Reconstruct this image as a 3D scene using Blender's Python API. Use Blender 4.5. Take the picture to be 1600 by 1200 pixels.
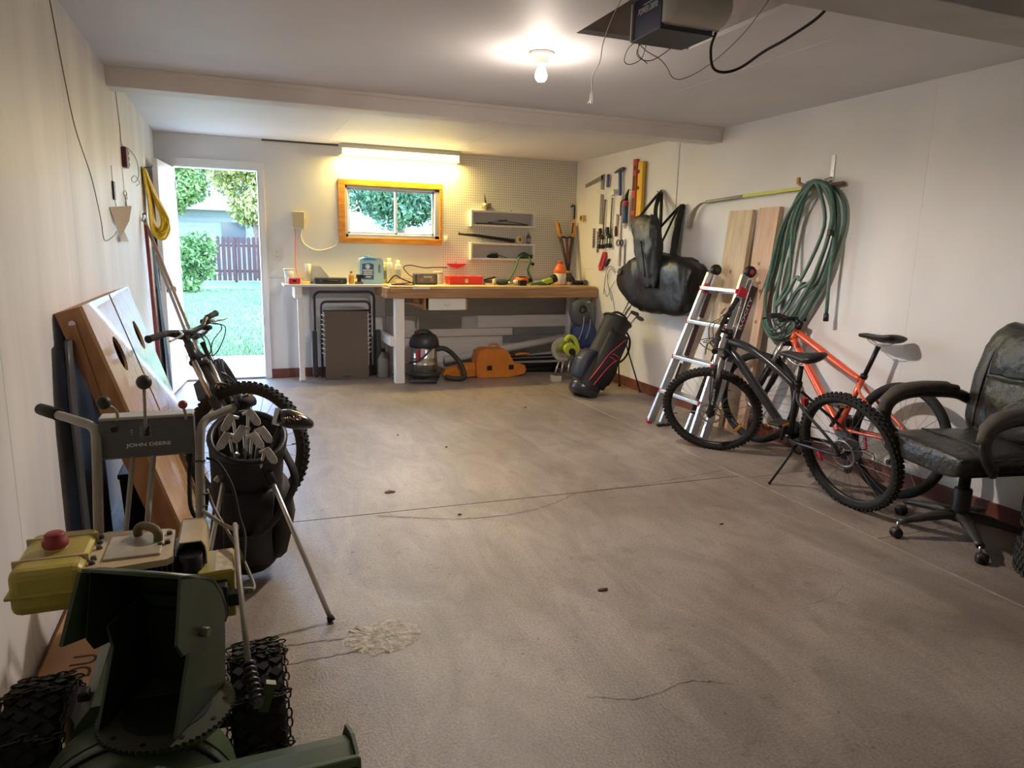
import bpy, bmesh, math, random
from mathutils import Vector, Matrix, Euler, noise
for o in list(bpy.data.objects): bpy.data.objects.remove(o)
sc = bpy.context.scene
COL = sc.collection
random.seed(7)
PI = math.pi

# ---------------------------------------------------------------- camera
YAW, PITCH, ROLL, CAMH = 0.3757, 0.1908, 0.0234, 1.3562
_f = Vector((math.sin(YAW)*math.cos(PITCH), math.cos(YAW)*math.cos(PITCH), -math.sin(PITCH)))
_r0 = Vector((math.cos(YAW), -math.sin(YAW), 0)); _u0 = _r0.cross(_f)
_r = math.cos(ROLL)*_r0 + math.sin(ROLL)*_u0; _u = -math.sin(ROLL)*_r0 + math.cos(ROLL)*_u0
cam = bpy.data.cameras.new('camera'); cam.lens = 1097.66*36/1600; cam.sensor_width = 36
cam.clip_start = .02; cam.clip_end = 300
camo = bpy.data.objects.new('camera', cam); COL.objects.link(camo)
camo.matrix_world = Matrix(((_r.x,_u.x,-_f.x,0),(_r.y,_u.y,-_f.y,0),(_r.z,_u.z,-_f.z,CAMH),(0,0,0,1)))
sc.camera = camo

# ---------------------------------------------------------------- world, sun, exposure
wd = bpy.data.worlds.new('sky'); sc.world = wd; wd.use_nodes = True
nt = wd.node_tree; nt.nodes.clear()
_o = nt.nodes.new('ShaderNodeOutputWorld'); _b = nt.nodes.new('ShaderNodeBackground')
_s = nt.nodes.new('ShaderNodeTexSky'); _s.sky_type = 'NISHITA'; _s.sun_disc = False
_s.ozone_density = 4; _s.sun_elevation = math.radians(48); _s.sun_rotation = math.radians(70)
nt.links.new(_s.outputs[0], _b.inputs[0]); nt.links.new(_b.outputs[0], _o.inputs[0])
_b.inputs[1].default_value = 2.1
sun = bpy.data.lights.new('sun', 'SUN'); sun.energy = 1.1; sun.angle = .01; sun.color = (1,.95,.86)
suno = bpy.data.objects.new('sun', sun); COL.objects.link(suno)
suno.rotation_euler = (math.radians(42), 0, math.radians(-58)); suno.location = (30,30,40)
sc.view_settings.view_transform = 'Standard'; sc.view_settings.look = 'None'
sc.view_settings.gamma = 1; sc.view_settings.use_curve_mapping = False
sc.view_settings.exposure = 1.05

# room (metres)
XL, XR, YB, H, YF = -0.637, 3.671, 7.454, 2.331, -1.3
# ---------------------------------------------------------------- helpers
MT = {}
def mat(n, c, r=.5, m=0., var=0., vs=6., bump=0., bs=40., c2=None, st=None, spec=.5, emit=0., coat=0., det=4., lo=.35, hi=.65, dist=0., bd=.01):
    if n in MT: return MT[n]
    M = bpy.data.materials.new(n); M.use_nodes = True; MT[n] = M
    t = M.node_tree; b = t.nodes['Principled BSDF']; N = t.nodes.new; L = t.links.new
    c = tuple(c)+(1,) if len(c) == 3 else tuple(c)
    b.inputs['Base Color'].default_value = c; b.inputs['Roughness'].default_value = r
    b.inputs['Metallic'].default_value = m; b.inputs['Specular IOR Level'].default_value = spec
    b.inputs['Coat Weight'].default_value = coat
    if var or c2 or bump:
        tc = N('ShaderNodeTexCoord'); mp = N('ShaderNodeMapping'); L(tc.outputs['Object'], mp.inputs[0])
        if st: mp.inputs['Scale'].default_value = st
    if var or c2:
        nz = N('ShaderNodeTexNoise'); nz.inputs['Scale'].default_value = vs; nz.inputs['Detail'].default_value = det
        nz.inputs['Distortion'].default_value = dist
        L(mp.outputs[0], nz.inputs['Vector'])
        cr = N('ShaderNodeValToRGB'); L(nz.outputs[0], cr.inputs[0])
        cr.color_ramp.elements[0].position = lo; cr.color_ramp.elements[1].position = hi
        cr.color_ramp.elements[0].color = (tuple(c2)+(1,)) if c2 else tuple(x*(1-var) for x in c[:3])+(1,)
        cr.color_ramp.elements[1].color = c
        L(cr.outputs[0], b.inputs['Base Color'])
    if bump:
        n2 = N('ShaderNodeTexNoise'); n2.inputs['Scale'].default_value = bs; n2.inputs['Detail'].default_value = 5
        L(mp.outputs[0], n2.inputs['Vector'])
        bp = N('ShaderNodeBump'); bp.inputs['Strength'].default_value = bump; bp.inputs['Distance'].default_value = bd
        L(n2.outputs[0], bp.inputs['Height']); L(bp.outputs[0], b.inputs['Normal'])
    if emit:
        b.inputs['Emission Color'].default_value = c; b.inputs['Emission Strength'].default_value = emit
    return M

V = Vector
def frame(d):
    d = V(d).normalized(); a = V((0,0,1)) if abs(d.z) < .9 else V((1,0,0))
    x = a.cross(d).normalized(); return x, d.cross(x)
def catmull(pts, k=6, closed=False):
    p = [V(q) for q in pts]; n = len(p); out = []
    if n < 3: return p
    for i in range(n if closed else n-1):
        a = p[(i-1) % n] if closed or i > 0 else p[0]*2-p[1]
        b = p[i]; c = p[(i+1) % n]
        d = p[(i+2) % n] if closed or i+2 < n else p[-1]*2-p[-2]
        for j in range(k):
            t = j/k
            out.append(.5*((2*b)+(c-a)*t+(2*a-5*b+4*c-d)*t*t+(3*b-3*c+d-a)*t**3))
    if not closed: out.append(p[-1])
    return out

class G:
    def __init__(s): s.v = []; s.f = []; s.s = []
    def add(s, vs, fs, sm=False):
        o = len(s.v); s.v += [V(q) for q in vs]
        for f in fs: s.f.append([o+i for i in f]); s.s.append(sm)
        return s
    def join(s, g, M=None):
        return_ = s.v; o = len(s.v)
        s.v += [(M @ q) if M else q.copy() for q in g.v]; s.f += [[o+i for i in f] for f in g.f]; s.s += g.s; return s
    def xf(s, M, a=0):
        for i in range(a, len(s.v)): s.v[i] = M @ s.v[i]
        return s
    def box(s, c, d, rot=None, bev=0, seg=2, sm=False):
        if bev:
            bm = bmesh.new(); bmesh.ops.create_cube(bm, size=1)
            for q in bm.verts: q.co = V((q.co.x*d[0], q.co.y*d[1], q.co.z*d[2]))
            bmesh.ops.bevel(bm, geom=bm.edges[:], offset=min(bev, min(d)*.49), segments=seg, profile=.5, affect='EDGES')
            bm.verts.index_update(); vs = [q.co.copy() for q in bm.verts]; fs = [[q.index for q in f.verts] for f in bm.faces]; bm.free()
        else:
            vs = [V((x*d[0]/2, y*d[1]/2, z*d[2]/2)) for x in (-1,1) for y in (-1,1) for z in (-1,1)]
            fs = [(0,1,3,2),(4,6,7,5),(0,4,5,1),(2,3,7,6),(0,2,6,4),(1,5,7,3)]
        R = Matrix()
        if rot is not None: R = rot.to_4x4() if isinstance(rot, Matrix) else Euler(rot).to_matrix().to_4x4()
        R = Matrix.Translation(c) @ R
        return s.add([R @ q for q in vs], fs, sm)
    def bb(s, a, b, bev=0, seg=2, sm=False):
        a, b = V(a), V(b); d = b-a
        return s.box((a+b)/2, (abs(d.x),abs(d.y),abs(d.z)), None, bev, seg, sm)
    def beam(s, p0, p1, w, h, up=(0,0,1), bev=0):
        p0, p1 = V(p0), V(p1); d = p1-p0; z = d.normalized(); x = V(up).cross(z)
        x = x.normalized() if x.length > 1e-4 else V((1,0,0)); y = z.cross(x)
        R = Matrix((x,y,z)).transposed()
        return s.box((p0+p1)/2, (w,h,d.length), R, bev)
    def cyl(s, p0, p1, r0, r1=None, n=12, cap=True):
        p0, p1 = V(p0), V(p1); r1 = r0 if r1 is None else r1; x, y = frame(p1-p0)
        vs = [p+(x*math.cos(2*PI*i/n)+y*math.sin(2*PI*i/n))*r for p, r in ((p0,r0),(p1,r1)) for i in range(n)]
        s.add(vs, [(i,(i+1)%n,n+(i+1)%n,n+i) for i in range(n)], True)
        if cap:
            o = len(s.v)-2*n; s.f += [[o+i for i in range(n)][::-1], [o+n+i for i in range(n)]]; s.s += [False,False]
        return s
    def tube(s, pts, r, n=8, closed=False, k=0, cap=True, flat=1.):
        p = catmull(pts, k, closed) if k else [V(q) for q in pts]; m = len(p)
        rs = r if isinstance(r, (list,tuple)) else None; vs = []; px = None
        for i in range(m):
            t = (p[(i+1)%m]-p[(i-1)%m]) if closed else (p[min(i+1,m-1)]-p[max(i-1,0)])
            if t.length < 1e-9: t = V((0,0,1))
            t.normalize()
            if px is None: px, _ = frame(t)
            px = px-t*px.dot(t)
            px = px.normalized() if px.length > 1e-6 else frame(t)[0]
            py = t.cross(px); rr = (rs[min(len(rs)-1, int(i*len(rs)/m))] if len(rs) != m else rs[i]) if rs else r
            vs += [p[i]+px*math.cos(2*PI*j/n)*rr+py*math.sin(2*PI*j/n)*rr*flat for j in range(n)]
        fs = []
        for i in range(m if closed else m-1):
            a, b = i*n, ((i+1)%m)*n
            fs += [(a+j,a+(j+1)%n,b+(j+1)%n,b+j) for j in range(n)]
        s.add(vs, fs, True)
        if cap and not closed:
            o = len(s.v)-m*n; s.f += [[o+i for i in range(n)][::-1], [o+(m-1)*n+i for i in range(n)]]; s.s += [False,False]
        return s
    def lathe(s, prof, o=(0,0,0), ax=(0,0,1), n=20, sm=True):
        o = V(o); ax = V(ax).normalized(); x, y = frame(ax); m = len(prof); vs = []
        for r, z in prof: vs += [o+ax*z+(x*math.cos(2*PI*i/n)+y*math.sin(2*PI*i/n))*max(r,1e-4) for i in range(n)]
        fs = [(k*n+i,k*n+(i+1)%n,(k+1)*n+(i+1)%n,(k+1)*n+i) for k in range(m-1) for i in range(n)]
        return s.add(vs, fs, sm)
    def prism(s, poly, ax, a, b, sm=False):
        n = len(poly); mk = {'x': lambda u,v,w: V((w,u,v)), 'y': lambda u,v,w: V((u,w,v)), 'z': lambda u,v,w: V((u,v,w))}[ax]
        vs = [mk(u,v,a) for u,v in poly]+[mk(u,v,b) for u,v in poly]
        s.add(vs, [(i,(i+1)%n,n+(i+1)%n,n+i) for i in range(n)], sm)
        o = len(s.v)-2*n; s.f += [[o+i for i in range(n)][::-1], [o+n+i for i in range(n)]]; s.s += [False,False]
        return s
    def sph(s, c, r, n=12, M=None):
        r = (r,r,r) if not isinstance(r, (tuple,list)) else r; m = max(4, n//2); vs = []
        for k in range(m+1):
            a = PI*k/m
            vs += [V((math.sin(a)*math.cos(2*PI*i/n)*r[0], math.sin(a)*math.sin(2*PI*i/n)*r[1], math.cos(a)*r[2])) for i in range(n)]
        if M: vs = [M @ q for q in vs]
        vs = [q+V(c) for q in vs]
        return s.add(vs, [(k*n+i,(k+1)*n+i,(k+1)*n+(i+1)%n,k*n+(i+1)%n) for k in range(m) for i in range(n)], True)
    def loft(s, rings, cap=True, sm=True, closed=True):
        n = len(rings[0]); vs = [V(q) for r in rings for q in r]
        fs = [(k*n+i,k*n+(i+1)%n,(k+1)*n+(i+1)%n,(k+1)*n+i) for k in range(len(rings)-1) for i in range(n if closed else n-1)]
        s.add(vs, fs, sm)
        if cap and closed:
            o = len(s.v)-len(vs); e = o+(len(rings)-1)*n
            s.f += [[o+i for i in range(n)][::-1], [e+i for i in range(n)]]; s.s += [sm,sm]
        return s
    def torus(s, c, ax, R, r, n=36, m=8, flat=1.):
        x, y = frame(ax); c = V(c)
        return s.tube([c+(x*math.cos(2*PI*i/n)+y*math.sin(2*PI*i/n))*R for i in range(n)], r, m, True)
    def jit(s, amp, sc_=5., seed=0, a=0):
        for i in range(a, len(s.v)): s.v[i] = s.v[i]+noise.noise_vector(s.v[i]*sc_+V((seed,seed*1.7,0)))*amp
        return s
    def mesh(s, n):
        me = bpy.data.meshes.new(n); me.from_pydata([tuple(q) for q in s.v], [], s.f)
        me.polygons.foreach_set('use_smooth', s.s); me.validate()
        bm = bmesh.new(); bm.from_mesh(me); bmesh.ops.recalc_face_normals(bm, faces=bm.faces[:]); bm.to_mesh(me); bm.free()
        return me
    def obj(s, n, m, par=None, w=False, label=None):
        if par is not None and w: s.xf(RM[par.name].inverted())
        me = s.mesh(n); me.materials.append(m)
        o = bpy.data.objects.new(n, me); COL.objects.link(o)
        if par is not None: o.parent = par; RM[o.name] = RM[par.name]
        else: RM[o.name] = Matrix()
        if label: o['label'] = label
        return o
    def solo(s, n, m, label, cat, group=None):
        lo = V([min(q[i] for q in s.v) for i in range(3)]); hi = V([max(q[i] for q in s.v) for i in range(3)])
        c = V(((lo.x+hi.x)/2, (lo.y+hi.y)/2, lo.z)); s.xf(Matrix.Translation(-c))
        o = s.obj(n, m); o.location = c; RM[o.name] = Matrix.Translation(c)
        return tag(o, label, cat, group)
    def struct(s, n, m, label=None, par=None):
        o = s.obj(n, m, par)
        if par is None: o['kind'] = 'structure'
        if label: o['label'] = label
        if par is None and label: o['category'] = n.split('_')[0]
        return o
RM = {}
def dense(rings, k=5):
    """interpolate loft rings so that wrinkles have vertices to live on"""
    n = len(rings[0]); cols = [catmull([r[i] for r in rings], k) for i in range(n)]
    return [[c[j] for c in cols] for j in range(len(cols[0]))]
def wrinkle(g, amp, sc_=9., xmax=None, seed=0, dirv=None):
    """cloth folds: ridged noise pushed along the direction from the shape's middle"""
    n = len(g.v); c = sum(g.v, V((0,0,0)))/n
    for i, v in enumerate(g.v):
        p = v*sc_+V((seed*3.1,seed*1.7,0)); p2 = V((p.x+.8*noise.noise(p*.6), p.y*1.0, p.z*.45))
        r = 1-abs(noise.noise(p2))*2.2; r2 = 1-abs(noise.noise(p*2.3))*2
        d = (v-c); d = d.normalized() if d.length > 1e-6 else V((0,0,1))
        q = v+d*(r*amp+r2*amp*.35)+noise.noise_vector(v*4+V((seed,0,0)))*amp*.8
        if xmax is not None and q.x > xmax: q.x = xmax
        g.v[i] = q
    return g
def tag(o, label, cat, group=None):
    o['label'] = label; o['category'] = cat
    if group: o['group'] = group
    return o
def thing(n, label, cat, loc=(0,0,0), rot=(0,0,0), group=None, M=None):
    o = bpy.data.objects.new(n, None); COL.objects.link(o); o.empty_display_size = .05
    M = M if M is not None else Matrix.Translation(loc) @ Euler(rot).to_matrix().to_4x4()
    o.matrix_world = M; RM[o.name] = M
    return tag(o, label, cat, group)
def text(n, s, size, m, par, M, ext=.0008, w=True, shear=0., bold=0., width=None, label=None):
    """raised lettering: M maps text plane (x right, y up, z out) to world; origin is the centre of the text"""
    cu = bpy.data.curves.new(n, 'FONT'); cu.body = s; cu.size = size; cu.extrude = ext; cu.align_x = 'CENTER'; cu.align_y = 'CENTER'
    cu.shear = shear; cu.offset = bold; cu.resolution_u = 3
    to = bpy.data.objects.new(n, cu); COL.objects.link(to)
    me = bpy.data.meshes.new_from_object(to); bpy.data.objects.remove(to); bpy.data.curves.remove(cu)
    if width:
        xs = [q.co.x for q in me.vertices]; k = width/(max(xs)-min(xs)); me.transform(Matrix.Diagonal((k,1,1,1)))
    me.transform((RM[par.name].inverted() @ M) if (w and par is not None) else M)
    me.materials.clear(); me.materials.append(m); me.name = n
    o = bpy.data.objects.new(n, me); COL.objects.link(o)
    if par is not None: o.parent = par; RM[o.name] = RM[par.name]
    if label: o['label'] = label
    return o
def basis(o, x, y):
    x = V(x).normalized(); z = x.cross(V(y)).normalized(); y = z.cross(x)
    return Matrix(((x.x,y.x,z.x,o[0]),(x.y,y.y,z.y,o[1]),(x.z,y.z,z.z,o[2]),(0,0,0,1)))
def clone(root, loc, label=None, rot=None):
    r = root.copy(); COL.objects.link(r); r.location = loc
    if rot is not None: r.rotation_euler = rot
    if label: r['label'] = label
    for ch in [x for x in bpy.data.objects if x.parent == root]:
        c = ch.copy(); COL.objects.link(c); c.parent = r
        for g in [x for x in bpy.data.objects if x.parent == ch]:
            d = g.copy(); COL.objects.link(d); d.parent = c
    return r

# shared materials
white = mat('white_paint', (.80,.79,.77), .55, var=.10, vs=2.2, st=(1,1,.35), bump=.05, bs=30)
black_pl = mat('black_plastic', (.012,.012,.013), .45, var=.4, vs=20)
rubber = mat('black_rubber', (.010,.010,.0105), .75, var=.3, vs=30)
steel = mat('steel', (.55,.55,.56), .32, 1., var=.2, vs=14)
dsteel = mat('dark_steel', (.13,.13,.14), .42, .9, var=.3, vs=18)
alu = mat('aluminium', (.72,.73,.75), .36, 1., var=.1, vs=10)
bmetal = mat('black_metal', (.013,.013,.014), .38, .3)
red = mat('red_plastic', (.55,.03,.04), .38)
orange = mat('orange_plastic', (.78,.17,.02), .45, var=.15, vs=9)
yellowp = mat('yellow_plastic', (.85,.55,.03), .42)
wood_pine = mat('pine_wood', (.74,.52,.32), .5, c2=(.58,.36,.19), vs=9, st=(6,6,.6), bump=.04, bs=30)
wood_bench = mat('worn_bench_wood', (.50,.30,.16), .62, c2=(.26,.14,.07), vs=7, st=(.7,5,6), bump=.15, bs=30)
clearp = mat('cloudy_plastic', (.75,.77,.74), .3)
# ---------------------------------------------------------------- the room
def concrete():
    M = bpy.data.materials.new('worn_concrete'); M.use_nodes = True; t = M.node_tree; N = t.nodes.new; L = t.links.new
    b = t.nodes['Principled BSDF']; tc = N('ShaderNodeTexCoord')
    def nz(scale, st=(1,1,1), det=5, dist=0., rough=.55):
        mp = N('ShaderNodeMapping'); mp.inputs['Scale'].default_value = st; L(tc.outputs['Object'], mp.inputs[0])
        x = N('ShaderNodeTexNoise'); x.inputs['Scale'].default_value = scale; x.inputs['Detail'].default_value = det
        x.inputs['Distortion'].default_value = dist; x.inputs['Roughness'].default_value = rough; L(mp.outputs[0], x.inputs['Vector']); return x
    def ramp(src, a, ca, bb_, cb):
        r = N('ShaderNodeValToRGB'); r.color_ramp.elements[0].position = a; r.color_ramp.elements[0].color = ca+(1,)
        r.color_ramp.elements[1].position = bb_; r.color_ramp.elements[1].color = cb+(1,); L(src, r.inputs[0]); return r
    def mix(kind, fac, a, bb_):
        m = N('ShaderNodeMix'); m.data_type = 'RGBA'; m.blend_type = kind; m.inputs[0].default_value = fac
        L(a, m.inputs[6]); L(bb_, m.inputs[7]); return m.outputs[2]
    big = ramp(nz(1.1, det=6, dist=.4).outputs[0], .3, (.235,.185,.15), .72, (.38,.325,.28))
    streak = ramp(nz(2.6, (1.5,.5,1), 8, 1.6, .68).outputs[0], .38, (.78,.77,.77), .62, (1.08,1.08,1.07))
    grain = ramp(nz(110, det=4, rough=.7).outputs[0], .36, (.70,.69,.68), .64, (1.14,1.14,1.14))
    spots = ramp(nz(9, det=3, rough=.7).outputs[0], .30, (.74,.72,.70), .40, (1,1,1))
    vo = N('ShaderNodeTexVoronoi'); vo.inputs['Scale'].default_value = 3.1; L(tc.outputs['Object'], vo.inputs['Vector'])
    pit = ramp(vo.outputs['Distance'], .018, (.42,.40,.38), .034, (1,1,1))
    c = mix('MULTIPLY', 1, big.outputs[0], streak.outputs[0]); c = mix('MULTIPLY', 1, c, grain.outputs[0])
    vo2 = N('ShaderNodeTexVoronoi'); vo2.inputs['Scale'].default_value = 8.5; L(tc.outputs['Object'], vo2.inputs['Vector'])
    pit2 = ramp(vo2.outputs['Distance'], .035, (.50,.48,.46), .07, (1,1,1)); c = mix('MULTIPLY', .8, c, pit2.outputs[0])
    c = mix('MULTIPLY', .8, c, spots.outputs[0]); c = mix('MULTIPLY', .9, c, pit.outputs[0])
    L(c, b.inputs['Base Color']); b.inputs['Roughness'].default_value = .38; b.inputs['Specular IOR Level'].default_value = .5
    bp = N('ShaderNodeBump'); bp.inputs['Strength'].default_value = .35; bp.inputs['Distance'].default_value = .004
    h = mix('MULTIPLY', 1, grain.outputs[0], pit.outputs[0])
    L(h, bp.inputs['Height']); L(bp.outputs[0], b.inputs['Normal']); return M
conc = concrete()
joint = mat('joint_grit', (.20,.165,.14), .9, var=.4, vs=40)
fl = G().bb((XL-.2,YF-.2,-.20), (XR+.2,YB+.02,-.012)).struct('floor', joint, 'worn bare concrete garage floor with control joints and cracks')
XS, YJ = 2.866, 3.42
def slab(x0, x1, ya, yb, dz=0.):   # ya(x), yb(x): (left,right)
    g = G(); a0,a1 = ya; b0,b1 = yb
    p = [(x0,a0),(x1,a1),(x1,b1),(x0,b0)]
    g.prism(p, 'z', -.03, dz); return g.struct('slab', conc, par=fl)
jl, jr = 3.47, 3.37
slab(XL-.02, XS-.004, (YF,YF), (jl-.004,jr-.004)); slab(XL-.02, XS-.004, (jl+.004,jr+.004), (YB,YB))
for a, b in ((YF,.9),(.9,2.35),(2.35,3.32),(3.32,4.6),(4.6,6.0),(6.0,YB)):
    slab(XS+.004, XR+.02, (a+.002,a+.002), (b-.002,b-.002), .002)
G().bb((XS-.0045,YF,-.01),(XS+.0035,YB,.0005)).obj('joint_filler', mat('joint_filler_pale', (.42,.37,.30), .85, var=.3, vs=12), fl)
# cracks and the spalled patch: thin, irregular, lying in the slab surface
def crack(pts, w, seed):
    g = G(); p = catmull([(x,y,0) for x,y in pts], 10); rnd = random.Random(seed); L_, R_ = [], []
    for i, q in enumerate(p):
        t = (p[min(i+1,len(p)-1)]-p[max(i-1,0)]).normalized(); n = V((-t.y,t.x,0)); ww = w*(.3+rnd.random())
        q = q+n*(rnd.random()-.5)*.012
        L_.append(q+n*ww+V((0,0,.0012))); R_.append(q-n*ww+V((0,0,.0012)))
    g.loft([L_, R_], False, False, False); return g.obj('crack', joint, fl)
crack([(.62,3.40),(.83,3.30),(1.05,3.22),(1.3,3.21),(1.55,3.28),(1.75,3.40)], .0035, 1)
crack([(1.75,3.40),(2.1,3.41),(2.5,3.44),(2.86,3.50)], .003, 2)
crack([(-.10,2.40),(.1,2.32),(.27,2.30),(.33,2.29)], .002, 3)
crack([(-.05,2.17),(.15,2.20),(.33,2.20)], .002, 4)
crack([(2.86,3.10),(3.0,3.06),(3.15,3.09),(3.4,3.02),(3.66,3.0)], .003, 5)
crack([(.95,1.72),(1.1,1.66),(1.3,1.68),(1.42,1.63)], .0015, 6)
crack([(2.05,1.95),(2.2,1.97),(2.32,2.03)], .0015, 8)
crack([(.7,5.2),(1.2,5.14),(1.7,5.2)], .0015, 9)
crack([(1.2,4.3),(1.9,4.35),(2.6,4.42)], .0012, 10)
for i in range(9):
    yy = 2.9-.28*i; crack([(2.87,yy),(2.96,yy+.03),(3.08,yy-.02),(3.2,yy+.05)], .0015, 20+i)
rnd = random.Random(4); pts = []
for i in range(46):
    a = 2*PI*i/46; r = .105*(1+.55*max(0,math.cos(a-.1))**3)*(.85+.28*rnd.random()); pts.append((.405+r*math.cos(a)*1.05, 2.265+r*math.sin(a)*1.0))
g = G(); c0 = V((.405,2.265,.004)); ring1 = [V((x,y,.0008)) for x,y in pts]; ring2 = [c0+(V((x,y,.004))-c0)*rnd.uniform(.55,.92)+V((0,0,rnd.random()*.003)) for x,y in pts]
ring3 = [c0+(V((x,y,.004))-c0)*rnd.uniform(.2,.5)+V((0,0,rnd.random()*.003)) for x,y in pts]
g.loft([ring1,ring2,ring3], False, False); g.add(ring3, [list(range(46))])
g.obj('spalled_patch', mat('flaking_cement', (.62,.56,.46), .9, var=.45, vs=45, bump=.8, bs=70), fl, label='pale flaking cement patch')
deb = mat('dry_dirt', (.12,.075,.05), .95)
for i, (x,y,s_) in enumerate([(.75,3.72,.035),(1.33,2.32,.022),(1.3,4.5,.012),(1.02,3.28,.012),(2.25,2.75,.012),(1.05,4.9,.01),(2.3,5.5,.012)]):
    G().sph((x,y,.003), (s_,s_*.6,.004), 8).jit(s_*.4, 60, i).obj('dirt_clump', deb, fl)

# walls
wl = mat('wall_left_paint', (.80,.785,.775), .5, var=.16, vs=1.6, st=(1,2.5,.35), bump=.08, bs=16, det=6)
wr = mat('wall_right_paint', (.83,.81,.79), .55, var=.10, vs=1.4, st=(1,1,.6), bump=.08, bs=14, det=6)
wb = mat('wall_back_paint', (.78,.77,.75), .55, var=.09, vs=1.5, bump=.06, bs=14, det=6)
def wallpanels(name, m, x0, x1, ys, zs, label):
    root = None
    w = G().bb((x0,YF-.12,-.1), (x1,YB+.12,H+.35)).struct(name, m, label); return w
w_left = wallpanels('wall_left', wl, XL-.12, XL-.006, 0, 0, 'long white painted plywood wall on the left')
for a, b in ((YF,-.05),(-.05,1.17),(1.17,2.39),(2.39,3.61),(3.61,4.83),(4.83,6.05),(6.05,YB)):
    G().bb((XL-.014,a+.0015,0), (XL,b-.0015,H)).struct('panel', wl, par=w_left)
w_right = wallpanels('wall_right', wr, XR+.006, XR+.12, 0, 0, 'long white painted board wall on the right')
for a, b in ((YF,.6),(.6,3.0),(3.0,5.46)): G().bb((XR,a+.0005,0), (XR+.014,b-.0005,H)).struct('panel', wr, par=w_right)
G().bb((XR,5.462,1.152), (XR+.014,YB,H)).struct('panel', wr, par=w_right); G().bb((XR,5.462,0), (XR+.014,YB,1.148)).struct('panel', wr, par=w_right)
g = G().bb((XR-.008,5.445,1.0), (XR,5.485,H-.02)); g.struct('cover_strip', white, par=w_right)
# back wall round the door (-.475..-.256) and window openings
DX0, DX1, DZ = -.50, .262, 2.05
WX0, WX1, WZ0, WZ1 = 1.075, 2.062, 1.43, 1.945
g = G()
for a, b in (((XL-.12,0),(DX0,H)), ((DX0,DZ),(DX1,H)), ((DX1,0),(WX0,H)), ((WX0,0),(WX1,WZ0)), ((WX0,WZ1),(WX1,H)), ((WX1,0),(XR+.12,H))):
    g.bb((a[0],YB,a[1]-.1*(a[1]==0)), (b[0],YB+.13,b[1]+(.3 if b[1]==H else 0)))
w_back = g.struct('wall_back', wb, 'white painted back wall with door and window openings')
G().bb((DX1+.06,YB-.004,1.01), (XR,YB,1.016)).struct('seam', mat('seam_shadow', (.45,.44,.42), .8), par=w_back)
G().bb((.30,YB-.010,H-.016), (1.02,YB,H+.0)).struct('ceiling_gap', mat('gap_dark', (.10,.085,.07), .95), par=w_back)
# front wall behind the camera with the closed sectional garage door
g = G()
for a, b in (((XL-.12,-.1),(-.25,H+.3)), ((3.25,-.1),(XR+.12,H+.3)), ((-.25,2.1),(3.25,H+.3))): g.bb((a[0],YF-.14,a[1]), (b[0],YF,b[1]))
w_front = g.struct('wall_front', wb, 'white wall around the overhead garage door')
gd = G().bb((-.25,YF-.10,0), (3.25,YF-.06,2.1)).struct('door_2', white, 'closed white sectional overhead garage door')
for i in range(4):
    for j in range(4): G().bb((-.2+j*.86,YF-.062,.04+i*.52), (.6+j*.86,YF-.05,.49+i*.52), .006).struct('panel', white, par=gd)
# ceiling: sheets around the hatch hole, taped seam, boxed beams
cm = mat('ceiling_paint', (.74,.73,.74), .6, var=.10, vs=1.1, bump=.05, bs=10, det=6)
cm2 = mat('ceiling_paint_back', (.78,.77,.75), .55, var=.06, vs=1.1, bump=.05, bs=10)
HX0, HX1, HY0, HY1 = 1.51, 2.12, 2.15, 3.13
ceil = G().bb((XL-.1,YF-.1,H+.30), (XR+.1,YB+.1,H+.36)).struct('ceiling', cm, 'low white painted sheet ceiling with boxed beams')
for a, b in (((XL-.02,YF),(HX0,4.90)), ((HX1,YF),(XR+.02,4.90)), ((HX0,YF),(HX1,HY0)), ((HX0,HY1),(HX1,4.90))):
    G().bb((a[0],a[1],H), (b[0],b[1],H+.02)).struct('sheet', cm, par=ceil)
for a, b in ((XL-.02,.9),(.9,2.15),(2.15,XR+.02)): G().bb((a+.001,4.90,H), (b-.001,YB+.1,H+.02)).struct('sheet', cm2, par=ceil)
G().bb((2.60,2.15,H-.002), (2.66,4.86,H), .001).struct('taped_seam', cm, par=ceil)
hm = mat('hatch_board', (.50,.44,.40), .8, var=.3, vs=6)
g = G(); g.bb((HX0-.02,HY0,H+.02),(HX0,HY1,H+.3)).bb((HX1,HY0,H+.02),(HX1+.02,HY1,H+.3)).bb((HX0,HY1,H+.02),(HX1,HY1+.02,H+.3)).bb((HX0,HY0-.02,H+.02),(HX1,HY0,H+.3))
g.struct('hatch_frame', hm, par=ceil)
G().bb((HX0,HY0,H+.22),(HX1,HY1,H+.25)).struct('hatch_lid', hm, par=ceil)
bmt = mat('beam_paint', (.80,.75,.71), .55, var=.10, vs=3, bump=.05, bs=20)
bm_ = G().bb((XL,4.86,2.222), (XR-.0,5.03,H), .004).struct('trim_1', bmt, 'boxed white beam crossing the ceiling before the bench')
G().bb((XL,4.842,2.306), (XR,4.862,H), .003).struct('ledge', bmt, par=bm_)
b2 = G().bb((XL,1.86,2.20), (XR,2.10,H), .004).struct('trim_2', mat('beam_grey', (.50,.49,.45), .6, var=.15, vs=4), 'boxed grey beam near the garage door')
G().bb((XL,2.098,2.215), (XR,2.13,2.25), .004).struct('ledge', bmt, par=b2)
# red-brown baseboards
bbm = mat('baseboard_paint', (.20,.06,.04), .5, var=.4, vs=9, bump=.1, bs=30)
G().bb((XR-.016,YF,0), (XR,YB,.10), .003).struct('baseboard_right', bbm, 'red-brown baseboard along the right wall')
G().bb((DX1+.045,YB-.016,0), (1.44,YB,.095), .003).struct('baseboard_back', bbm, 'red-brown baseboard beside the door')
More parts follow.
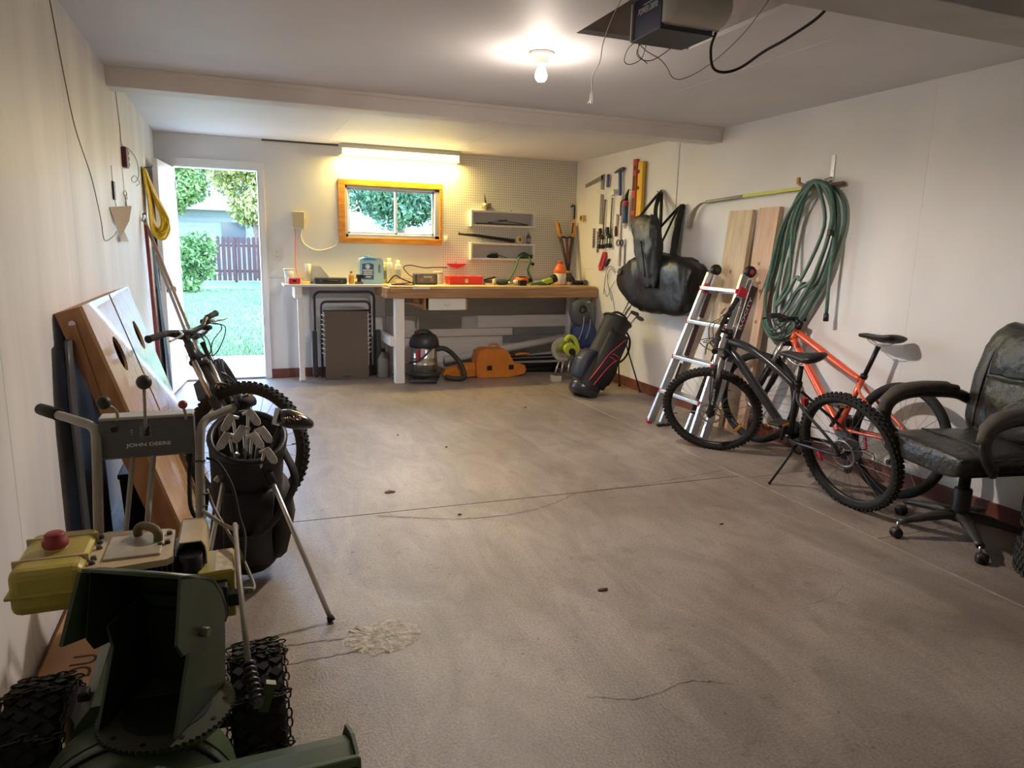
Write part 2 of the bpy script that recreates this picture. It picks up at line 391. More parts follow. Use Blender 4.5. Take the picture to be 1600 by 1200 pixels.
# boards nailed to the lower back wall below the bench
lg = mat('board_grey', (.50,.50,.49), .7, var=.12, vs=5, st=(.6,3,6)); lw = mat('board_pink_white', (.74,.70,.68), .65, var=.10, vs=5, st=(.6,3,6)); dg = mat('board_dark_grey', (.23,.23,.23), .7, var=.15, vs=5)
lb = G().bb((1.47,YB-.006,.0), (XR-.001,YB-.0005,.84)).obj('wall_lining', lg, w_back)
for a, b, z0, z1, t_, m in ((1.48,1.80,.46,.62,.014,lw),(2.51,XR-.002,.475,.62,.014,lw),(1.48,2.92,.385,.47,.020,lw),(2.93,XR-.002,.385,.47,.016,dg),(1.48,2.80,.10,.38,.012,lw),(2.81,XR-.002,.30,.38,.016,dg),(2.81,XR-.002,.02,.29,.012,lg)):
    G().bb((a,YB-.006-t_,z0), (b,YB-.006,z1-.004), .002).obj('board', m, w_back)

# ---------------------------------------------------------------- door and window
g = G().bb((DX0-.055,YB-.02,0),(DX0,YB,DZ-.0005), .003).bb((DX1,YB-.02,0),(DX1+.045,YB,DZ-.0005), .003).bb((DX0-.055,YB-.021,DZ),(DX1+.045,YB,DZ+.06), .003)
d1 = g.struct('door_1', white, 'open white back door in a white frame')
G().bb((DX0,YB-.02,0),(DX0+.018,YB+.13,DZ)).bb((DX1-.018,YB-.02,0),(DX1,YB+.13,DZ)).bb((DX0+.018,YB-.019,DZ-.018),(DX1-.018,YB+.13,DZ)).obj('jamb', white, d1)
G().bb((DX0,YB-.01,0),(DX1,YB+.16,.022), .004).obj('threshold', mat('threshold_alu', (.30,.31,.33), .45, .6), d1)
dleaf = mat('door_leaf', (.78,.80,.82), .4, var=.05, vs=3)
# leaf swung into the room, hinged on the left jamb
ang = math.radians(96); hx, hy = DX0+.02, YB-.02
Rl = Matrix.Translation((hx,hy,0)) @ Matrix.Rotation(-ang, 4, 'Z')
leaf = G().bb((0,-.042,.02),(.715,0,2.02), .004).xf(Rl).obj('leaf', dleaf, d1)
for s_ in (1,-1):
    y0 = 0 if s_ > 0 else -.042
    G().lathe([(.0,0),(.03,0),(.03,.006),(.012,.01),(.012,.035),(.027,.045),(.030,.058),(.022,.070),(0,.072)], (.655,y0,.94), (0,s_,0), 16).xf(Rl).obj('knob', dsteel, leaf)
G().cyl((.655,-.001,1.07),(.655,.008,1.07),.024).xf(Rl).obj('deadbolt', steel, leaf)
for z in (.25,1.05,1.85): G().cyl((-.003,.008,z-.045),(-.003,.008,z+.045),.008).xf(Rl).obj('hinge', steel, d1)
wt = mat('window_wood', (.62,.27,.035), .35, c2=(.45,.17,.02), vs=6, st=(1,6,6), coat=.3)
g = G(); o_ = .070
g.bb((WX0-o_,YB-.018,WZ1),(WX1+.03,YB,WZ1+.06), .004).bb((WX0-o_,YB-.018,WZ0-.06),(WX1+.03,YB,WZ0), .004).bb((WX0-o_,YB-.018,WZ0-.0),(WX0,YB,WZ1), .004).bb((WX1,YB-.018,WZ0),(WX1+.03,YB,WZ1), .004)
w1 = g.struct('window_1', wt, 'sliding window with an orange-varnished wooden surround')
al2 = mat('window_alu', (.62,.63,.63), .4, .7)
g = G(); t_ = .028
for x0, x1, z0, z1 in ((WX0,WX1,WZ0,WZ0+.035),(WX0,WX1,WZ1-.025,WZ1),(WX0,WX0+t_,WZ0,WZ1),(WX1-.05,WX1,WZ0,WZ1)): g.bb((x0,YB-.005,z0),(x1,YB+.10,z1), .003)
g.obj('window_frame', al2, w1)
XM = 1.60
for nm, x0, x1, yy in (('sash',WX0+t_,XM+.012,YB+.03),('sash',XM-.012,WX1-.05,YB+.055)):
    z0, z1 = WZ0+.035, WZ1-.025; g = G()
    for a,b,c_,d_ in ((x0,x1,z0,z0+.022),(x0,x1,z1-.018,z1),(x0,x0+.02,z0,z1),(x1-.02,x1,z0,z1)): g.bb((a,yy-.01,c_),(b,yy+.01,d_), .002)
    sh = g.obj('sash', al2, w1)
    gl = bpy.data.materials.get('window_glass')
    if not gl:
        gl = bpy.data.materials.new('window_glass'); gl.use_nodes = True; b = gl.node_tree.nodes['Principled BSDF']
        b.inputs['Base Color'].default_value = (1,1,1,1); b.inputs['Roughness'].default_value = .0; b.inputs['Transmission Weight'].default_value = 1; b.inputs['IOR'].default_value = 1.01
    G().bb((x0+.02,yy-.002,z0+.022),(x1-.02,yy+.002,z1-.018)).obj('pane', gl, sh)

# ---------------------------------------------------------------- the yard
def grass_mat(n, a, b_, s):
    return mat(n, a, .9, c2=b_, vs=s, bump=.6, bs=30, det=8)
gm = grass_mat('lawn_grass', (.085,.165,.075), (.06,.12,.05), 1.3)
yard = G()
n = 34
vs = [V((-14+28*i/n, YB+.35+34*(j/n)**1.3, -.08+.0*j)) for j in range(n+1) for i in range(n+1)]
yard.add(vs, [(j*(n+1)+i,j*(n+1)+i+1,(j+1)*(n+1)+i+1,(j+1)*(n+1)+i) for j in range(n) for i in range(n)])
yo = yard.obj('lawn', gm); yo['kind'] = 'structure'; yo['label'] = 'green back lawn outside the open door'; yo['category'] = 'lawn'
g = G(); r_ = random.Random(3)
for i in range(24000):
    x = r_.uniform(-2.6,.9); y = 9.45+14*r_.random()**1.7; h = r_.uniform(.03,.075); a = r_.uniform(0,PI); dx, dy = math.cos(a)*.006, math.sin(a)*.006
    g.add([(x-dx,y-dy,-.08),(x+dx,y+dy,-.08),(x+r_.uniform(-.03,.03),y+r_.uniform(-.03,.03),-.08+h)], [(0,1,2)])
go = g.obj('grass_blades', grass_mat('blade_green', (.11,.20,.09), (.07,.14,.055), 3)); go['kind'] = 'stuff'; go['label'] = 'short grass blades of the lawn near the door'; go['category'] = 'grass'
pad = G().bb((-1.2,YB+.13,-.14),(1.6,9.38,-.045), .01).solo('concrete_pad', mat('pale_concrete', (.28,.29,.31), .8, var=.2, vs=8, bump=.2, bs=60), 'pale concrete pad outside the open back door', 'pad')
fm = mat('fence_brown', (.085,.032,.028), .7, var=.35, vs=6, st=(3,3,.5))
FY = 27.5
fr = thing('picket_fence', 'dark red-brown picket fence behind the lawn', 'fence', (0,FY,-.08))
x = -6.; i = 0
while x < 15:
    w_ = .125+r_.uniform(-.008,.008); h = 1.62+r_.uniform(-.02,.02)
    G().prism([(x,0.06),(x+w_,.06),(x+w_,h-.05),(x+w_/2,h),(x,h-.05)], 'y', -.012, .012).obj('picket', fm, fr); x += .17
for z in (.4,1.3): G().bb((-6,.012,z-.045),(15,.05,z+.045)).obj('rail', fm, fr)
for x in range(-6,15,3): G().bb((x,.03,0),(x+.1,.13,1.6)).obj('post', fm, fr)
leafm = {k: mat('leaf_'+k, a, .6, c2=b_, vs=2.0, lo=.3, hi=.7) for k, a, b_ in (('green',(.13,.25,.07),(.045,.11,.03)),('bright',(.27,.38,.11),(.10,.20,.06)),('yellow',(.42,.40,.13),(.17,.24,.07)),('teal',(.10,.21,.10),(.035,.09,.045)))}
barkm = mat('bark', (.16,.12,.09), .9, var=.4, vs=12, bump=.5, bs=20)
def foliage(c, rad, n, ls, seed):
    g = G(); r_ = random.Random(seed); cl = []
    for i in range(26):
        while True:
            p = V((r_.uniform(-1,1),r_.uniform(-1,1),r_.uniform(-1,1)))
            if p.length < 1: break
        cl.append(V((p.x*rad[0]*.8,p.y*rad[1]*.8,p.z*rad[2]*.8)))
    for i in range(n):
        k = r_.choice(cl); d = V((r_.gauss(0,1),r_.gauss(0,1),r_.gauss(0,1))).normalized()*(r_.random()**.4)
        q = V(c)+k+V((d.x*rad[0],d.y*rad[1],d.z*rad[2]))*.36
        a = V((r_.gauss(0,1),r_.gauss(0,1),r_.gauss(0,1))).normalized(); b = a.cross(V((r_.gauss(0,1),r_.gauss(0,1),r_.gauss(0,1)))).normalized(); s_ = ls*r_.uniform(.6,1.3)
        g.add([q-a*s_,q+b*s_*.45,q+a*s_,q-b*s_*.45], [(0,1,2,3)])
    return g
def tree(n, label, cat, base, tr_h, rad, cz, cnt, ls, lm, seed, group=None):
    t = thing(n, label, cat, base, group=group)
    if tr_h: G().tube([(0,0,-.1),(.05,.03,tr_h*.5),(-.05,0,tr_h),(0,0,cz)], [.16,.13,.11,.05], 8, k=4).obj('trunk', barkm, t)
    else:
        for k in range(5): G().tube([(0,0,-.05),(.15*math.cos(k*1.3),.15*math.sin(k*1.3),cz*.6),(.3*math.cos(k*1.3),.3*math.sin(k*1.3),cz)], .025, 6).obj('stem', barkm, t)
    f = foliage((0,0,cz), rad, cnt, ls, seed).obj('foliage', leafm[lm], t); f['kind'] = 'stuff'
    return t
tree('shrub','rounded green shrub at the left of the lawn','shrub',(-1.62,22.2,-.08),0,(1.35,1.0,1.15),1.05,14000,.075,'green',1)
TG = 'trees beyond the fence'
tree('tree','broad green tree behind the fence seen through the doorway','tree',(-2.9,31.5,-.1),2.6,(2.6,1.4,2.2),4.5,30000,.11,'bright',2,TG)
tree('tree','yellow-tipped tree right of the doorway view','tree',(.9,30.8,-.1),2.7,(2.2,1.4,2.1),4.4,30000,.105,'yellow',3,TG)
tree('tree','dark green tree at the left of the window view','tree',(4.2,19.0,-.1),2.3,(1.5,1.3,1.4),3.2,16000,.075,'teal',4,TG)
tree('tree','light green tree in the middle of the window view','tree',(6.6,21.0,-.1),2.3,(1.4,1.0,1.4),3.1,14000,.075,'bright',5,TG)
tree('tree','yellowing tree at the right of the window view','tree',(6.6,17.2,-.1),2.2,(1.0,.9,1.1),2.9,10000,.06,'yellow',6,TG)
tree('tree','tall dark tree behind the window view','tree',(8.6,30.5,-.1),2.3,(3.2,1.6,2.6),4.3,8000,.18,'green',7,TG)
tree('tree','tall green tree behind the neighbour shed','tree',(5.0,46.,-.1),2.3,(3.6,1.6,3.2),5.0,8000,.2,'teal',8,TG)
# neighbour's pale buildings behind the fence
hw = mat('house_siding', (.26,.31,.34), .7, var=.06, vs=3); hr = mat('house_roof', (.16,.23,.24), .8, var=.15, vs=8)
def house(label, x0, x1, y0, y1, zw, zr):
    t = thing('neighbour_house', label, 'building', ((x0+x1)/2,y0,-.1)); cx, dx, dy = (x0+x1)/2, (x1-x0)/2, y1-y0
    G().bb((-dx,0,0),(dx,dy,zw)).obj('wall', hw, t)
    G().add([(-dx-.3,-.3,zw-.1),(dx+.3,-.3,zw-.1),(dx+.3,dy/2,zr),(-dx-.3,dy/2,zr),(-dx-.3,dy+.3,zw-.1),(dx+.3,dy+.3,zw-.1)], [(0,1,2,3),(3,2,5,4),(0,3,4),(1,5,2)]).obj('roof', hr, t)
    for i in range(int(zw/.22)): G().bb((-dx,-.02,.1+i*.22),(dx,0,.30+i*.22)).obj('siding_board', hw, t)
    for k in (-.45,.35): 
        f = G().bb((k*dx-.5,-.05,zw-1.5),(k*dx+.5,.0,zw-.6)).obj('window', mat('house_window', (.05,.07,.09), .15), t)
    return t
house('pale neighbour house behind the brown fence', -6.5, 3.2, 34.5, 40, 2.9, 4.6)
tree('tree','tall light green tree behind the pale house','tree',(-1.2,44.,-.1),2.3,(5.5,2.0,3.2),6.6,13000,.26,'bright',9,TG)
house('low pale-roofed shed seen through the window', 2.4, 13.0, 24, 28, 1.75, 2.6)
# ---------------------------------------------------------------- snow blower
def snow_blower():
    CX = -.22
    t = thing('snow_blower', 'old green and yellow snow blower with chained tyres in the left foreground', 'snow blower', (CX,1.72,0))
    W = dict(w=True)
    green = mat('blower_green', (.06,.095,.045), .38, var=.25, vs=8, bump=.03, bs=60)
    inshade = mat('chute_inside_shade', (.012,.016,.012), .6)  # interior shade as a near-black colour, for sheets inside chute and housing
    yel = mat('blower_yellow', (.52,.42,.07), .42, c2=(.40,.31,.05), vs=7, bump=.03, bs=50)
    tan = mat('engine_cream', (.66,.54,.32), .45, c2=(.52,.40,.22), vs=9, bump=.03, bs=50)
    tubm = mat('handle_grey_enamel', (.40,.36,.29), .42, c2=(.28,.25,.20), vs=9)
    dash = mat('dash_grey_enamel', (.135,.14,.135), .45, var=.2, vs=6)
    ink = mat('print_white', (.75,.75,.72), .5)
    # wheels
    lug = G(); tr = G()
    prof = [(.085,-.050),(.135,-.058),(.165,-.060),(.180,-.052),(.186,-.025),(.188,0),(.186,.025),(.180,.052),(.165,.060),(.135,.058),(.085,.050)]
    def wheel(x):
        c = (x,1.72,.20); Mx = Matrix.Translation((0,1.70,.184)) @ Matrix.Diagonal((1,.9,.9,1)) @ Matrix.Translation((0,-1.72,-.20))
        wh = G().lathe([(0,-.03),(.03,-.03),(.035,-.02),(.08,-.035),(.09,-.05),(.09,.05),(.08,.035),(.035,.02),(.03,.03),(0,.03)], c, (1,0,0), 24).xf(Mx).obj('wheel', mat('rim_tan', (.55,.45,.20), .5), t, **W)
        G().lathe(prof, c, (1,0,0), 40).xf(Mx).obj('tyre', rubber, wh, **W)
        g = G(); n = 30
        for i in range(n):
            for k in range(4):
                a = 2*PI*(i+(k%2)*.5)/n; xo = (-.042,-.014,.014,.042)[k]; r = .188 if abs(xo) < .03 else .183
                g.box((x+xo, 1.72+r*math.cos(a), .20+r*math.sin(a)), (.020,.022,.014), Matrix.Rotation(a-PI/2,4,'X').to_3x3() @ Matrix.Rotation(.78,3,'Z'))
        g.xf(Mx).obj('tread_lugs', rubber, wh, **W)
        g = G()
        def link(p, tdir, flip):
            p = V(p); tdir = V(tdir).normalized(); ax, ay = frame(tdir); u = ax if flip else ay
            pts = [p+tdir*math.cos(b)*.013+u*math.sin(b)*.0065 for b in [2*PI*q/8 for q in range(8)]]
            g.tube(pts, .0024, 5, True)
        for s_ in (-1,1):
            m = 46
            for i in range(m):
                a = 2*PI*i/m; r = .172; link((x+s_*.066, 1.72+r*math.cos(a), .20+r*math.sin(a)), (0,-math.sin(a),math.cos(a)), i%2)
        for j in range(9):
            a = 2*PI*(j+.3)/9
            for i in range(9):
                xo = -.062+.0155*i; r = .197 if abs(xo) < .05 else .186; ang = a+.05*math.sin(i*1.2)
                link((x+xo, 1.72+r*math.cos(ang), .20+r*math.sin(ang)), (1,0,.1), i%2)
        g.xf(Mx).obj('tyre_chain', mat('rusty_chain', (.11,.095,.085), .5, .85, var=.4, vs=30), wh, **W)
    wheel(.005); wheel(-.462)
    G().cyl((-.50,1.70,.184),(.04,1.70,.184),.014).obj('axle', dsteel, t, **W)
    # auger housing, wide open box toward the garage door
    g = G(); x0, x1 = CX-.375, CX+.372
    outer = [(1.055,.502),(1.12,.497),(1.19,.458),(1.235,.40),(1.255,.29),(1.24,.17),(1.18,.085),(1.08,.045)]
    pts = outer+[(y-.007,z-.003) for y,z in reversed(outer)]
    g.loft([[V((x,y,z)) for y,z in pts] for x in (x0,x1)], False, False)
    hs = g.obj('auger_housing', green, t, **W)
    G().loft([[V((x,y-.010,z-.006)) for y,z in outer] for x in (x0+.001,x1-.001)], False, False, False).obj('housing_shade', inshade, hs, **W)  # added dark sheet standing in for the shade inside the housing
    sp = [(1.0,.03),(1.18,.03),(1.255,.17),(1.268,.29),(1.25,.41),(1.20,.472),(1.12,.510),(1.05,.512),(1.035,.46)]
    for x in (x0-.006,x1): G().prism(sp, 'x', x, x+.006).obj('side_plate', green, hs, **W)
    for x in (x0+.0005,x1-.0015): G().prism([(y*.99+.01,z*.985) for y,z in sp], 'x', x, x+.001).obj('side_shade', inshade, hs, **W)  # same painted shade on the inner faces of the end plates
    G().beam((x0-.006,1.055,.506),(x1+.006,1.055,.506),.012,.018,(0,0,1),.003).obj('top_lip', mat('lip_green', (.10,.15,.07), .4), hs, **W)
    g = G().cyl((x0,1.10,.26),(x1,1.10,.26),.016)
    for k in range(90):
        a = k*.28; x = x0+.02+(x1-x0-.04)*k/90; x2 = x0+.02+(x1-x0-.04)*(k+1)/90; a2 = (k+1)*.28
        P = lambda xx,aa,r: V((xx,1.10+r*math.cos(aa),.26+r*math.sin(aa)))
        g.add([P(x,a,.08),P(x,a,.13),P(x2,a2,.13),P(x2,a2,.08)], [(0,1,2,3)])
    g.obj('auger', dsteel, hs, **W)
    for s_ in (-1,1): G().bb((CX+s_*.37-.02,1.02,.004),(CX+s_*.37+.02,1.22,.05), .006).obj('skid_shoe', dsteel, hs, **W)
    # impeller drum with rolled seams and the dark gear case behind it
    dr = G().lathe([(0,1.23),(.195,1.23),(.198,1.25),(.190,1.255),(.186,1.34),(.193,1.345),(.193,1.365),(.186,1.37),(.184,1.46),(.165,1.475),(0,1.475)], (CX-.01,0,.235), (0,1,0), 48).obj('impeller_drum', green, t, **W)
    for y in (1.252,1.342,1.372): G().torus((CX-.01,y,.235), (0,1,0), .191, .003, 60, 6).obj('seam', bmetal, dr, **W)
    g = G(); r0 = [(CX-.125,1.47,.08),(CX+.125,1.47,.08),(CX+.125,1.47,.39),(CX+.08,1.47,.435),(CX-.09,1.47,.435),(CX-.125,1.47,.39)]
    r1 = [(CX-.11,1.80,.12),(CX+.11,1.80,.12),(CX+.11,1.80,.42),(CX+.08,1.80,.45),(CX-.08,1.80,.46),(CX-.11,1.80,.43)]
    g.loft([r0,r1], True, False); gc = g.obj('gear_case', green, t, **W)
    G().box((CX-.112,1.53,.43),(.022,.028,.022), None, .005).obj('bolt_head', black_pl, gc, **W)
    # chute, turned a little to the left
    cc = V((-.168,1.422,0)); A = math.radians(28); R = Matrix.Translation(cc) @ Matrix.Rotation(-A,4,'Z')
    def bent(w, d, z0, z1, th=.006, back0=0., back1=0., n=7):
        # U channel: back on +y, open toward -y ; rings from bottom to top
        g = G(); rings = []
        for k in range(n+1):
            f = k/n; z = z0+(z1-z0)*f; by = d/2+back0*(1-f)+back1*f*f; ww = w/2; r = .03
            p = [(-ww,-d/2),(-ww,by-r),(-ww+r*.3,by-r*.3),(-ww+r,by),(ww-r,by),(ww-r*.3,by-r*.3),(ww,by-r),(ww,-d/2)]
            q = [(ww-th,-d/2),(ww-th,by-r),(ww-r*.4,by-r*.45),(ww-r,by-th),(-ww+r,by-th),(-ww+r*.4,by-r*.45),(-ww+th,by-r),(-ww+th,-d/2)]
            rings.append([V((x,y,z)) for x,y in p+q])
        g.loft(rings, True, False); return g
    # lower chute
    side = [(-.085,.435),(.090,.435),(.102,.58),(.072,.635),(-.035,.625),(-.025,.575)]
    ch = G()
    ch.prism(side, 'x', .066, .072); ch.prism(side, 'x', -.091, -.085)
    ch.loft([[V((-.091,.090,.435)),V((.072,.090,.435)),V((.072,.096,.435)),V((-.091,.096,.435))],[V((-.091,.102,.58)),V((.072,.102,.58)),V((.072,.108,.58)),V((-.091,.108,.58))],[V((-.091,.072,.635)),V((.072,.072,.635)),V((.072,.078,.635)),V((-.091,.078,.635))]], True, False)
    cho = ch.xf(R).obj('chute', green, t, **W)
    G().bb((-.0845,.080,.436),(.0655,.0895,.60)).xf(R).obj('inner_shade', inshade, cho, **W)  # shade inside the chute, painted on added inner sheets
    for x in (-.0848,.0648): G().prism([(y*.99,z*.998) for y,z in side], 'x', x, x+.001).xf(R).obj('inner_shade', inshade, cho, **W)
    G().lathe([(0,.4335),(.084,.4335)], (cc.x,cc.y,0), n=40).obj('throat_shade', inshade, cho, **W)  # black disc painting the darkness down the chute opening
    # deflector hood: curved back wall reaching over toward the opening
    arc = [(.105,.580),(.104,.610),(.090,.650),(.062,.688),(.015,.720),(-.045,.745)]
    sidep = arc+[(-.072,.620),(-.055,.590),(-.015,.580)]
    df = G(); df.prism(sidep, 'x', .074, .080); df.loft([[V((-.150,-.085,.605)),V((-.126,-.05,.740)),V((-.118,-.05,.740)),V((-.142,-.085,.605))],[V((-.112,.07,.580)),V((-.112,.06,.680)),V((-.104,.06,.680)),V((-.104,.07,.580))]], True, False)
    ar2 = [(y-.006*max(0.2,(y+.05)/.12), z-.006) for y,z in arc]
    df.loft([[V((x,y,z)) for y,z in arc+ar2[::-1]] for x in (-.120,.080)], True, True)
    dfo = df.xf(R).obj('deflector', green, t, **W)
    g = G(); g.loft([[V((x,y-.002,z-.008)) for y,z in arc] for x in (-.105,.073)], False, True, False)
    g.prism([(y-.003 if y > 0 else y, z-.004) for y,z in sidep], 'x', -.1035, -.1025).prism([(y-.003 if y > 0 else y, z-.004) for y,z in sidep], 'x', .0725, .0735).xf(R).obj('hood_shade', inshade, dfo, **W)  # shade under the hood, put in as dark inner sheets
    for x in (.080,-.112):
        G().cyl((x-.004,.01,.602),(x+.014,.01,.602),.010,n=6).xf(R).obj('hinge_bolt', mat('bolt_green', (.14,.16,.09), .5), dfo, **W)
    # toothed ring under the chute
    g = G(); n = 64; out = []
    for i in range(n*2):
        a = PI*i/n; r = .128 if i % 2 else .122; out.append((cc.x+r*math.cos(a), cc.y+r*math.sin(a)))
    g.prism(out, 'z', .424, .432); rg = g.obj('ring_gear', mat('ring_olive', (.075,.08,.05), .5, .3), t, **W)
    G().lathe([(.085,.40),(.112,.405),(.112,.424),(.085,.424)], (cc.x,cc.y,0), n=40).obj('chute_collar', green, t, **W)
    for k in range(10):
        a = 2*PI*k/10; G().cyl((cc.x+.108*math.cos(a),cc.y+.108*math.sin(a),.432),(cc.x+.108*math.cos(a),cc.y+.108*math.sin(a),.4335),.005,n=8).obj('slot', bmetal, rg, **W)
    # chute crank rod with worm
    G().tube([(-.032,1.955,.60),(-.026,1.75,.545),(-.012,1.46,.468)], .0065, 8).obj('crank_rod', tubm, t, **W)
    g = G(); a = V((-.012,1.465,.468)); b = V((.003,1.37,.432))
    for k in range(7):
        f = k/7; g.torus(a.lerp(b,f), b-a, .011, .004, 14, 6)
    g.cyl(a, b, .010).obj('worm', dsteel, t, **W)
    G().beam((.012,1.40,.40),(.03,1.40,.46),.016,.02).obj('worm_bracket', green, t, **W)
    # fuel tank
    def rb(a, b, r, nm, m, par=t, seg=3): return G().bb(a, b, r, seg).obj(nm, m, par, **W)
    tk = rb((-.505,1.74,.515),(-.355,1.985,.625),.022,'fuel_tank',yel)
    rb((-.511,1.735,.562),(-.349,1.99,.570),.003,'tank_seam',yel,tk)
    for y in (1.80,1.93): rb((-.507,y,.512),(-.353,y+.008,.6275),.002,'tank_strap',tan,tk)
    G().lathe([(0,0),(.024,0),(.024,.006),(.017,.008),(0,.008)], (-.43,1.86,.624), n=24).obj('filler_neck', tan, tk, **W)
    g = G().lathe([(.0,.008),(.026,.008),(.028,.012),(.028,.022),(.022,.026),(.022,.038),(.018,.042),(0,.042)], (-.43,1.86,.624), n=20); g.obj('fuel_cap', mat('cap_red', (.30,.03,.03), .5), tk, **W)
    # engine
    rb((-.345,1.80,.44),(-.16,1.95,.585),.015,'engine_block',black_pl)
    sh = G().prism([(-.36,1.765),(-.335,1.745),(-.185,1.76),(-.172,1.775),(-.178,1.945),(-.195,1.96),(-.34,1.985),(-.36,1.97)], 'z', .590, .606).obj('engine_shroud', tan, t, **W)
    rb((-.325,1.79,.605),(-.20,1.93,.612),.004,'recoil_plate',mat('worn_cream', (.60,.52,.38), .4, .2, c2=(.42,.36,.27), vs=16),sh)
    g = G().tube([(-.262,1.92,.612),(-.262,1.92,.630),(-.248,1.92,.637),(-.222,1.89,.637),(-.212,1.875,.628),(-.212,1.87,.610)], .011, 8, k=3).obj('carry_loop', mat('olive_hose', (.13,.10,.04), .6), sh, **W)
    for x,y in ((-.35,1.945),(-.347,1.91),(-.343,1.875),(-.345,1.81),(-.345,1.785),(-.190,1.92),(-.205,1.845),(-.19,1.86)):
        G().cyl((x,y,.605),(x,y,.615),.0075,.006,n=8).obj('screw', dsteel, sh, **W)
    for i in range(13):
        x = -.315+i*.0115; G().bb((x,1.772,.535),(x+.004,1.84,.588)).obj('cooling_fin', dsteel, t, **W)
    # muffler and guard
    mf = G().cyl((-.135,1.80,.52),(-.135,1.80,.595),.027,n=20).obj('muffler', bmetal, t, **W)
    G().cyl((-.135,1.80,.565),(-.135,1.96,.57),.030,n=20).obj('muffler_body', bmetal, mf, **W)
    g = G(); pr = []
    for i in range(9):
        a = PI*i/8; pr.append((-.135+.036*math.cos(a)*(1 if abs(math.cos(a))<.99 else 1), .585+.034*min(1,math.sin(a)*1.5)))
    pr = [(-.099,.545)]+pr+[(-.171,.545)]
    pin = [(-.135+(x+.135)*.93, z-.003) for x,z in pr]
    g.prism(pr+pin[::-1], 'y', 1.82, 1.985).obj('muffler_guard', tan, t, **W)
    # carburettor cover on the right with warning label
    cv = rb((-.122,1.762,.430),(-.036,1.90,.556),.006,'carburettor_cover',yel)
    G().add([(-.080,1.765,.5572),(-.040,1.765,.5572),(-.040,1.895,.5572),(-.080,1.895,.5572)], [(0,1,2,3)]).obj('warning_label', mat('label_cream', (.68,.60,.42), .6, c2=(.50,.36,.22), vs=60), cv, **W)
    g = rb((-.097,1.715,.455),(-.052,1.762,.535),.006,'choke_box',black_pl,cv)
    rb((-.054,1.72,.478),(-.020,1.755,.510),.005,'control_bracket',black_pl,cv)
    rb((-.09,1.73,.44),(-.058,1.76,.46),.004,'control_foot',black_pl,cv)
    for x,z in ((-.078,.515),(-.062,.49)): G().cyl((x,1.711,z),(x,1.717,z),.004,n=8).obj('screw', steel, cv, **W)
    G().tube([(-.035,1.74,.51),(-.014,1.74,.512),(.004,1.74,.508),(.004,1.742,.500),(-.02,1.742,.498)], .004, 6).obj('link_wire', tubm, cv, **W)
    # handlebars
    for s_, nm in ((-1,'l'),(1,'r')):
        if s_ < 0: pts = [(-.365,1.96,.45),(-.366,2.02,.62),(-.372,2.12,.80),(-.385,2.165,.845),(-.44,2.22,.858),(-.505,2.30,.862)]; gr = [(-.488,2.28,.862),(-.545,2.35,.866)]
        else: pts = [(-.122,1.96,.42),(-.120,2.02,.60),(-.115,2.12,.79),(-.103,2.165,.840),(-.06,2.20,.857),(-.005,2.245,.868)]; gr = [(-.018,2.235,.867),(.035,2.275,.874)]
        hb = G().tube(pts, .0125, 12, k=5).obj('handlebar', tubm, t, **W)
        gg = G().tube([V(gr[0]),V(gr[0]).lerp(V(gr[1]),.5),gr[1]], [.0165,.0175,.0165], 12).obj('grip', rubber, hb, **W)
        G().torus(gr[0], V(gr[1])-V(gr[0]), .0155, .003, 16, 6).obj('grip_collar', rubber, hb, **W)
    # dash console: boxed sheet with sloping face
    dpoly = [(2.135,.758),(2.128,.765),(2.138,.838),(2.155,.862),(2.215,.868),(2.215,.755)]
    ds = G(); ds.prism(dpoly, 'x', -.368, -.130).obj('dash', dash, t, **W)
    dso = bpy.data.objects['dash']
    tp = G().bb((-.368,2.153,.8625),(-.130,2.217,.8715), .003).obj('dash_top', mat('dash_cream', (.52,.50,.44), .45, var=.15, vs=8), dso, **W)
    Mt = basis((-.246,2.1312,.795), (1,0,0), (0,.10,.995)); text('lettering', 'JOHN DEERE', .0135, ink, dso, Mt, .0006, bold=.0003, width=.112)
    sl = G().box((-.252,2.1365,.832),(.030,.006,.034), (math.radians(-8),0,0), .003).obj('gear_slot_plate', mat('dash_plate', (.19,.195,.19), .4), dso, **W)
    g = G().box((-.250,2.1335,.832),(.014,.004,.026), (math.radians(-8),0,0)).obj('gear_slot', bmetal, sl, **W)
    for k in range(5): G().box((-.255,2.1318,.822+k*.005),(.006,.003,.0022)).obj('slot_notch', tubm, sl, **W)
    G().prism([(-.338,.846),(-.320,.850),(-.326,.844),(-.330,.838),(-.320,.836),(-.336,.834)], 'y', 2.134, 2.142).obj('throttle_slot', bmetal, dso, **W)
    for k in range(3): G().box((-.286,2.1325,.838-k*.006),(.006-.0015*k,.002,.0012)).obj('print_mark', ink, dso, **W)
    # levers
    def knob(nm, c, r, m, pts):
        l = G().tube(pts, .0042, 8, k=3).obj('lever', tubm, t, **W); G().sph(c, r, 18).obj('knob', m, l, **W)
    olv = mat('knob_black', (.035,.032,.028), .5)
    knob('a', (-.346,2.12,.922), .0185, olv, [(-.322,2.15,.862),(-.320,2.15,.882),(-.326,2.14,.900),(-.340,2.125,.915)])
    knob('b', (-.243,2.10,.977), .020, olv, [(-.252,2.137,.835),(-.248,2.12,.90),(-.244,2.10,.96)])
    knob('c', (-.155,2.15,.899), .0125, mat('knob_red', (.42,.05,.03), .45), [(-.149,2.15,.855),(-.150,2.15,.872),(-.153,2.15,.888)])
    # rods and cables running down from the dash
    G().tube([(-.286,2.11,.765),(-.299,1.985,.60),(-.305,1.95,.55)], .0065, 8).obj('shift_rod', tubm, t, **W)
    G().tube([(-.235,2.11,.765),(-.250,1.985,.60),(-.255,1.95,.55)], .0075, 8).obj('clutch_rod', tubm, t, **W)
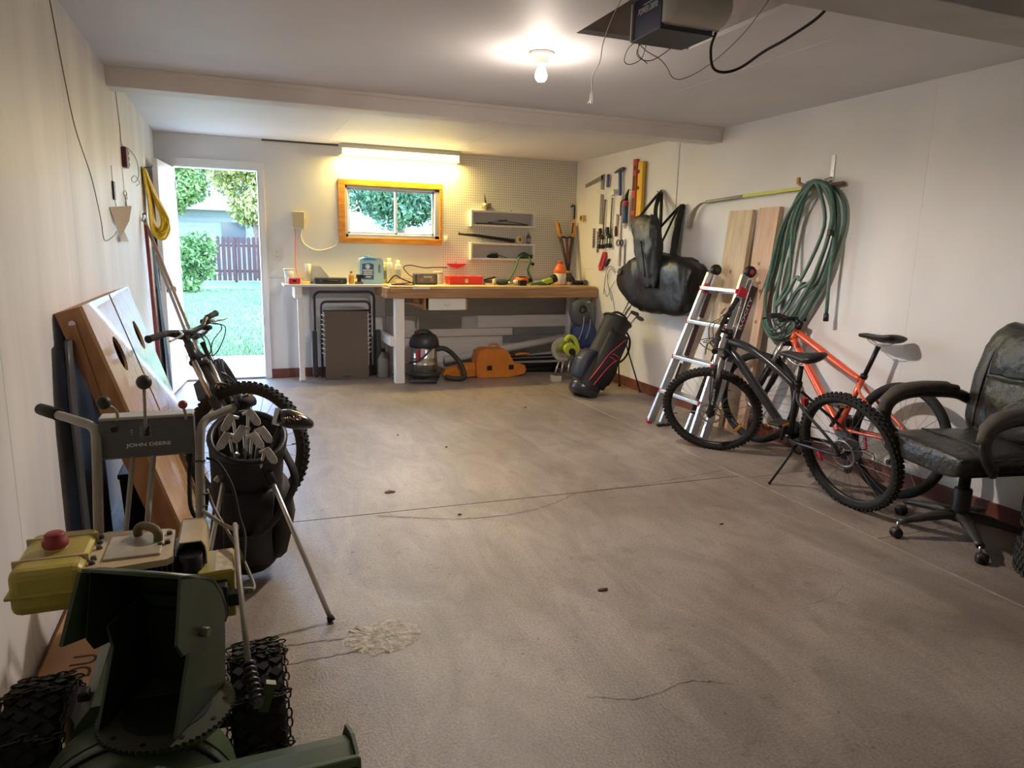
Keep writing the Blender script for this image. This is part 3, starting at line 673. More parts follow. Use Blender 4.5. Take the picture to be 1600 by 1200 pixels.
    G().tube([(-.143,2.15,.76),(-.147,2.11,.70),(-.145,2.06,.62),(-.118,2.05,.585),(-.100,2.06,.66)], .0062, 8, k=6).obj('cable', rubber, t, **W)
    G().tube([(-.10,2.12,.745),(-.07,2.10,.735),(-.035,2.04,.68),(-.02,1.98,.61),(-.008,1.93,.57),(-.015,1.84,.52)], .0042, 8, k=6).obj('cable', rubber, t, **W)
    G().tube([(-.103,2.08,.665),(-.085,2.04,.62),(-.050,1.96,.575),(-.025,1.90,.545),(-.002,1.82,.515),(.008,1.76,.500),(-.01,1.74,.503)], .0045, 8, k=6).obj('cable', mat('grey_cable', (.22,.20,.17), .5), t, **W)
    for z, y in ((.745,2.095),(.66,2.055),(.63,2.04)): G().torus((-.117,y,z), (0,.3,.95), .0145, .0025, 16, 6).obj('cable_tie', black_pl, t, **W)
    G().tube([(-.115,2.02,.625),(-.06,1.97,.595),(-.03,1.945,.588),(-.028,1.945,.600)], .0055, 8, k=4).obj('crank_bracket', tubm, t, **W)
    return t
snow_blower()
# ---------------------------------------------------------------- left wall: game boards, tools, ornaments
def game_board(label, y0):
    wdt = .612; L_ = 1.165
    top = V((-.540,0,1.107)); bot = V((-.197,0,.008)); d = (bot-top).normalized(); nrm = V((d.z,0,-d.x)); nrm = nrm if nrm.x > 0 else -nrm
    t = thing('cornhole_board', label, 'game board', (-.3,y0+wdt/2,0), group='pair of bean-bag toss boards')
    ply = mat('varnished_ply', (.66,.40,.20), .22, c2=(.55,.30,.13), vs=5, st=(2,5,.8), coat=.6)
    frm = mat('frame_pine', (.45,.22,.085), .5, c2=(.33,.14,.05), vs=7, st=(3,3,.6))
    P = lambda u, v, h: top+d*(L_*u)+V((0,y0+v,0))+nrm*h
    # face with a round hole
    hu, hv, hr = .205, wdt/2, .076; n = 32; th = .012
    circ = [(hu*L_+hr*math.cos(2*PI*i/n+PI/4), hv+hr*math.sin(2*PI*i/n+PI/4)) for i in range(n)]
    def sq(i):
        a = 2*PI*i/n+PI/4; c_, s_ = math.cos(a), math.sin(a); k = 1/max(abs(c_),abs(s_)); x, y = c_*k, s_*k
        return ((hu*L_+x*(hu*L_ if x < 0 else L_*(1-hu))), (hv+y*(hv if y < 0 else wdt-hv)))
    g = G(); sqr = [sq(i) for i in range(n)]
    for h in (0,-th):
        g.add([P(u/L_,v,h) for u,v in circ+sqr], [(i,(i+1)%n,n+(i+1)%n,n+i) for i in range(n)])
    g.add([P(u/L_,v,h) for h in (0,-th) for u,v in circ], [(i,(i+1)%n,n+(i+1)%n,n+i) for i in range(n)])
    g.add([P(u/L_,v,h) for h in (0,-th) for u,v in sqr], [(i,(i+1)%n,n+(i+1)%n,n+i) for i in range(n)])
    g.obj('playing_face', ply, t, w=True)
    fw, fd = .019, .085
    def bar(u0, u1, v0, v1): return G().add([P(u,v,h) for u in (u0,u1) for v in (v0,v1) for h in (-th-fd,-th)], [(0,1,3,2),(4,6,7,5),(0,4,5,1),(2,3,7,6),(0,2,6,4),(1,5,7,3)])
    for v0 in (0,wdt-fw): bar(0,1,v0,v0+fw).obj('side_rail', frm, t, w=True)
    for u0 in (0,1-fw/L_): bar(u0,u0+fw/L_,fw,wdt-fw).obj('end_rail', frm, t, w=True)
    q = P(.045,0,-.055); G().cyl(q-V((0,.008,0)), q+V((0,.002,0)), .012, n=12).obj('leg_bolt', steel, t, w=True)
    # folded-out leg, hanging behind the frame
    for v in (fw+.003, wdt-fw-.026):
        G().beam(P(.05,v+.011,-.055), P(.33,v+.011,-.085), .022, .085, (0,1,0)).obj('leg', frm, t, w=True)
    G().beam(P(.30,fw+.02,-.085), P(.30,wdt-fw-.02,-.085), .02, .06).obj('leg_crossbar', frm, t, w=True)
    return t
game_board('varnished wooden bean-bag board leaning on the left wall, nearer one', 3.05)
game_board('varnished wooden bean-bag board leaning on the left wall, further one', 3.697)
# dark grey plastic sled leaning behind the boards
g = G(); sm_ = mat('sled_dark_grey', (.075,.078,.085), .42, var=.2, vs=5)
rings = []
for k in range(11):
    f = k/10; z = .02+.96*f; hw_ = .27*(1-.25*max(0,f-.75)/.25*.8); x = XL+.047-.012*f
    rings.append([V((x+.02*math.cos(a)*1.0+(0.012 if abs(math.sin(a))>.8 else 0), 3.20+hw_*math.sin(a), z)) for a in [2*PI*i/20 for i in range(20)]])
g.loft(rings); g.solo('plastic_sled', sm_, 'dark grey plastic sled standing against the left wall behind the blower', 'sled')
# navy storage tote in the gap under the leaning boards
nv = mat('tote_navy', (.012,.014,.035), .5)
tt = thing('storage_tote', 'dark navy plastic tote under the leaning boards', 'tote', (-.46,3.80,0))
G().loft([[V((x*.075,y*.22,0)) for x,y in ((-1,-1),(1,-1),(1,1),(-1,1))],[V((x*.085,y*.24,.26)) for x,y in ((-1,-1),(1,-1),(1,1),(-1,1))]], True, False).obj('tub', nv, tt)
G().bb((-.092,-.25,.26),(.092,.25,.285), .006).obj('lid', nv, tt)
# flat cardboard box with stencilled letters on the floor by the wall
cb = thing('cardboard_box', 'flat brown cardboard box lying on the floor beside the chained tyre', 'box', (-.502,2.07,0))
cbm = mat('cardboard', (.50,.27,.12), .75, var=.15, vs=7)
G().bb((-.115,-.13,0),(.13,.82,.05), .004).obj('carton', cbm, cb); 
G().bb((-.13,-.13,0),(-.116,.82,.03)).obj('side_flap', mat('cardboard_shade', (.26,.14,.07), .8), cb)
inkb = mat('stencil_ink', (.055,.03,.02), .8)
text('stencil_lettering', 'DA E DU', .105, inkb, cb, basis((-.505,2.20,.0508), (.06,1,0), (-1,.06,0)), .0004, width=.36)
# ornaments, wires and boxes on the left wall
wire = mat('thin_wire', (.10,.085,.07), .6)
X = XL
G().tube([(X+.008,3.45,2.33),(X+.006,3.62,2.05),(X+.006,3.774,1.84),(X+.006,4.067,1.655),(X+.006,4.239,1.462),(X+.01,4.277,1.349),(X+.02,4.5,1.37),(X+.02,4.66,1.40)], .0022, 6, k=6).solo('loose_wire', wire, 'thin dark wire sagging down the left wall to the paper ornament', 'wire')
G().tube([(X+.008,5.12,2.32),(X+.006,5.24,2.06),(X+.006,5.27,1.95),(X+.006,5.6,1.96),(X+.006,6.0,1.93),(X+.006,6.06,1.82),(X+.01,5.75,1.75),(X+.01,5.6,1.76),(X+.01,5.8,1.80),(X+.01,6.05,1.77),(X+.01,5.85,1.735)], .0022, 6, k=6).solo('loose_wire', wire, 'thin curled wire above the maroon box on the left wall', 'wire')
t = thing('control_box', 'small maroon wall box with dark buttons on the left wall', 'switch box', (X,5.33,1.81))
G().bb((0,-.07,0),(.03,.03,.125), .004).obj('case', mat('maroon', (.13,.02,.035), .5), t); g = G().bb((.0,.03,.005),(.025,.075,.12), .003).obj('terminal_plate', mat('terminal_pale', (.5,.48,.46), .5), t)
for k in range(3): G().cyl((.024,.052,.028+k*.036),(.030,.052,.028+k*.036),.012,n=10).obj('terminal', black_pl, t)
t = thing('thermometer', 'small black thermometer strip on the left wall', 'thermometer', (X,4.78,1.58)); G().bb((0,-.03,0),(.012,.03,.105), .004).obj('strip', black_pl, t); G().tube([(.004,-.012,.10),(.006,-.035,.19)], .0015, 5).obj('string', wire, t)
G().tube([(.004,.012,.0),(.01,.03,-.05)], .0015, 5).obj('wire_tail', wire, t)
t = thing('metal_charm', 'dangling silver metal charm hanging on the left wall', 'ornament', (X,5.22,1.52)); G().tube([(.006,0,.13),(.006,-.02,.28)], .0012, 5).obj('string', wire, t)
for k in range(6): G().torus((.012,.012*math.sin(k*2.1),.01+.022*k), (1,.3*math.sin(k),0), .018+.004*math.sin(k*3), .0035, 14, 6).obj('ring', steel, t)
t = thing('paper_fish_ornament', 'folded beige paper fish ornament hanging on the left wall', 'ornament', (X,4.85,1.345)); pm = mat('beige_card', (.55,.47,.37), .7)
def sheet(pts, th=.002):
    c_ = [V(p) for p in pts]; n_ = (c_[1]-c_[0]).cross(c_[2]-c_[0]).normalized()*th; k = len(c_)
    return G().add(c_+[p+n_ for p in c_], [list(range(k))[::-1], list(range(k,2*k))]+[(i,(i+1)%k,k+(i+1)%k,k+i) for i in range(k)])
sheet([(.004,-.28,.185),(.09,-.06,.205),(.07,-.04,.12),(.02,-.06,.02)]).obj('fin', pm, t); sheet([(.09,-.06,.205),(.02,.29,.185),(.03,.12,.14),(.07,-.04,.12)]).obj('fin', mat('beige_card_b', (.62,.55,.45), .7), t)
sheet([(.02,-.06,.02),(.03,.02,.065),(.03,.20,-.005),(.015,-.04,-.002)]).obj('tail', pm, t)
# yellow rope coil
t = thing('rope_coil', 'coil of yellow rope hanging high beside the open door', 'rope', (X,6.36,1.36)); ym = mat('rope_yellow', (.85,.60,.03), .55, var=.2, vs=40)
r_ = random.Random(5); pts = []
for k in range(22):
    w_ = .10+.16*r_.random(); b = r_.uniform(.0,.10); xo = .012+.010*r_.random(); c_ = r_.uniform(-.03,.05)
    e = .3+.7*r_.random(); pts += [(xo,-.07+.007*k,.54),(xo+.02,-.08+.012*k+c_,.30),(xo+.03,-.06+.012*k+c_,b+.06),(xo+.06+.05*e,.02+c_,b),(xo+.07+.07*e,.08+w_*.3,.10+b),(xo+.03+.02*e,.0+.01*k+w_*.2,.36)]
G().tube(pts, .0075, 6, k=4).obj('loops', ym, t); G().tube([(0,-.03,.545),(.07,-.02,.55),(.075,.0,.565)], .006, 6).obj('hook', dsteel, t)
# long handled tools leaning in the corner by the door
def stick(n, label, a, b, r, m, group='long-handled tools by the door'):
    t = thing(n, label, 'tool', (b[0],b[1],0), group=group); G().tube([a, b], r, 10).obj('handle', m, t, w=True); return t
maroon = mat('handle_maroon', (.22,.03,.05), .4); tanh = mat('handle_wood_tan', (.45,.29,.18), .5, var=.25, vs=20, st=(1,1,.2)); greyh = mat('handle_grey', (.30,.27,.26), .5)
t = stick('push_broom', 'maroon-handled broom leaning on the left wall below the rope', (X+.03,6.05,1.50), (-.52,5.45,.16), .014, maroon)
G().cyl((X+.03,6.05,1.50),(X+.025,6.08,1.545),.016).obj('end_cap', black_pl, t, w=True); G().beam((-.62,5.44,.14),(-.42,5.44,.14),.05,.07,(0,1,0),.008).obj('broom_head', maroon, t, w=True)
for k in range(12): G().box((-.61+k*.017,5.435,.055),(.012,.05,.11)).obj('bristle_tuft', mat('bristle', (.12,.11,.10), .8), t, w=True)
t = stick('garden_rake', 'tan wooden-handled rake leaning on the left wall below the rope', (X+.03,6.02,1.49), (-.22,6.55,.10), .013, tanh)
G().tube([(X+.04,6.02,1.49),(X+.03,6.0,1.535),(X+.02,5.97,1.49)], .008, 8, k=4).obj('hang_loop', steel, t, w=True)
G().beam((-.34,6.56,.09),(-.10,6.56,.09),.02,.02).obj('rake_bar', dsteel, t, w=True)
for k in range(8): G().tube([(-.33+k*.032,6.56,.09),(-.33+k*.032,6.57,.03),(-.33+k*.032,6.55,.005)], .004, 6).obj('tine', dsteel, t, w=True)
t = stick('shovel', 'grey-handled shovel leaning beside the open door', (X+.06,6.30,1.24), (-.28,6.20,.25), .013, greyh)
G().loft([[V((-.28+x,6.20+.01,.25)) for x in (-.02,.02)],[V((-.27+x,6.21,.20)) for x in (-.09,.09)],[V((-.25+x,6.23,.06)) for x in (-.085,.085)],[V((-.24+x,6.235,.0)) for x in (-.02,.02)]], False, True, False).obj('blade', dsteel, t, w=True)
t = stick('hoe', 'blue-grey pole leaning in the corner behind the open door', (X+.02,6.62,1.30), (-.545,6.50,.02), .012, mat('handle_blue_grey', (.16,.26,.38), .45))
G().cyl((-.545,6.50,.02),(-.544,6.499,.0),.017).obj('foot_cap', rubber, t, w=True)
# ---------------------------------------------------------------- bicycles
def bike(name, label, yaw, lean, steer, rear=None, fhub=None, R=.345, frame_m=None, fork_m=None, acc_m=None, curve=0., knobs=True, kick=False, saddle_h=.20, tyre_r=.026, extras=(), dirt=None, seed=0, hx=1.10, stl=.45, ht=.13, fl_=.50, tilt=0.):
    u = V((-.358,0,.934)); C = V((hx-.042-.358*fl_,0,R-.016+.934*fl_)); HT = C+u*ht
    def mats(p):
        return Matrix.Rotation(yaw,4,'Z') @ Matrix.Rotation(-lean,4,'X') @ Matrix.Rotation(p,4,'Y')
    Rs = Matrix.Translation(C) @ Matrix.Rotation(steer,4,u) @ Matrix.Translation(-C)
    pitch = 0.; rt_ = R+tyre_r*.0
    for it in range(6):
        M = mats(pitch)
        fz = min((M @ Rs @ V((hx+R*math.cos(a),0,R+R*math.sin(a)))).z for a in [2*PI*i/180 for i in range(180)])
        rz = min((M @ V((R*math.cos(a),0,R+R*math.sin(a)))).z for a in [2*PI*i/180 for i in range(180)])
        pitch += (fz-rz)/hx
    M = mats(pitch)
    rz = min((M @ V((R*math.cos(a),0,R+R*math.sin(a)))).z for a in [2*PI*i/180 for i in range(180)])
    if rear is not None: off = V((rear[0],rear[1],0))-M.to_translation(); off.z = -rz+tyre_r*abs(math.sin(lean))*.3+.003
    else:
        h = M @ Rs @ V((hx,0,R)); off = V((fhub[0]-h.x,fhub[1]-h.y,-rz+.003))
    M = Matrix.Translation(off) @ M
    t = thing(name, label, 'bicycle', M=M, group='mountain bikes')
    fm_ = frame_m; km = acc_m or bmetal; hub = V((hx,0,R)); rh = V((0,0,R)); BB = V((.43,0,.30)); ST = BB+V((-.292,0,.956))*stl
    chrome = mat('bike_chrome', (.5,.5,.5), .3, 1.); tread = mat('tyre_rubber', (.011,.011,.011), .8, c2=dirt, vs=25) if dirt is None else mat('tyre_rubber_dusty', (.022,.021,.019), .9, var=.4, vs=25)
    def wheel(n, c, X):
        rim = G().lathe([(R-.052,-.011),(R-.040,-.013),(R-.034,-.012),(R-.034,.012),(R-.040,.013),(R-.052,.011),(R-.052,-.011)], c, (0,1,0), 56).xf(X).obj(n, bmetal, t)
        g = G().torus(c, (0,1,0), R-tyre_r, tyre_r, 64, 10)
        if knobs:
            for i in range(66):
                for k, (yy, rr) in enumerate(((-.022,R-.010),(-.009,R+.0005),(.009,R+.0005),(.022,R-.010))):
                    a = 2*PI*(i+.5*(k%2))/66
                    g.box((c.x+rr*math.cos(a),yy,c.z+rr*math.sin(a)), (.009,.010,.013), Matrix.Rotation(-a,3,'Y'))
        g.xf(X).obj('tyre', tread, rim)
        sp = G(); r_ = random.Random(seed)
        for i in range(28):
            a = 2*PI*i/28; s_ = 1 if i % 2 else -1; a2 = a+(.9 if (i//2)%2 else -.9)
            sp.cyl(c+V((.028*math.cos(a2),s_*.032,.028*math.sin(a2))), c+V(((R-.05)*math.cos(a),0,(R-.05)*math.sin(a))), .0013, n=4, cap=False)
        sp.xf(X).obj('spokes', mat('spoke_steel', (.30,.29,.28), .4, .9), rim)
        G().lathe([(0,-.055),(.010,-.055),(.012,-.038),(.032,-.036),(.032,-.031),(.016,-.027),(.016,.027),(.032,.031),(.032,.036),(.012,.038),(.010,.055),(0,.055)], c, (0,1,0), 18).xf(X).obj('hub', bmetal, rim)
        d = G()
        d.lathe([(.066,.040),(.080,.040),(.080,.042),(.066,.042),(.066,.040)], c, (0,1,0), 40)
        for k in range(6):
            a = 2*PI*k/6; d.beam(c+V((.028*math.cos(a),.041,.028*math.sin(a))), c+V((.068*math.cos(a+.5),.041,.068*math.sin(a+.5))), .0025, .008, (0,1,0))
        d.xf(X).obj('brake_disc', mat('disc_steel', (.42,.40,.38), .35, 1., var=.3, vs=30), rim)
        G().cyl(c+V((R-.085,.004,0)), c+V((R-.05,.004,0)), .0035, n=6).xf(X).obj('valve', bmetal, rim)
        return rim
    I = Matrix(); fw = wheel('front_wheel', hub, Rs); rw = wheel('rear_wheel', rh, I)
    # frame
    mid = lambda a, b, f, dz=0.: a.lerp(b,f)+V((0,0,dz))
    fr = G()
    tt0, tt1 = ST+V((.012,0,-.03)), HT-u*.02
    fr.tube([tt0, mid(tt0,tt1,.35,curve), mid(tt0,tt1,.7,curve*1.1), tt1], [.019,.021,.024,.024], 12, k=5)
    d0, d1_ = BB+V((.01,0,.01)), C+u*.035
    fr.tube([d0, mid(d0,d1_,.4,curve*.3), mid(d0,d1_,.8,curve*.5), d1_], [.026,.027,.026,.024], 12, k=5)
    fr.tube([BB, ST], .0175, 12); fr.cyl(C+u*.01, HT+u*.005, .024, n=16); fr.cyl(BB-V((0,.036,0)), BB+V((0,.036,0)), .023, n=16)
    for s_ in (-1,1):
        fr.tube([BB+V((-.03,s_*.03,0)), BB+V((-.14,s_*.05,.008)), rh+V((.05,s_*.066,-.004)), rh+V((0,s_*.066,0))], .010, 8, k=4)
        fr.tube([ST+V((.0,s_*.015,-.05)), ST+V((-.05,s_*.045,-.11)), rh+V((.05,s_*.066,.07)), rh+V((0,s_*.066,0))], .0085, 8, k=4)
    fo = fr.obj('frame', fm_, t)
    # fork
    fk = G(); fk.cyl(C-u*.01, C+u*.02, .030, n=14); q = hub-C; f = V((.934,0,.358))
    for s_ in (-1,1):
        top = C+V((0,s_*.062,0))+f*.02
        fk.tube([C+V((0,s_*.02,0)), C+V((0,s_*.055,.0))+f*.01, top-u*.01], .019, 10)
    fk.xf(Rs).obj('fork_crown', fork_m or km, t)
    for s_ in (-1,1):
        top = C+V((0,s_*.062,0))+f*.02; bot = hub+V((0,s_*.062,0)); m_ = top.lerp(bot,.42)
        st = G().cyl(top, m_, .0155, n=12).xf(Rs).obj('stanchion', chrome, t)
        lo = G().tube([m_, m_.lerp(bot,.5), bot-u*.015], [.0225,.0215,.015], 12).xf(Rs).obj('fork_leg', fork_m or km, t)
        if s_ == 1 and 'fork_text' in extras:
            c_ = m_.lerp(bot,.38)+V((0,.0228,0)); text('fork_lettering', 'SUNTOUR', .020, mat('print_white', (.75,.75,.72)), lo, Rs @ basis(c_, tuple(u), tuple(-f)), .0004, w=False, width=.13)
    arch = m_+u*.02; G().tube([arch+V((0,-.0,0))+V((0,0,0)), arch+V((0,-.06,0))+V((0,.062*0,0))], .001, 4)
    a_ = [m_+V((0,-.124,-.0)), m_+V((0,-.115,0))+u*.05+f*.03, m_+V((0,-.062,0))+u*.065+f*.035, m_+V((0,-.009,0))+u*.05+f*.03, m_]
    G().tube(a_, .009, 8, k=4).xf(Rs).obj('fork_arch', fork_m or km, t)
    # cockpit
    B = HT+u*.05+f*.065
    Rh = Rs @ Matrix.Translation(B) @ Matrix.Rotation(tilt,4,f) @ Matrix.Translation(-B)
    G().cyl(HT+u*.0, HT+u*.055, .018, n=12).xf(Rs).obj('headset', km, t)
    G().tube([HT+u*.038, HT+u*.045+f*.03, B], .017, 10).xf(Rs).obj('stem', km, t)
    hb = G().tube([B+V((-.045,-.34,.03)), B+V((-.03,-.20,.028)), B+V((0,-.09,.006)), B+V((0,-.03,0)), B+V((0,.03,0)), B+V((0,.09,.006)), B+V((-.03,.20,.028)), B+V((-.045,.34,.03))], .0135, 10, k=4).xf(Rh).obj('handlebar', km, t)
    for s_ in (-1,1):
        ga, gb = B+V((-.031,s_*.21,.0283)), B+V((-.046,s_*.345,.0302))
        G().tube([ga, ga.lerp(gb,.3), ga.lerp(gb,.9), gb], [.0165,.0155,.0165,.019], 12).xf(Rh).obj('grip', rubber, hb)
        G().box(B+V((-.02,s_*.165,.015)), (.045,.05,.026), (0,.3,0), .008).xf(Rh).obj('brake_mount', km, hb)
        G().tube([B+V((.005,s_*.155,.02)), B+V((.035,s_*.19,.010)), B+V((.035,s_*.25,.005)), B+V((.028,s_*.30,.002))], [.008,.006,.0055,.006], 8, k=4).xf(Rh).obj('brake_lever', chrome if 'silver' in extras else km, hb)
        G().box(B+V((.0,s_*.120,-.012)), (.05,.045,.022), (0,.2,0), .008).xf(Rh).obj('shifter', km, hb)
    e0 = B+V((.02,.15,.015)); cb_ = mat('cable_black', (.012,.012,.012), .5)
    for k, (yy, oo) in enumerate(((.15,.09),(.12,.12),(-.15,.10),(-.12,.07))):
        p0 = Rh @ (B+V((.02,yy,.01))); p1 = Rh @ (B+V((oo,yy*.7,-.02))); p2 = Rs @ (B+V((oo*.8,yy*.1,-.13)))
        p3 = (Rs @ (hub+V((-.03,.07,.12)))) if k == 0 else (d1_+V((-.02,.03*(1 if yy>0 else -1),-.0)))
        G().tube([p0,p1,p2,p3], .0028, 6, k=7).obj('cable', cb_, t)
    # saddle and post
    sp0 = ST; sp1 = ST+V((-.292,0,.956))*saddle_h
    G().cyl(ST-V((-.01,0,.04)), sp1, .0142, n=12).obj('seatpost', km, t); G().lathe([(.016,-.012),(.022,-.012),(.022,.012),(.016,.012)], ST, (-.292,0,.956), 14).obj('seat_clamp', km, t)
    g = G(); rings = []
    for k, (x, w_, zt, th) in enumerate(((.155,.012,-.006,.012),(.145,.022,.0,.022),(.10,.028,.004,.030),(.03,.036,.002,.036),(-.03,.055,.002,.042),(-.08,.074,.008,.046),(-.115,.076,.014,.044),(-.135,.06,.014,.030),(-.142,.03,.010,.014))):
        rings.append([V((x, w_*math.cos(a), zt+(th*.35*math.sin(a) if math.sin(a) > 0 else th*math.sin(a)*.8))) for a in [2*PI*i/14 for i in range(14)]])
    sa = g.loft(rings).xf(Matrix.Translation(sp1+V((0,0,.055)))).obj('saddle', mat('saddle_black', (.013,.013,.014), .42, bump=.05, bs=60), t)
    for s_ in (-1,1): G().tube([sp1+V((.10,s_*.015,.045)), sp1+V((.03,s_*.022,.012)), sp1+V((-.04,s_*.022,.012)), sp1+V((-.10,s_*.03,.045))], .0035, 6, k=3).obj('saddle_rail', chrome, sa)
    # drivetrain (right side is -y)
    cr = G()
    for r0, yy, n_ in ((.088,-.050,40),(.066,-.043,30)):
        out = []
        for i in range(n_*2):
            a = PI*i/n_; r = r0 if i % 2 else r0-.006; out.append((BB.x+r*math.cos(a), BB.z+r*math.sin(a)))
        cr.prism(out, 'y', yy-.0015, yy+.0015)
    co = cr.obj('chainring', dsteel, t)
    ca = math.radians(-62)
    for s_, aa in ((-1,ca),(1,ca+PI)):
        e = BB+V((.17*math.cos(aa),s_*.078,.17*math.sin(aa)))
        cro = G().beam(BB+V((0,s_*.066,0)), e, .014, .026, (0,1,0), .005).obj('crank_arm', km, t)
        pd = G().box(e+V((0,s_*.055,0)), (.095,.085,.018), None, .004).obj('pedal', black_pl, cro); G().cyl(e, e+V((0,s_*.09,0)), .006, n=8).obj('pedal_axle', chrome, cro)
        for k in (-1,1): G().box(e+V((k*.049,s_*.055,0)), (.004,.05,.012)).obj('pedal_reflector', mat('reflector_amber', (.85,.35,.02), .25), pd)
    cs = G()
    for k in range(6): cs.cyl(rh+V((0,-.026-.005*k,0)), rh+V((0,-.028-.005*k,0)), .058-.007*k, n=28)
    cs.obj('cassette', dsteel, t)
    dq = rh+V((.02,-.06,-.075)); 
    dl = G().beam(rh+V((.0,-.06,-.02)), dq, .012, .03, (0,1,0), .004).beam(dq, dq+V((.05,0,-.075)), .012, .026, (0,1,0), .004).cyl(dq-V((0,.008,0)), dq+V((0,.008,0)), .02, n=14).cyl(dq+V((.05,-.008,-.075)), dq+V((.05,.008,-.075)), .02, n=14).obj('derailleur', km, t)
    G().tube([rh+V((0,-.045,.052)), BB+V((0,-.050,.086)), BB+V((.084,-.05,.02)), BB+V((.02,-.05,-.084)), dq+V((.06,.01,-.09)), dq+V((.04,.01,-.05)), dq+V((.0,.01,.02)), rh+V((-.05,-.045,-.02)), rh+V((-.03,-.045,.045))], .0045, 5, True, flat=.6).obj('chain', dsteel, t)
    G().tube([rh+V((.28,.04,.0)), rh+V((-.05,-.07,.0)), rh+V((-.09,-.075,-.06)), dq+V((-.02,0,0))], .0028, 6, k=6).obj('cable', cb_, t)
    if kick:
        k0 = BB+V((-.09,.035,-.02)); k1 = V((.40,.245,.0)); Mi = M.inverted(); k1 = Mi @ V(kick)
        ks = G().tube([k0, k0+V((.0,.03,-.01)), k0.lerp(k1,.2), k1], .0075, 8, k=3).obj('kickstand', km, t); G().sph(k1, .010, 8).obj('foot', rubber, ks)
    if 'reflectors' in extras:
        for w_, X, a, m_ in ((fw,Rs,-2.3,mat('reflector_amber', (.85,.35,.02), .25)),(rw,I,-.35,mat('reflector_red', (.7,.03,.08), .25))):
            c_ = hub if w_ is fw else rh; G().box(c_+V(((R-.115)*math.cos(a),.006,(R-.115)*math.sin(a))), (.018,.016,.075), Matrix.Rotation(-a+.0,3,'Y') @ Matrix.Rotation(.0,3,'Y'), .004).xf(X).obj('reflector', m_, w_)
    if 'bottle' in extras:
        b0 = mid(d0,d1_,.35)+V((.0,0,.06)); b1 = mid(d0,d1_,.72)+V((-.02,0,.06))
        bo = G().tube([b0, b0.lerp(b1,.7), b0.lerp(b1,.8), b1], [.036,.036,.03,.022], 14).obj('bottle', mat('bottle_red', (.75,.04,.04), .35), t); G().cyl(b1, b1.lerp(b0,-.12), .012, n=10).obj('bottle_cap', mat('bottle_orange', (.85,.30,.02), .4), bo)
    if 'cage' in extras:
        b0 = mid(BB,ST,.25)+V((.045,0,0)); e = (ST-BB).normalized()
        G().tube([b0, b0+V((.06,0,.02)), b0+e*.06+V((.07,.03,0)), b0+e*.12+V((.05,.035,.0)), b0+e*.14+V((0,.0,0)), b0+e*.12+V((.05,-.035,0)), b0+e*.06+V((.07,-.03,0))], .003, 6, True, k=4).obj('bottle_cage', bmetal, t)
    if 'tail' in extras:
        c_ = ST+V((-.0,.0,-.10))-V((.04,0,0)); G().box(c_, (.03,.035,.05), None, .008).obj('tail_light', mat('tail_red', (.35,.02,.02), .35), t)
    return t, M
grey_f = mat('frame_graphite', (.028,.029,.033), .28, .3, c2=(.018,.019,.022), vs=5); org_f = mat('frame_orange', (.78,.11,.04), .3, .2, coat=.4); dark_f = mat('frame_dark_blue', (.03,.032,.045), .35, .3)
bike('bicycle', 'dark grey mountain bike propped on its kickstand in front of the orange one', math.radians(91), math.radians(13), math.radians(40), rear=(3.10,2.725), R=.328, hx=1.13, stl=.37, ht=.11, fl_=.47, frame_m=grey_f, curve=.04, kick=(2.93,3.18,.008), saddle_h=.12, extras=('fork_text','reflectors','silver','tail'), dirt=True, seed=1)
bike('bicycle', 'bright orange mountain bike leaning on the right wall', math.radians(88), math.radians(-7), math.radians(16), rear=(3.43,2.80), R=.332, hx=1.20, stl=.36, ht=.11, fl_=.47, frame_m=org_f, fork_m=bmetal, curve=0., saddle_h=.20, knobs=False, extras=('cage','reflectors'), seed=2)
bike('bicycle', 'dark mountain bike with turned front wheel beside the wooden game boards', math.radians(-91), math.radians(-22.5), math.radians(66), fhub=(.012,3.67), R=.335, tyre_r=.030, frame_m=dark_f, curve=.0, saddle_h=.15, stl=.40, ht=.11, tilt=.28, extras=('bottle','silver'), seed=3)
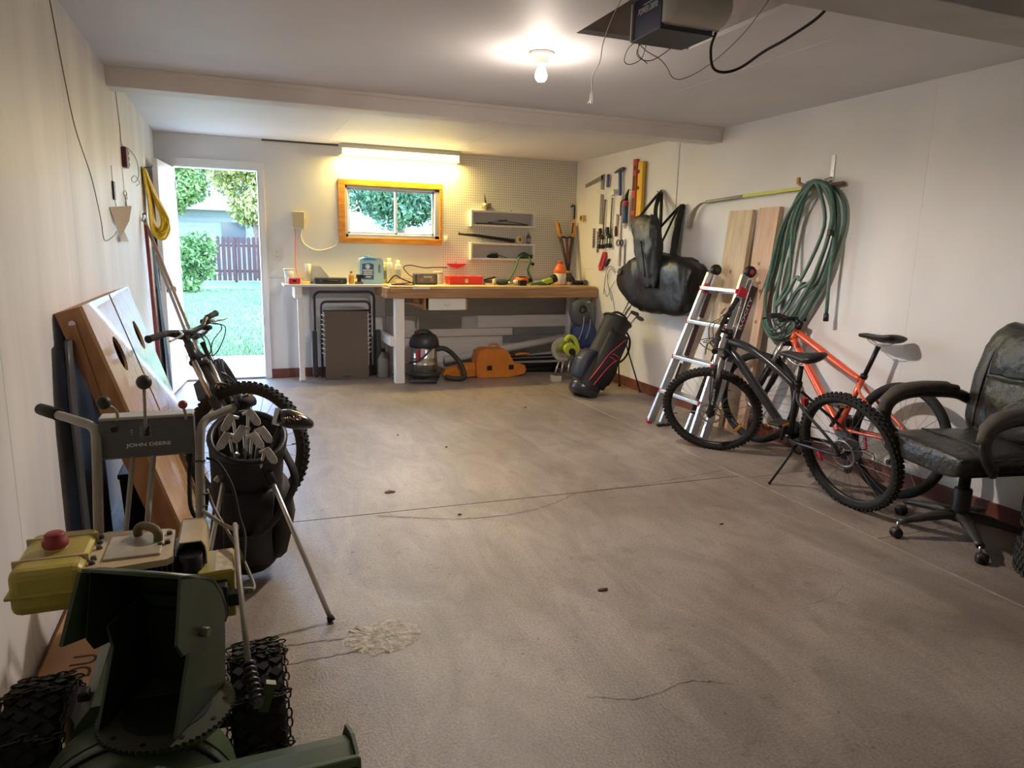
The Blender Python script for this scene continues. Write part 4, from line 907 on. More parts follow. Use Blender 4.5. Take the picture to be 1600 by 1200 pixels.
# ---------------------------------------------------------------- golf bags
def iron_head(p, d, face, m, s=1.):
    """club head: p hosel point, d shaft direction (up, away from bag), face: blade direction"""
    d = V(d).normalized(); f = V(face); f = (f-d*f.dot(d)).normalized(); n = d.cross(f)
    prof = [(0,-.006),(.012,-.004),(.045,-.002),(.068,.006),(.078,.020),(.074,.034),(.055,.038),(.02,.030),(-.004,.022),(-.010,.010)]
    g = G(); P = lambda a, b, h: V(p)+f*a*s+d*b*s+n*h
    k = len(prof); g.add([P(a,b,-.006) for a,b in prof]+[P(a,b,.010-.010*min(1,max(0,b/.05))) for a,b in prof], [list(range(k))[::-1], list(range(k,2*k))]+[(i,(i+1)%k,k+(i+1)%k,k+i) for i in range(k)])
    g.cyl(V(p)-d*.02, V(p)+d*.016, .0065, n=8); return g
def bag_body(t, a, b, r0, r1, m, up):
    """a base centre, b rim centre"""
    a, b = V(a), V(b); d = (b-a).normalized(); x = V(up)-d*d.dot(V(up)); x.normalize(); y = d.cross(x); L_ = (b-a).length
    rings = []
    for f, k in ((0,.93),(.02,1.0),(.10,1.02),(.25,.97),(.5,.93),(.75,.95),(.90,1.0),(.97,1.04),(1,1.06)):
        r = (r0+(r1-r0)*f)*k
        rings.append([a+d*L_*f+x*r*math.cos(q)*1.12+y*r*math.sin(q) for q in [2*PI*i/28 for i in range(28)]])
    inn = [[a+d*L_*f+x*r1*.97*math.cos(q)*1.1+y*r1*.97*math.sin(q) for q in [2*PI*i/28 for i in range(28)]] for f in (1.0,.86)]
    g = G().loft(dense(rings,3)+inn, True); g; g = wrinkle(g, .006, 8.); bo = g.obj('bag_body', m, t, w=True)
    G().torus(b, d, r1*1.10, .012, 32, 8).obj('rim', black_pl, bo, w=True)
    return a, b, d, x, y, L_, bo
def stand_legs(t, top, feet, m, r=.009):
    for f in feet:
        l = G().tube([V(top).lerp(V(f),.02), f], r, 10).obj('stand_leg', m, t, w=True); G().tube([V(f).lerp(V(top),.03), f], [.012,.015], 10).obj('rubber_foot', rubber, l, w=True)
        G().tube([V(top).lerp(V(f),-.01), V(top).lerp(V(f),.10)], .016, 10).obj('leg_joint', black_pl, l, w=True)
nyl = mat('black_nylon', (.009,.0085,.009), .65, bump=.25, bs=25); nyb = mat('brown_black_nylon', (.026,.021,.019), .65, bump=.25, bs=20); shaft = mat('club_shaft', (.62,.62,.62), .25, 1.); headm = mat('club_head', (.66,.64,.60), .42, .6, var=.3, vs=40)
# near bag on the left, leaning toward the blower
t = thing('golf_bag', 'black golf bag with irons standing behind the snow blower handle', 'golf bag', (-.01,2.99,0))
a, b, d, x, y, L_, bo = bag_body(t, (-.01,3.00,.075), (.015,2.645,.66), .125, .115, nyl, (1,0,0))
G().loft([[a+d*L_*f+x*(.10+q*.055*k)+y*w_ for q, w_ in ((0,-.09),(1,-.085),(1.25,0),(1,.085),(0,.09),(-.2,0))] for f, k in ((.06,.6),(.12,1.),(.35,1.25),(.52,1.0),(.60,.5))]).jit(.006,12).obj('side_pocket', nyb, t, w=True)
G().loft([[a+d*L_*f-y*(.10+q*.05*k)+x*w_ for q, w_ in ((0,-.09),(1,-.085),(1.2,0),(1,.085),(0,.09),(-.2,0))] for f, k in ((.10,.6),(.16,1.),(.45,1.3),(.66,1.),(.74,.4))]).jit(.006,12,3).obj('front_pocket', nyl, t, w=True)
G().tube([a+d*L_*.92+x*.12, a+d*L_*.80+x*.16-y*.12, a+d*L_*.55+x*.05-y*.20, a+d*L_*.40-x*.08-y*.14], .018, 8, k=6, flat=.35).obj('shoulder_strap', nyl, t, w=True)
stand_legs(t, (.075,2.615,.545), [(.269,2.423,.006)], mat('leg_silver', (.62,.60,.56), .35, .8), .009); stand_legs(t, (-.06,2.64,.56), [(-.195,2.46,.006)], mat('leg_silver', (.62,.60,.56)), .009)
G().beam((-.10,2.66,.50),(-.02,2.60,.615),.02,.012,(0,1,0),.003).obj('stand_actuator', mat('leg_silver', (.62,.60,.56)), t, w=True)
def club(label, hd, face, m=headm, s=1., drop=.72):
    g = thing('golf_iron', label, 'golf club', b-d*drop, group='irons in the black golf bag'); e = V(hd)
    base = V(b)-d*drop*.6+ (V(hd)-V(b))*.15
    G().cyl(base, e, .0055, n=8).obj('shaft', shaft, g, w=True); G().tube([base, base.lerp(e,-.02)], .0115, 8).obj('grip', rubber, g, w=True)
    sx = 1 if face[0] > 0 else -1; iron_head(e+V((0,-.01,0)), (sx*.9,-.15,.35), face, m, s*.74).obj('head', m, g, w=True)
for hd, fc, lb in (((-.045,2.500,.715),(-.1,-.3,-.9),'golf iron with its head lowest at the left of the black bag'),((.005,2.500,.735),(-.15,-.3,-.85),'golf iron with upright head in the centre of the black bag'),((.028,2.475,.715),(.12,-.4,-.8),'golf iron just below the centre one in the black bag'),((.02,2.52,.785),(.1,-.3,-.9),'golf iron with the highest head in the black bag'),((.055,2.505,.725),(.45,-.3,-.7),'golf iron angled right in the black bag'),((.068,2.485,.655),(.4,-.4,-.8),'golf iron with its head lowest at the right of the black bag'),((-.03,2.55,.765),(-.6,-.4,-.6),'golf wedge pointing left behind the blower grip')):
    club(lb, hd, fc)
dv = thing('golf_driver', 'golf driver with a dark lettered head sticking out of the black bag', 'golf club', (.05,2.7,.2))
e = V((.118,2.44,.742)); ds_ = V((.06,2.62,.55)); G().cyl(ds_-(e-ds_)*1.6, e, .0055, n=8).obj('shaft', mat('graphite_shaft', (.03,.03,.03), .3), dv, w=True)
hm_ = mat('driver_black', (.028,.026,.026), .25, coat=.5)
g = G(); rings = []
for k, (q, w_, hh) in enumerate(((0,.020,.020),(.008,.036,.030),(.03,.046,.036),(.06,.046,.034),(.09,.036,.026),(.112,.020,.015),(.118,.006,.005))):
    rings.append([V((q, w_*math.cos(an), hh*math.sin(an)*(1 if math.sin(an) > 0 else .8)-.004*q/.1)) for an in [2*PI*i/18 for i in range(18)]])
Md = basis((.115,2.43,.778), (.95,-.25,-.20), (.2,.9,-.3)); drv = g.loft(rings).xf(Md).obj('head', hm_, dv, w=True)
text('head_lettering', 'PING', .026, mat('print_copper', (.45,.30,.22), .4, .5), drv, basis((.154,2.372,.783), (.85,-.2,.15), (-.1,-.25,.95)), .003)
G().prism([(-.012,-.035),(.003,-.04),(.003,.04),(-.012,.035)], 'z', -.028, .028).xf(Md).obj('face_plate', steel, drv, w=True)
# far bag by the right wall
t = thing('golf_bag', 'black, navy and red golf bag leaning by the right wall near the bench', 'golf bag', (3.03,5.80,0)); navy = mat('navy_nylon', (.022,.027,.045), .55, bump=.2, bs=25); rdp = mat('piping_red', (.45,.03,.06), .5)
a, b, d, x, y, L_, bo = bag_body(t, (3.02,5.80,.075), (3.40,5.90,.70), .135, .125, nyl, (0,-1,0))
G().lathe([(0,-.075),(.12,-.072),(.14,-.05),(.145,.0),(.138,.03),(0,.04)], a, d, 26).obj('base_cap', mat('base_gloss', (.02,.022,.027), .3), t, w=True)
sd = -V((1,0,0)); sd = (sd-d*d.dot(sd)).normalized(); fr_ = V((0,-1,0))
G().loft([[a+d*L_*f+sd*(.09+q*.075*k)+fr_*w_ for q, w_ in ((0,-.10),(1,-.095),(1.2,0),(1,.095),(0,.10),(-.2,0))] for f, k in ((.06,.6),(.10,1.),(.30,1.2),(.42,.9),(.48,.4))]).jit(.008,10).obj('ball_pocket', navy, t, w=True)
po_ = G().loft([[a+d*L_*f+sd*q+fr_*(.09+w_*k) for q, w_ in ((-.13,0),(-.12,.055),(0,.075),(.08,.06),(.09,0),(0,-.03))] for f, k in ((.08,.6),(.14,1.),(.45,1.2),(.78,1.0),(.86,.5))]).jit(.006,10,2).obj('side_pocket', nyl, t, w=True)
G().loft([[a+d*L_*f-sd*(.09+q*.075*k)+fr_*w_ for q, w_ in ((0,-.09),(1,-.085),(1.2,0),(1,.085),(0,.09),(-.2,0))] for f, k in ((.12,.5),(.2,1.1),(.38,1.3),(.5,.9),(.56,.4))]).jit(.008,10,5).obj('rear_pocket', nyl, t, w=True)
for pts in ([(.10,.075,.155),(.32,.05,.178),(.52,.02,.172),(.70,-.04,.168),(.80,-.085,.150)],[(.08,.02,.168),(.25,.0,.185),(.42,-.04,.18),(.52,-.09,.16)],[(.55,-.01,.175),(.56,-.06,.168),(.55,-.11,.15)],[(.50,-.0,.178),(.50,-.06,.170),(.47,-.115,.14)]):
    G().tube([a+d*L_*f+sd*q+fr_*w_ for f,q,w_ in pts], .009, 6, k=5, flat=.6).obj('red_piping', rdp, po_, w=True)
lc = a+d*L_*.30+sd*.182+fr_*.02; G().box(lc, (.004,.055,.035), (0,-.5,.2)).obj('badge', mat('badge_pale', (.7,.7,.7), .5), t, w=True)
G().tube([b+sd*.12+fr_*.03, b+d*.055+sd*.07+fr_*.06, b+d*.05-sd*.02+fr_*.08, b-sd*.05+fr_*.10], .011, 8, k=5).obj('grab_handle', nyl, t, w=True)
G().tube([b-sd*.10-d*.03, b-sd*.21-d*.10, b-sd*.25-d*.24, b-sd*.20-d*.36, b-sd*.10-d*.40], .024, 8, k=6, flat=.4).obj('shoulder_strap', nyl, t, w=True)
stand_legs(t, tuple(b-sd*.09-d*.06), [(3.635,5.80,.006)], bmetal, .007); stand_legs(t, tuple(b-sd*.07-d*.06+V((0,.07,0))), [(3.60,6.14,.006)], bmetal, .007)
b_, d_ = b, d
def club2(label, hd, face, wood=False):
    g = thing('golf_club', label, 'golf club', b-d*.6, group='clubs in the far golf bag'); e = V(hd); base = b-d*.45+(e-b)*.2
    G().cyl(base, e, .0055, n=8).obj('shaft', shaft, g, w=True)
    if wood: G().sph(e+V(face)*.03, (.045,.035,.024), 14).obj('head', mat('wood_head', (.20,.20,.19), .3, .6), g, w=True)
    else: iron_head(e, e-base, face, mat('iron_dark', (.24,.23,.20), .4, .8), 1.).obj('head', mat('iron_dark', (.24,.23,.20)), g, w=True)
for hd, fc, w_, lb in (((3.50,5.86,.90),(.6,0,.1),True,'fairway wood with the highest head in the far golf bag'),((3.575,5.90,.895),(.7,0,.1),True,'fairway wood leaning right in the far golf bag'),((3.455,5.83,.80),(.1,-.6,.6),False,'short iron at the left of the far golf bag'),((3.53,5.88,.775),(.8,-.3,-.2),False,'iron at the right of the far golf bag'),((3.565,5.84,.735),(.8,-.3,-.4),False,'iron lowest at the right of the far golf bag')): club2(lb, hd, fc, w_)
# ---------------------------------------------------------------- back wall: pegboard, shelves, benches
pgm = bpy.data.materials.new('pegboard_white'); pgm.use_nodes = True
t_ = pgm.node_tree; N = t_.nodes.new; L = t_.links.new; b_ = t_.nodes['Principled BSDF']
tc = N('ShaderNodeTexCoord'); sx_ = N('ShaderNodeSeparateXYZ'); L(tc.outputs['Object'], sx_.inputs[0]); outs = []
for ax in ('X','Z'):
    m1 = N('ShaderNodeMath'); m1.operation = 'MULTIPLY'; m1.inputs[1].default_value = 1/.0254; L(sx_.outputs[ax], m1.inputs[0])
    m2 = N('ShaderNodeMath'); m2.operation = 'FRACT'; L(m1.outputs[0], m2.inputs[0]); m3 = N('ShaderNodeMath'); m3.operation = 'SUBTRACT'; m3.inputs[1].default_value = .5; L(m2.outputs[0], m3.inputs[0])
    m4 = N('ShaderNodeMath'); m4.operation = 'MULTIPLY'; L(m3.outputs[0], m4.inputs[0]); L(m3.outputs[0], m4.inputs[1]); outs.append(m4)
ad = N('ShaderNodeMath'); L(outs[0].outputs[0], ad.inputs[0]); L(outs[1].outputs[0], ad.inputs[1])
lt = N('ShaderNodeMath'); lt.operation = 'LESS_THAN'; lt.inputs[1].default_value = .04; L(ad.outputs[0], lt.inputs[0])
mx = N('ShaderNodeMix'); mx.data_type = 'RGBA'; mx.inputs[6].default_value = (.74,.73,.70,1); mx.inputs[7].default_value = (.26,.23,.20,1); L(lt.outputs[0], mx.inputs[0]); L(mx.outputs[2], b_.inputs['Base Color']); b_.inputs['Roughness'].default_value = .6
G().bb((2.095,YB-.008,1.03),(3.668,YB,H-.02)).solo('pegboard', pgm, 'white pegboard sheet covering the back wall above the bench', 'pegboard')
sw = mat('shelf_white', (.74,.73,.71), .5, var=.08, vs=5); sgrey = mat('shelf_back_grey', (.52,.51,.53), .6)
def wallbox(lab, z0, z1):
    t = thing('shelf_box', lab, 'shelf', (2.765,YB-.008,z0)); w_ = .375; d_ = .085; h = z1-z0; q = .022
    G().bb((-w_,-d_,0),(w_,0,q), .003).obj('bottom', sw, t); G().bb((-w_,-d_,h-q),(w_,0,h), .003).obj('top', sw, t)
    for s_ in (-1,1): G().bb((s_*w_,-d_,q),(s_*(w_-q),0,h-q), .003).obj('side', sw, t)
    G().bb((-w_+q,-.004,q),(w_-q,-.001,h-q)).obj('back', sgrey, t)
    G().tube([(.1,-.04,h),(.1,-.04,h+.012)], .006, 8).obj('screw', dsteel, t); return t
wallbox('white open wall shelf box holding metal strips, upper one', 1.578, 1.752); wallbox('white open wall shelf box holding straps, lower one', 1.222, 1.408)
ys = YB-.052
for i, (x0,x1,z0,z1,hh,lb) in enumerate(((2.46,3.08,1.610,1.606,.014,'longest dark flat bar lying in the upper shelf box'),(2.60,2.82,1.625,1.652,.018,'short dark flat bar tilted up in the upper shelf box'),(2.50,2.72,1.640,1.632,.012,'thin pale steel rule in the upper shelf box'),(2.72,3.05,1.650,1.612,.010,'thin dark file in the upper shelf box'))):
    tt = thing('metal_strip', lb, 'metal bar', (x0,ys,1.602), group='metal strips in the upper shelf box'); G().beam((x0,ys-.015*i+.02,z0+.004),(x1,ys-.015*i+.02,z1+.004),hh,.005,(0,1,0),.001).obj('bar', steel if i == 2 else dsteel, tt, w=True)
    G().cyl((x0+.012*(x1>x0),ys-.015*i+.016,z0+.004),(x0+.012,ys-.015*i+.024,z0+.004),.003,n=8).obj('hang_hole', bmetal, tt, w=True)
gst = mat('strap_green', (.05,.16,.07), .6)
tt = thing('ratchet_strap', 'dark bundled strap in the left of the lower shelf box', 'strap', (2.70,ys,1.246)); G().sph((2.66,ys,1.27),(.07,.03,.028),14).jit(.03,22).obj('bundle', nyl, tt, w=True); G().tube([(2.61,ys-.02,1.275),(2.64,ys-.03,1.30),(2.70,ys-.02,1.285),(2.78,ys-.01,1.262),(2.82,ys,1.252)], .010, 6, k=5, flat=.4).obj('webbing', gst, tt, w=True)
tt = thing('ratchet_strap', 'green strap bundle spilling over the lower shelf box to the bench', 'strap', (3.03,ys,1.246)); G().sph((3.04,ys-.01,1.272),(.085,.035,.034),14).jit(.03,20,3).obj('bundle', mat('strap_dark_green', (.03,.07,.05), .6), tt, w=True)
G().tube([(2.98,ys-.03,1.275),(2.92,YB-.16,1.25),(2.88,YB-.18,1.16),(2.82,YB-.2,1.06),(2.74,YB-.22,.99)], .011, 6, k=6, flat=.3).obj('webbing', gst, tt, w=True)
G().tube([(3.07,ys-.03,1.275),(3.06,YB-.16,1.22),(3.03,YB-.17,1.12),(3.06,YB-.18,1.05),(3.08,YB-.19,.99)], .011, 6, k=6, flat=.3).obj('webbing', gst, tt, w=True); G().box((3.085,YB-.17,1.19),(.035,.02,.03), (0,.6,0), .004).obj('hook', bmetal, tt, w=True)
tt = thing('spout_funnel', 'dull metal oil spout standing on the upper shelf box', 'funnel', (2.57,ys,1.752)); G().lathe([(0,.0),(.012,.0),(.012,.025),(.05,.03),(.052,.075),(.0,.078)], (2.575,ys,1.766-.014), (0,0,1), 20).obj('cup', mat('dull_tin', (.30,.28,.22), .45, .8), tt, w=True); G().tube([(2.565,ys,1.828),(2.555,ys,1.88),(2.548,ys,1.925)], [.010,.008,.004], 8).obj('spout', dsteel, tt, w=True)
tt = thing('baseball_bat', 'black bat lying on top of the lower shelf box', 'bat', (2.62,YB-.07,1.408)); G().tube([(2.27,YB-.055,1.50),(2.45,YB-.06,1.483),(2.75,YB-.065,1.452),(2.90,YB-.07,1.436)], [.016,.017,.018,.022], 10).obj('barrel', black_pl, tt, w=True); G().tube([(2.262,YB-.055,1.501),(2.27,YB-.055,1.50)], [.02,.016], 10).obj('end', rubber, tt, w=True)
tt = thing('tape_roll', 'roll of pale masking tape beside the bat end', 'tape', (2.93,YB-.06,1.408)); G().lathe([(.022,-.015),(.040,-.015),(.040,.015),(.022,.015),(.022,-.015)], (2.955,YB-.075,1.449), (.25,-1,.1), 24).obj('tape', mat('masking_tape', (.72,.58,.34), .6), tt, w=True); G().lathe([(.019,-.015),(.0222,-.015),(.0222,.015),(.019,.015),(.019,-.015)], (2.955,YB-.075,1.449), (.25,-1,.1), 24).obj('core', mat('core_card', (.40,.26,.14), .7), tt, w=True)
tt = thing('ball', 'small white ball on the lower shelf box', 'ball', (2.52,YB-.06,1.408)); G().sph((2.52,YB-.06,1.424),.0155,14).obj('ball_shell', pw if 'pw' in globals() else clearp, tt, w=True); G().torus((2.52,YB-.06,1.424),(1,.3,.5),.0152,.0008,20,4).obj('seam_line', mat('seam_grey', (.4,.4,.4), .6), tt, w=True)
tt = thing('oil_bottle', 'small dark plastic bottle on the lower shelf box', 'bottle', (3.075,YB-.06,1.408)); G().lathe([(0,0),(.026,0),(.028,.01),(.028,.075),(.014,.098),(.012,.105),(0,.105)], (0,0,0), n=18).obj('bottle', mat('bottle_dark', (.10,.08,.11), .35), tt); G().lathe([(.012,.103),(.014,.103),(.012,.125),(.005,.145),(0,.145)], n=14).obj('nozzle', mat('nozzle_grey', (.35,.33,.33), .5), tt); G().lathe([(.0284,.02),(.0284,.06)], n=18).obj('label_band', mat('label_violet', (.30,.25,.36), .6), tt)
# small window-side fittings
tt = thing('window_latch_hook', 'small white hook fixed at the right of the window', 'hook', (2.13,YB-.01,1.42)); G().bb((-.02,-.012,-.01),(.025,0,.05), .004).obj('plate', sw, tt); G().tube([(0,-.01,.02),(0,-.04,.015),(.005,-.05,.04)], .006, 8, k=3).obj('hook_arm', sw, tt)
# beige chime box, outlet, cables
tt = thing('chime_box', 'beige plastic box high on the back wall between door and window', 'junction box', (.612,YB,1.50)); bg = mat('beige_plastic', (.56,.48,.30), .5)
G().bb((-.062,-.055,0),(.062,0,.165), .008).obj('cover', bg, tt); G().bb((.058,-.04,.045),(.074,-.012,.10), .004).obj('side_switch', bg, tt)
G().tube([(.578,YB-.02,1.505),(.578,YB-.012,1.35),(.572,YB-.012,1.15),(.59,YB-.03,1.04),(.66,YB-.08,.99),(.72,YB-.12,.983)], .005, 6, k=6).solo('extension_cord', mat('cord_orange', (.80,.22,.05), .5), 'thin orange cord dropping from the beige box to the white shelf', 'cord')
G().tube([(.645,YB-.006,1.505),(.635,YB-.006,1.42),(.67,YB-.006,1.345),(.78,YB-.006,1.290),(.90,YB-.006,1.308),(.975,YB-.006,1.345),(.985,YB-.006,1.385)], .007, 6, k=6).solo('white_cable', mat('cable_white', (.72,.70,.64), .5), 'white cable looping from the beige box to the window', 'cable')
tt = thing('power_outlet', 'cream wall outlet beside the open door', 'outlet', (.40,YB,1.19)); G().bb((-.037,-.007,0),(.037,0,.115), .003).obj('plate', mat('cream_plate', (.70,.66,.55), .4), tt)
for z in (.032,.083):
    so = G().bb((-.017,-.010,z-.014),(.017,-.006,z+.014), .004).obj('socket', mat('cream_plate', (.70,.66,.55)), tt)
    for s_ in (-1,1): G().bb((s_*.007-.0015,-.0106,z-.005),(s_*.007+.0015,-.0095,z+.006)).obj('slot', bmetal, so)
# white shelf on brackets, left
t = thing('shelf_bench', 'narrow white wall shelf bench left of the wooden workbench', 'shelf', (.95,7.28,0))
G().bb((.43,7.09,.945),(1.40,YB-.001,.968), .004).obj('shelf_board', mat('shelf_top_white', (.76,.75,.73), .45, var=.08, vs=6), t, w=True)
G().bb((.555,7.13,.02),(.605,7.17,.945), .003).obj('leg', white, t, w=True); G().bb((.555,7.17,.0),(.605,7.20,.025)).obj('leg_foot', white, t, w=True)
G().bb((.53,7.12,.83),(.60,YB-.001,.945), .004).obj('bracket_rail', white, t, w=True); G().bb((.62,YB-.05,.36),(.70,YB-.017,.945), .003).obj('wall_cleat', white, t, w=True)
# heavy wooden workbench
t = thing('workbench', 'heavy worn wooden workbench along the back wall with a white drawer', 'workbench', (2.5,7.1,0))
topm = mat('bench_top_worn', (.62,.47,.26), .6, c2=(.40,.25,.12), vs=6, st=(.7,4,4), bump=.1, bs=25)
G().bb((1.40,6.83,.935),(3.655,YB-.009,.968), .004).obj('top', topm, t, w=True); 
fr_ = mat('bench_front_wood', (.47,.27,.13), .55, c2=(.33,.17,.075), vs=5, st=(.6,5,8), bump=.12, bs=25)
G().bb((1.40,6.815,.850),(3.66,6.855,.950), .005).obj('front_apron', fr_, t, w=True); G().bb((1.36,6.83,.850),(1.40,YB-.012,.950), .004).obj('side_apron', fr_, t, w=True)
G().bb((3.63,6.86,.60),(3.668,6.90,.85), .003).obj('end_cleat', fr_, t, w=True)
G().prism([(1.62,6.812),(1.70,6.808),(1.79,6.812),(1.78,6.816),(1.63,6.816)], 'z', .940, .958).obj('chipped_paint', white, t, w=True)
G().bb((1.448,6.835,.0),(1.540,6.925,.85), .004).obj('leg', white, t, w=True); G().bb((1.40,6.86,.375),(1.447,YB-.02,.465), .003).obj('side_stretcher', white, t, w=True)
G().bb((3.56,7.30,.0),(3.64,7.38,.85), .004).obj('leg', white, t, w=True)
G().bb((1.745,6.86,.725),(1.765,7.35,.85), .003).obj('drawer_runner', fr_, t, w=True); G().bb((2.18,6.86,.725),(2.20,7.35,.85), .003).obj('drawer_runner', fr_, t, w=True)
G().beam((1.56,7.0,.80),(1.78,7.0,.76),.02,.10,(0,1,0)).obj('angle_brace', fr_, t, w=True)
dw = G().bb((1.785,6.832,.730),(2.172,6.852,.848), .004).obj('drawer', white, t, w=True); G().bb((1.80,6.852,.735),(2.155,7.33,.842)).obj('drawer_box', fr_, dw, w=True); G().tube([(1.95,6.832,.790),(1.955,6.815,.785),(2.0,6.812,.783),(2.005,6.832,.790)], .004, 6, k=3).obj('pull', white, dw, w=True)
ZB = .968
# ---- things on the white shelf and bench top
def onb(n, lab, cat, x, y, group=None, z=ZB): return thing(n, lab, cat, (x,y,z), group=group)
t = onb('clear_tub', 'clear plastic tub with white lid at the left end of the white shelf','tub',.50,7.32); G().loft([[V((x*.045*k,y*.05*k,z)) for x,y in ((-1,-1),(1,-1),(1,1),(-1,1))] for z,k in ((0,.88),(.125,1.))]).obj('tub', clearp, t); G().bb((-.052,-.057,.125),(.052,.057,.142), .004).obj('lid', white, t)
t = onb('red_case', 'small red plastic case on the white shelf','case',.535,7.17); G().bb((-.055,-.03,0),(.055,.03,.055), .008).obj('shell', red, t); G().bb((-.015,-.034,.02),(.015,-.03,.04), .002).obj('clasp', black_pl, t)
t = onb('hand_pliers', 'yellow-handled pliers lying on the white shelf','pliers',.66,7.17); 
for s_ in (-1,1): G().tube([(-.06,s_*.03,.012),(-.01,s_*.018,.014),(.03,0,.014)], .009, 8, k=4).obj('handle', yellowp, t)
G().prism([(.02,-.012),(.06,-.008),(.075,0),(.06,.008),(.02,.012)], 'z', .004, .022).obj('jaws', dsteel, t)
t = onb('plastic_roll', 'roll of clear plastic bag sheeting on the white shelf','plastic roll',.68,7.34); G().cyl((0,0,0),(0,0,.19),.032,n=18).obj('roll', mat('pale_roll', (.70,.68,.55), .5), t); G().add([(.03,-.01,.18),(.12,-.04,.17),(.20,-.05,.06),(.24,-.06,.005),(.10,-.03,.005),(.03,0,.005)], [(0,1,2,3,4,5)]).jit(.02,12).obj('loose_sheet', mat('sheet_film', (.70,.69,.58), .3), t)
t = onb('tool_case', 'long black tool case on the white shelf','case',.88,7.20); G().bb((-.155,-.06,0),(.155,.06,.062), .012).obj('shell', mat('case_black', (.03,.032,.035), .45), t); G().tube([(-.05,-.062,.03),(-.045,-.08,.035),(.045,-.08,.035),(.05,-.062,.03)], .006, 8, k=3).obj('handle', black_pl, t)
for x in (-.10,.10): G().bb((x-.014,-.066,.018),(x+.014,-.06,.044), .002).obj('latch', dsteel, t)
G().bb((-.17,-.05,.004),(-.153,.05,.055), .004).obj('blue_end', mat('blue_grey', (.20,.30,.36), .5), t)
t = onb('spray_bottle', 'small orange bottle with purple cap on the white shelf','bottle',1.085,7.2); G().lathe([(0,0),(.024,0),(.026,.01),(.026,.085),(.018,.105),(0,.105)], n=18).obj('bottle', mat('bottle_orange_b', (.80,.36,.03), .4), t); G().lathe([(.012,.103),(.013,.103),(.012,.128),(0,.13)], n=12).obj('cap', mat('cap_purple', (.25,.12,.22), .5), t)
t = onb('drill_chuck', 'black cordless tool head standing on the white shelf','power tool',1.165,7.2); G().cyl((-.03,0,.075),(.04,0,.075),.022,.018,n=14).obj('gear_head', black_pl, t); G().beam((0,0,.06),(-.005,0,.02),.03,.035).obj('grip', black_pl, t); G().bb((-.045,-.03,0),(.035,.03,.022), .005).obj('battery', mat('tool_brown', (.16,.10,.06), .5), t); G().cyl((.04,0,.075),(.065,0,.075),.012,.006,n=10).obj('chuck', dsteel, t)
t = onb('detergent_jug', 'pale blue plastic jug with dark blue label on the white shelf','jug',1.29,7.26); jb = mat('jug_pale_blue', (.42,.66,.74), .4)
G().prism([(-.118,0),(.118,0),(.120,.02),(.120,.225),(.09,.262),(-.05,.270),(-.112,.250),(-.120,.22),(-.120,.02)], 'y', -.06, .06).obj('jug_body', jb, t)
G().bb((.062,-.064,.11),(.092,.064,.20), .012).obj('handle_recess', mat('jug_shadow_blue', (.16,.28,.33), .5), t); G().lathe([(.026,.255),(.028,.258),(.028,.282),(0,.284)], (-.04,0,0), n=16).obj('cap', mat('jug_cap_blue', (.05,.22,.55), .4), t)
lb_ = G().prism([(-.095,.045),(.02,.045),(.02,.20),(-.03,.21),(-.095,.20)], 'y', -.0612, -.060).obj('label_panel', mat('label_blue', (.04,.13,.36), .45), t); G().prism([(-.09,.235),(.06,.235),(.03,.258),(-.06,.262)], 'y', -.0612, -.060).obj('top_swash', mat('swash_blue', (.06,.35,.72), .45), t)
inkw = mat('print_white', (.75,.75,.72))
for z, w_ in ((.138,.10),(.118,.09),(.098,.095),(.072,.06)): G().bb((-.038-w_/2,-.0618,z-.006),(-.038+w_/2,-.0612,z+.006)).obj('print_line', inkw, t)
G().lathe([(0,0),(.028,0),(.016,.012),(0,.013)], (-.04,-.0612,.175), (0,-1,0), 18).obj('label_emblem', mat('emblem_ice', (.55,.72,.82), .5), t)
def can(n, lab, x, y, r, h, m, cm_, lm, z=ZB):
    t = onb(n, lab, 'can', x, y, z=z); G().lathe([(0,0),(r,0),(r,h*.78),(r*.85,h*.82),(r*.3,h*.84),(0,h*.84)], n=20).obj('can_body', m, t); G().lathe([(r*.55,h*.83),(r*.55,h),(0,h)], n=14).obj('cap', cm_, t); G().lathe([(r*1.01,h*.2),(r*1.01,h*.6)], n=20).obj('label', lm, t); return t
can('spray_can','white spray can with a cream cap behind the pale blue jug',1.50,7.36,.033,.26,clearp,mat('cap_cream', (.75,.68,.40), .4),mat('label_pale', (.70,.70,.62), .5)); can('spray_can','white spray can with a grey label right of the pale blue jug',1.585,7.33,.032,.24,clearp,white,mat('label_grey', (.42,.44,.46), .5))
can('caulk_tube','pale tube standing just behind the jug handle',1.445,7.37,.028,.22,mat('tube_yellow', (.66,.56,.22), .5),mat('tube_yellow', (.66,.56,.22)),mat('label_green_dark', (.20,.24,.16), .5))
G().tube([(1.44,7.16,.978),(1.50,7.08,1.06),(1.56,7.05,1.03),(1.68,7.0,.976),(1.55,6.95,.976),(1.45,7.0,.976),(1.60,7.1,.98),(1.70,7.12,.99)], .0065, 6, k=8).solo('tangled_cable', rubber, 'black power cord tangled on the bench beside the spray cans', 'cord')
t = onb('battery_charger','dark grey battery charger box with dials on the bench','charger',1.83,7.16); G().bb((-.12,-.06,0),(.12,.06,.115), .014).obj('case', mat('charger_grey', (.075,.075,.08), .5), t)
pn = G().bb((-.095,-.063,.015),(.095,-.06,.10), .002).obj('front_panel', mat('charger_panel', (.14,.13,.13), .5), t)
for x in (-.05,.055): G().cyl((x,-.063,.05),(x,-.070,.05),.018,n=16).obj('dial', mat('dial_brown', (.30,.17,.11), .5), pn)
G().bb((-.03,-.0645,.07),(.06,-.063,.09), .001).obj('gauge', mat('gauge_face', (.45,.40,.35), .4), pn)
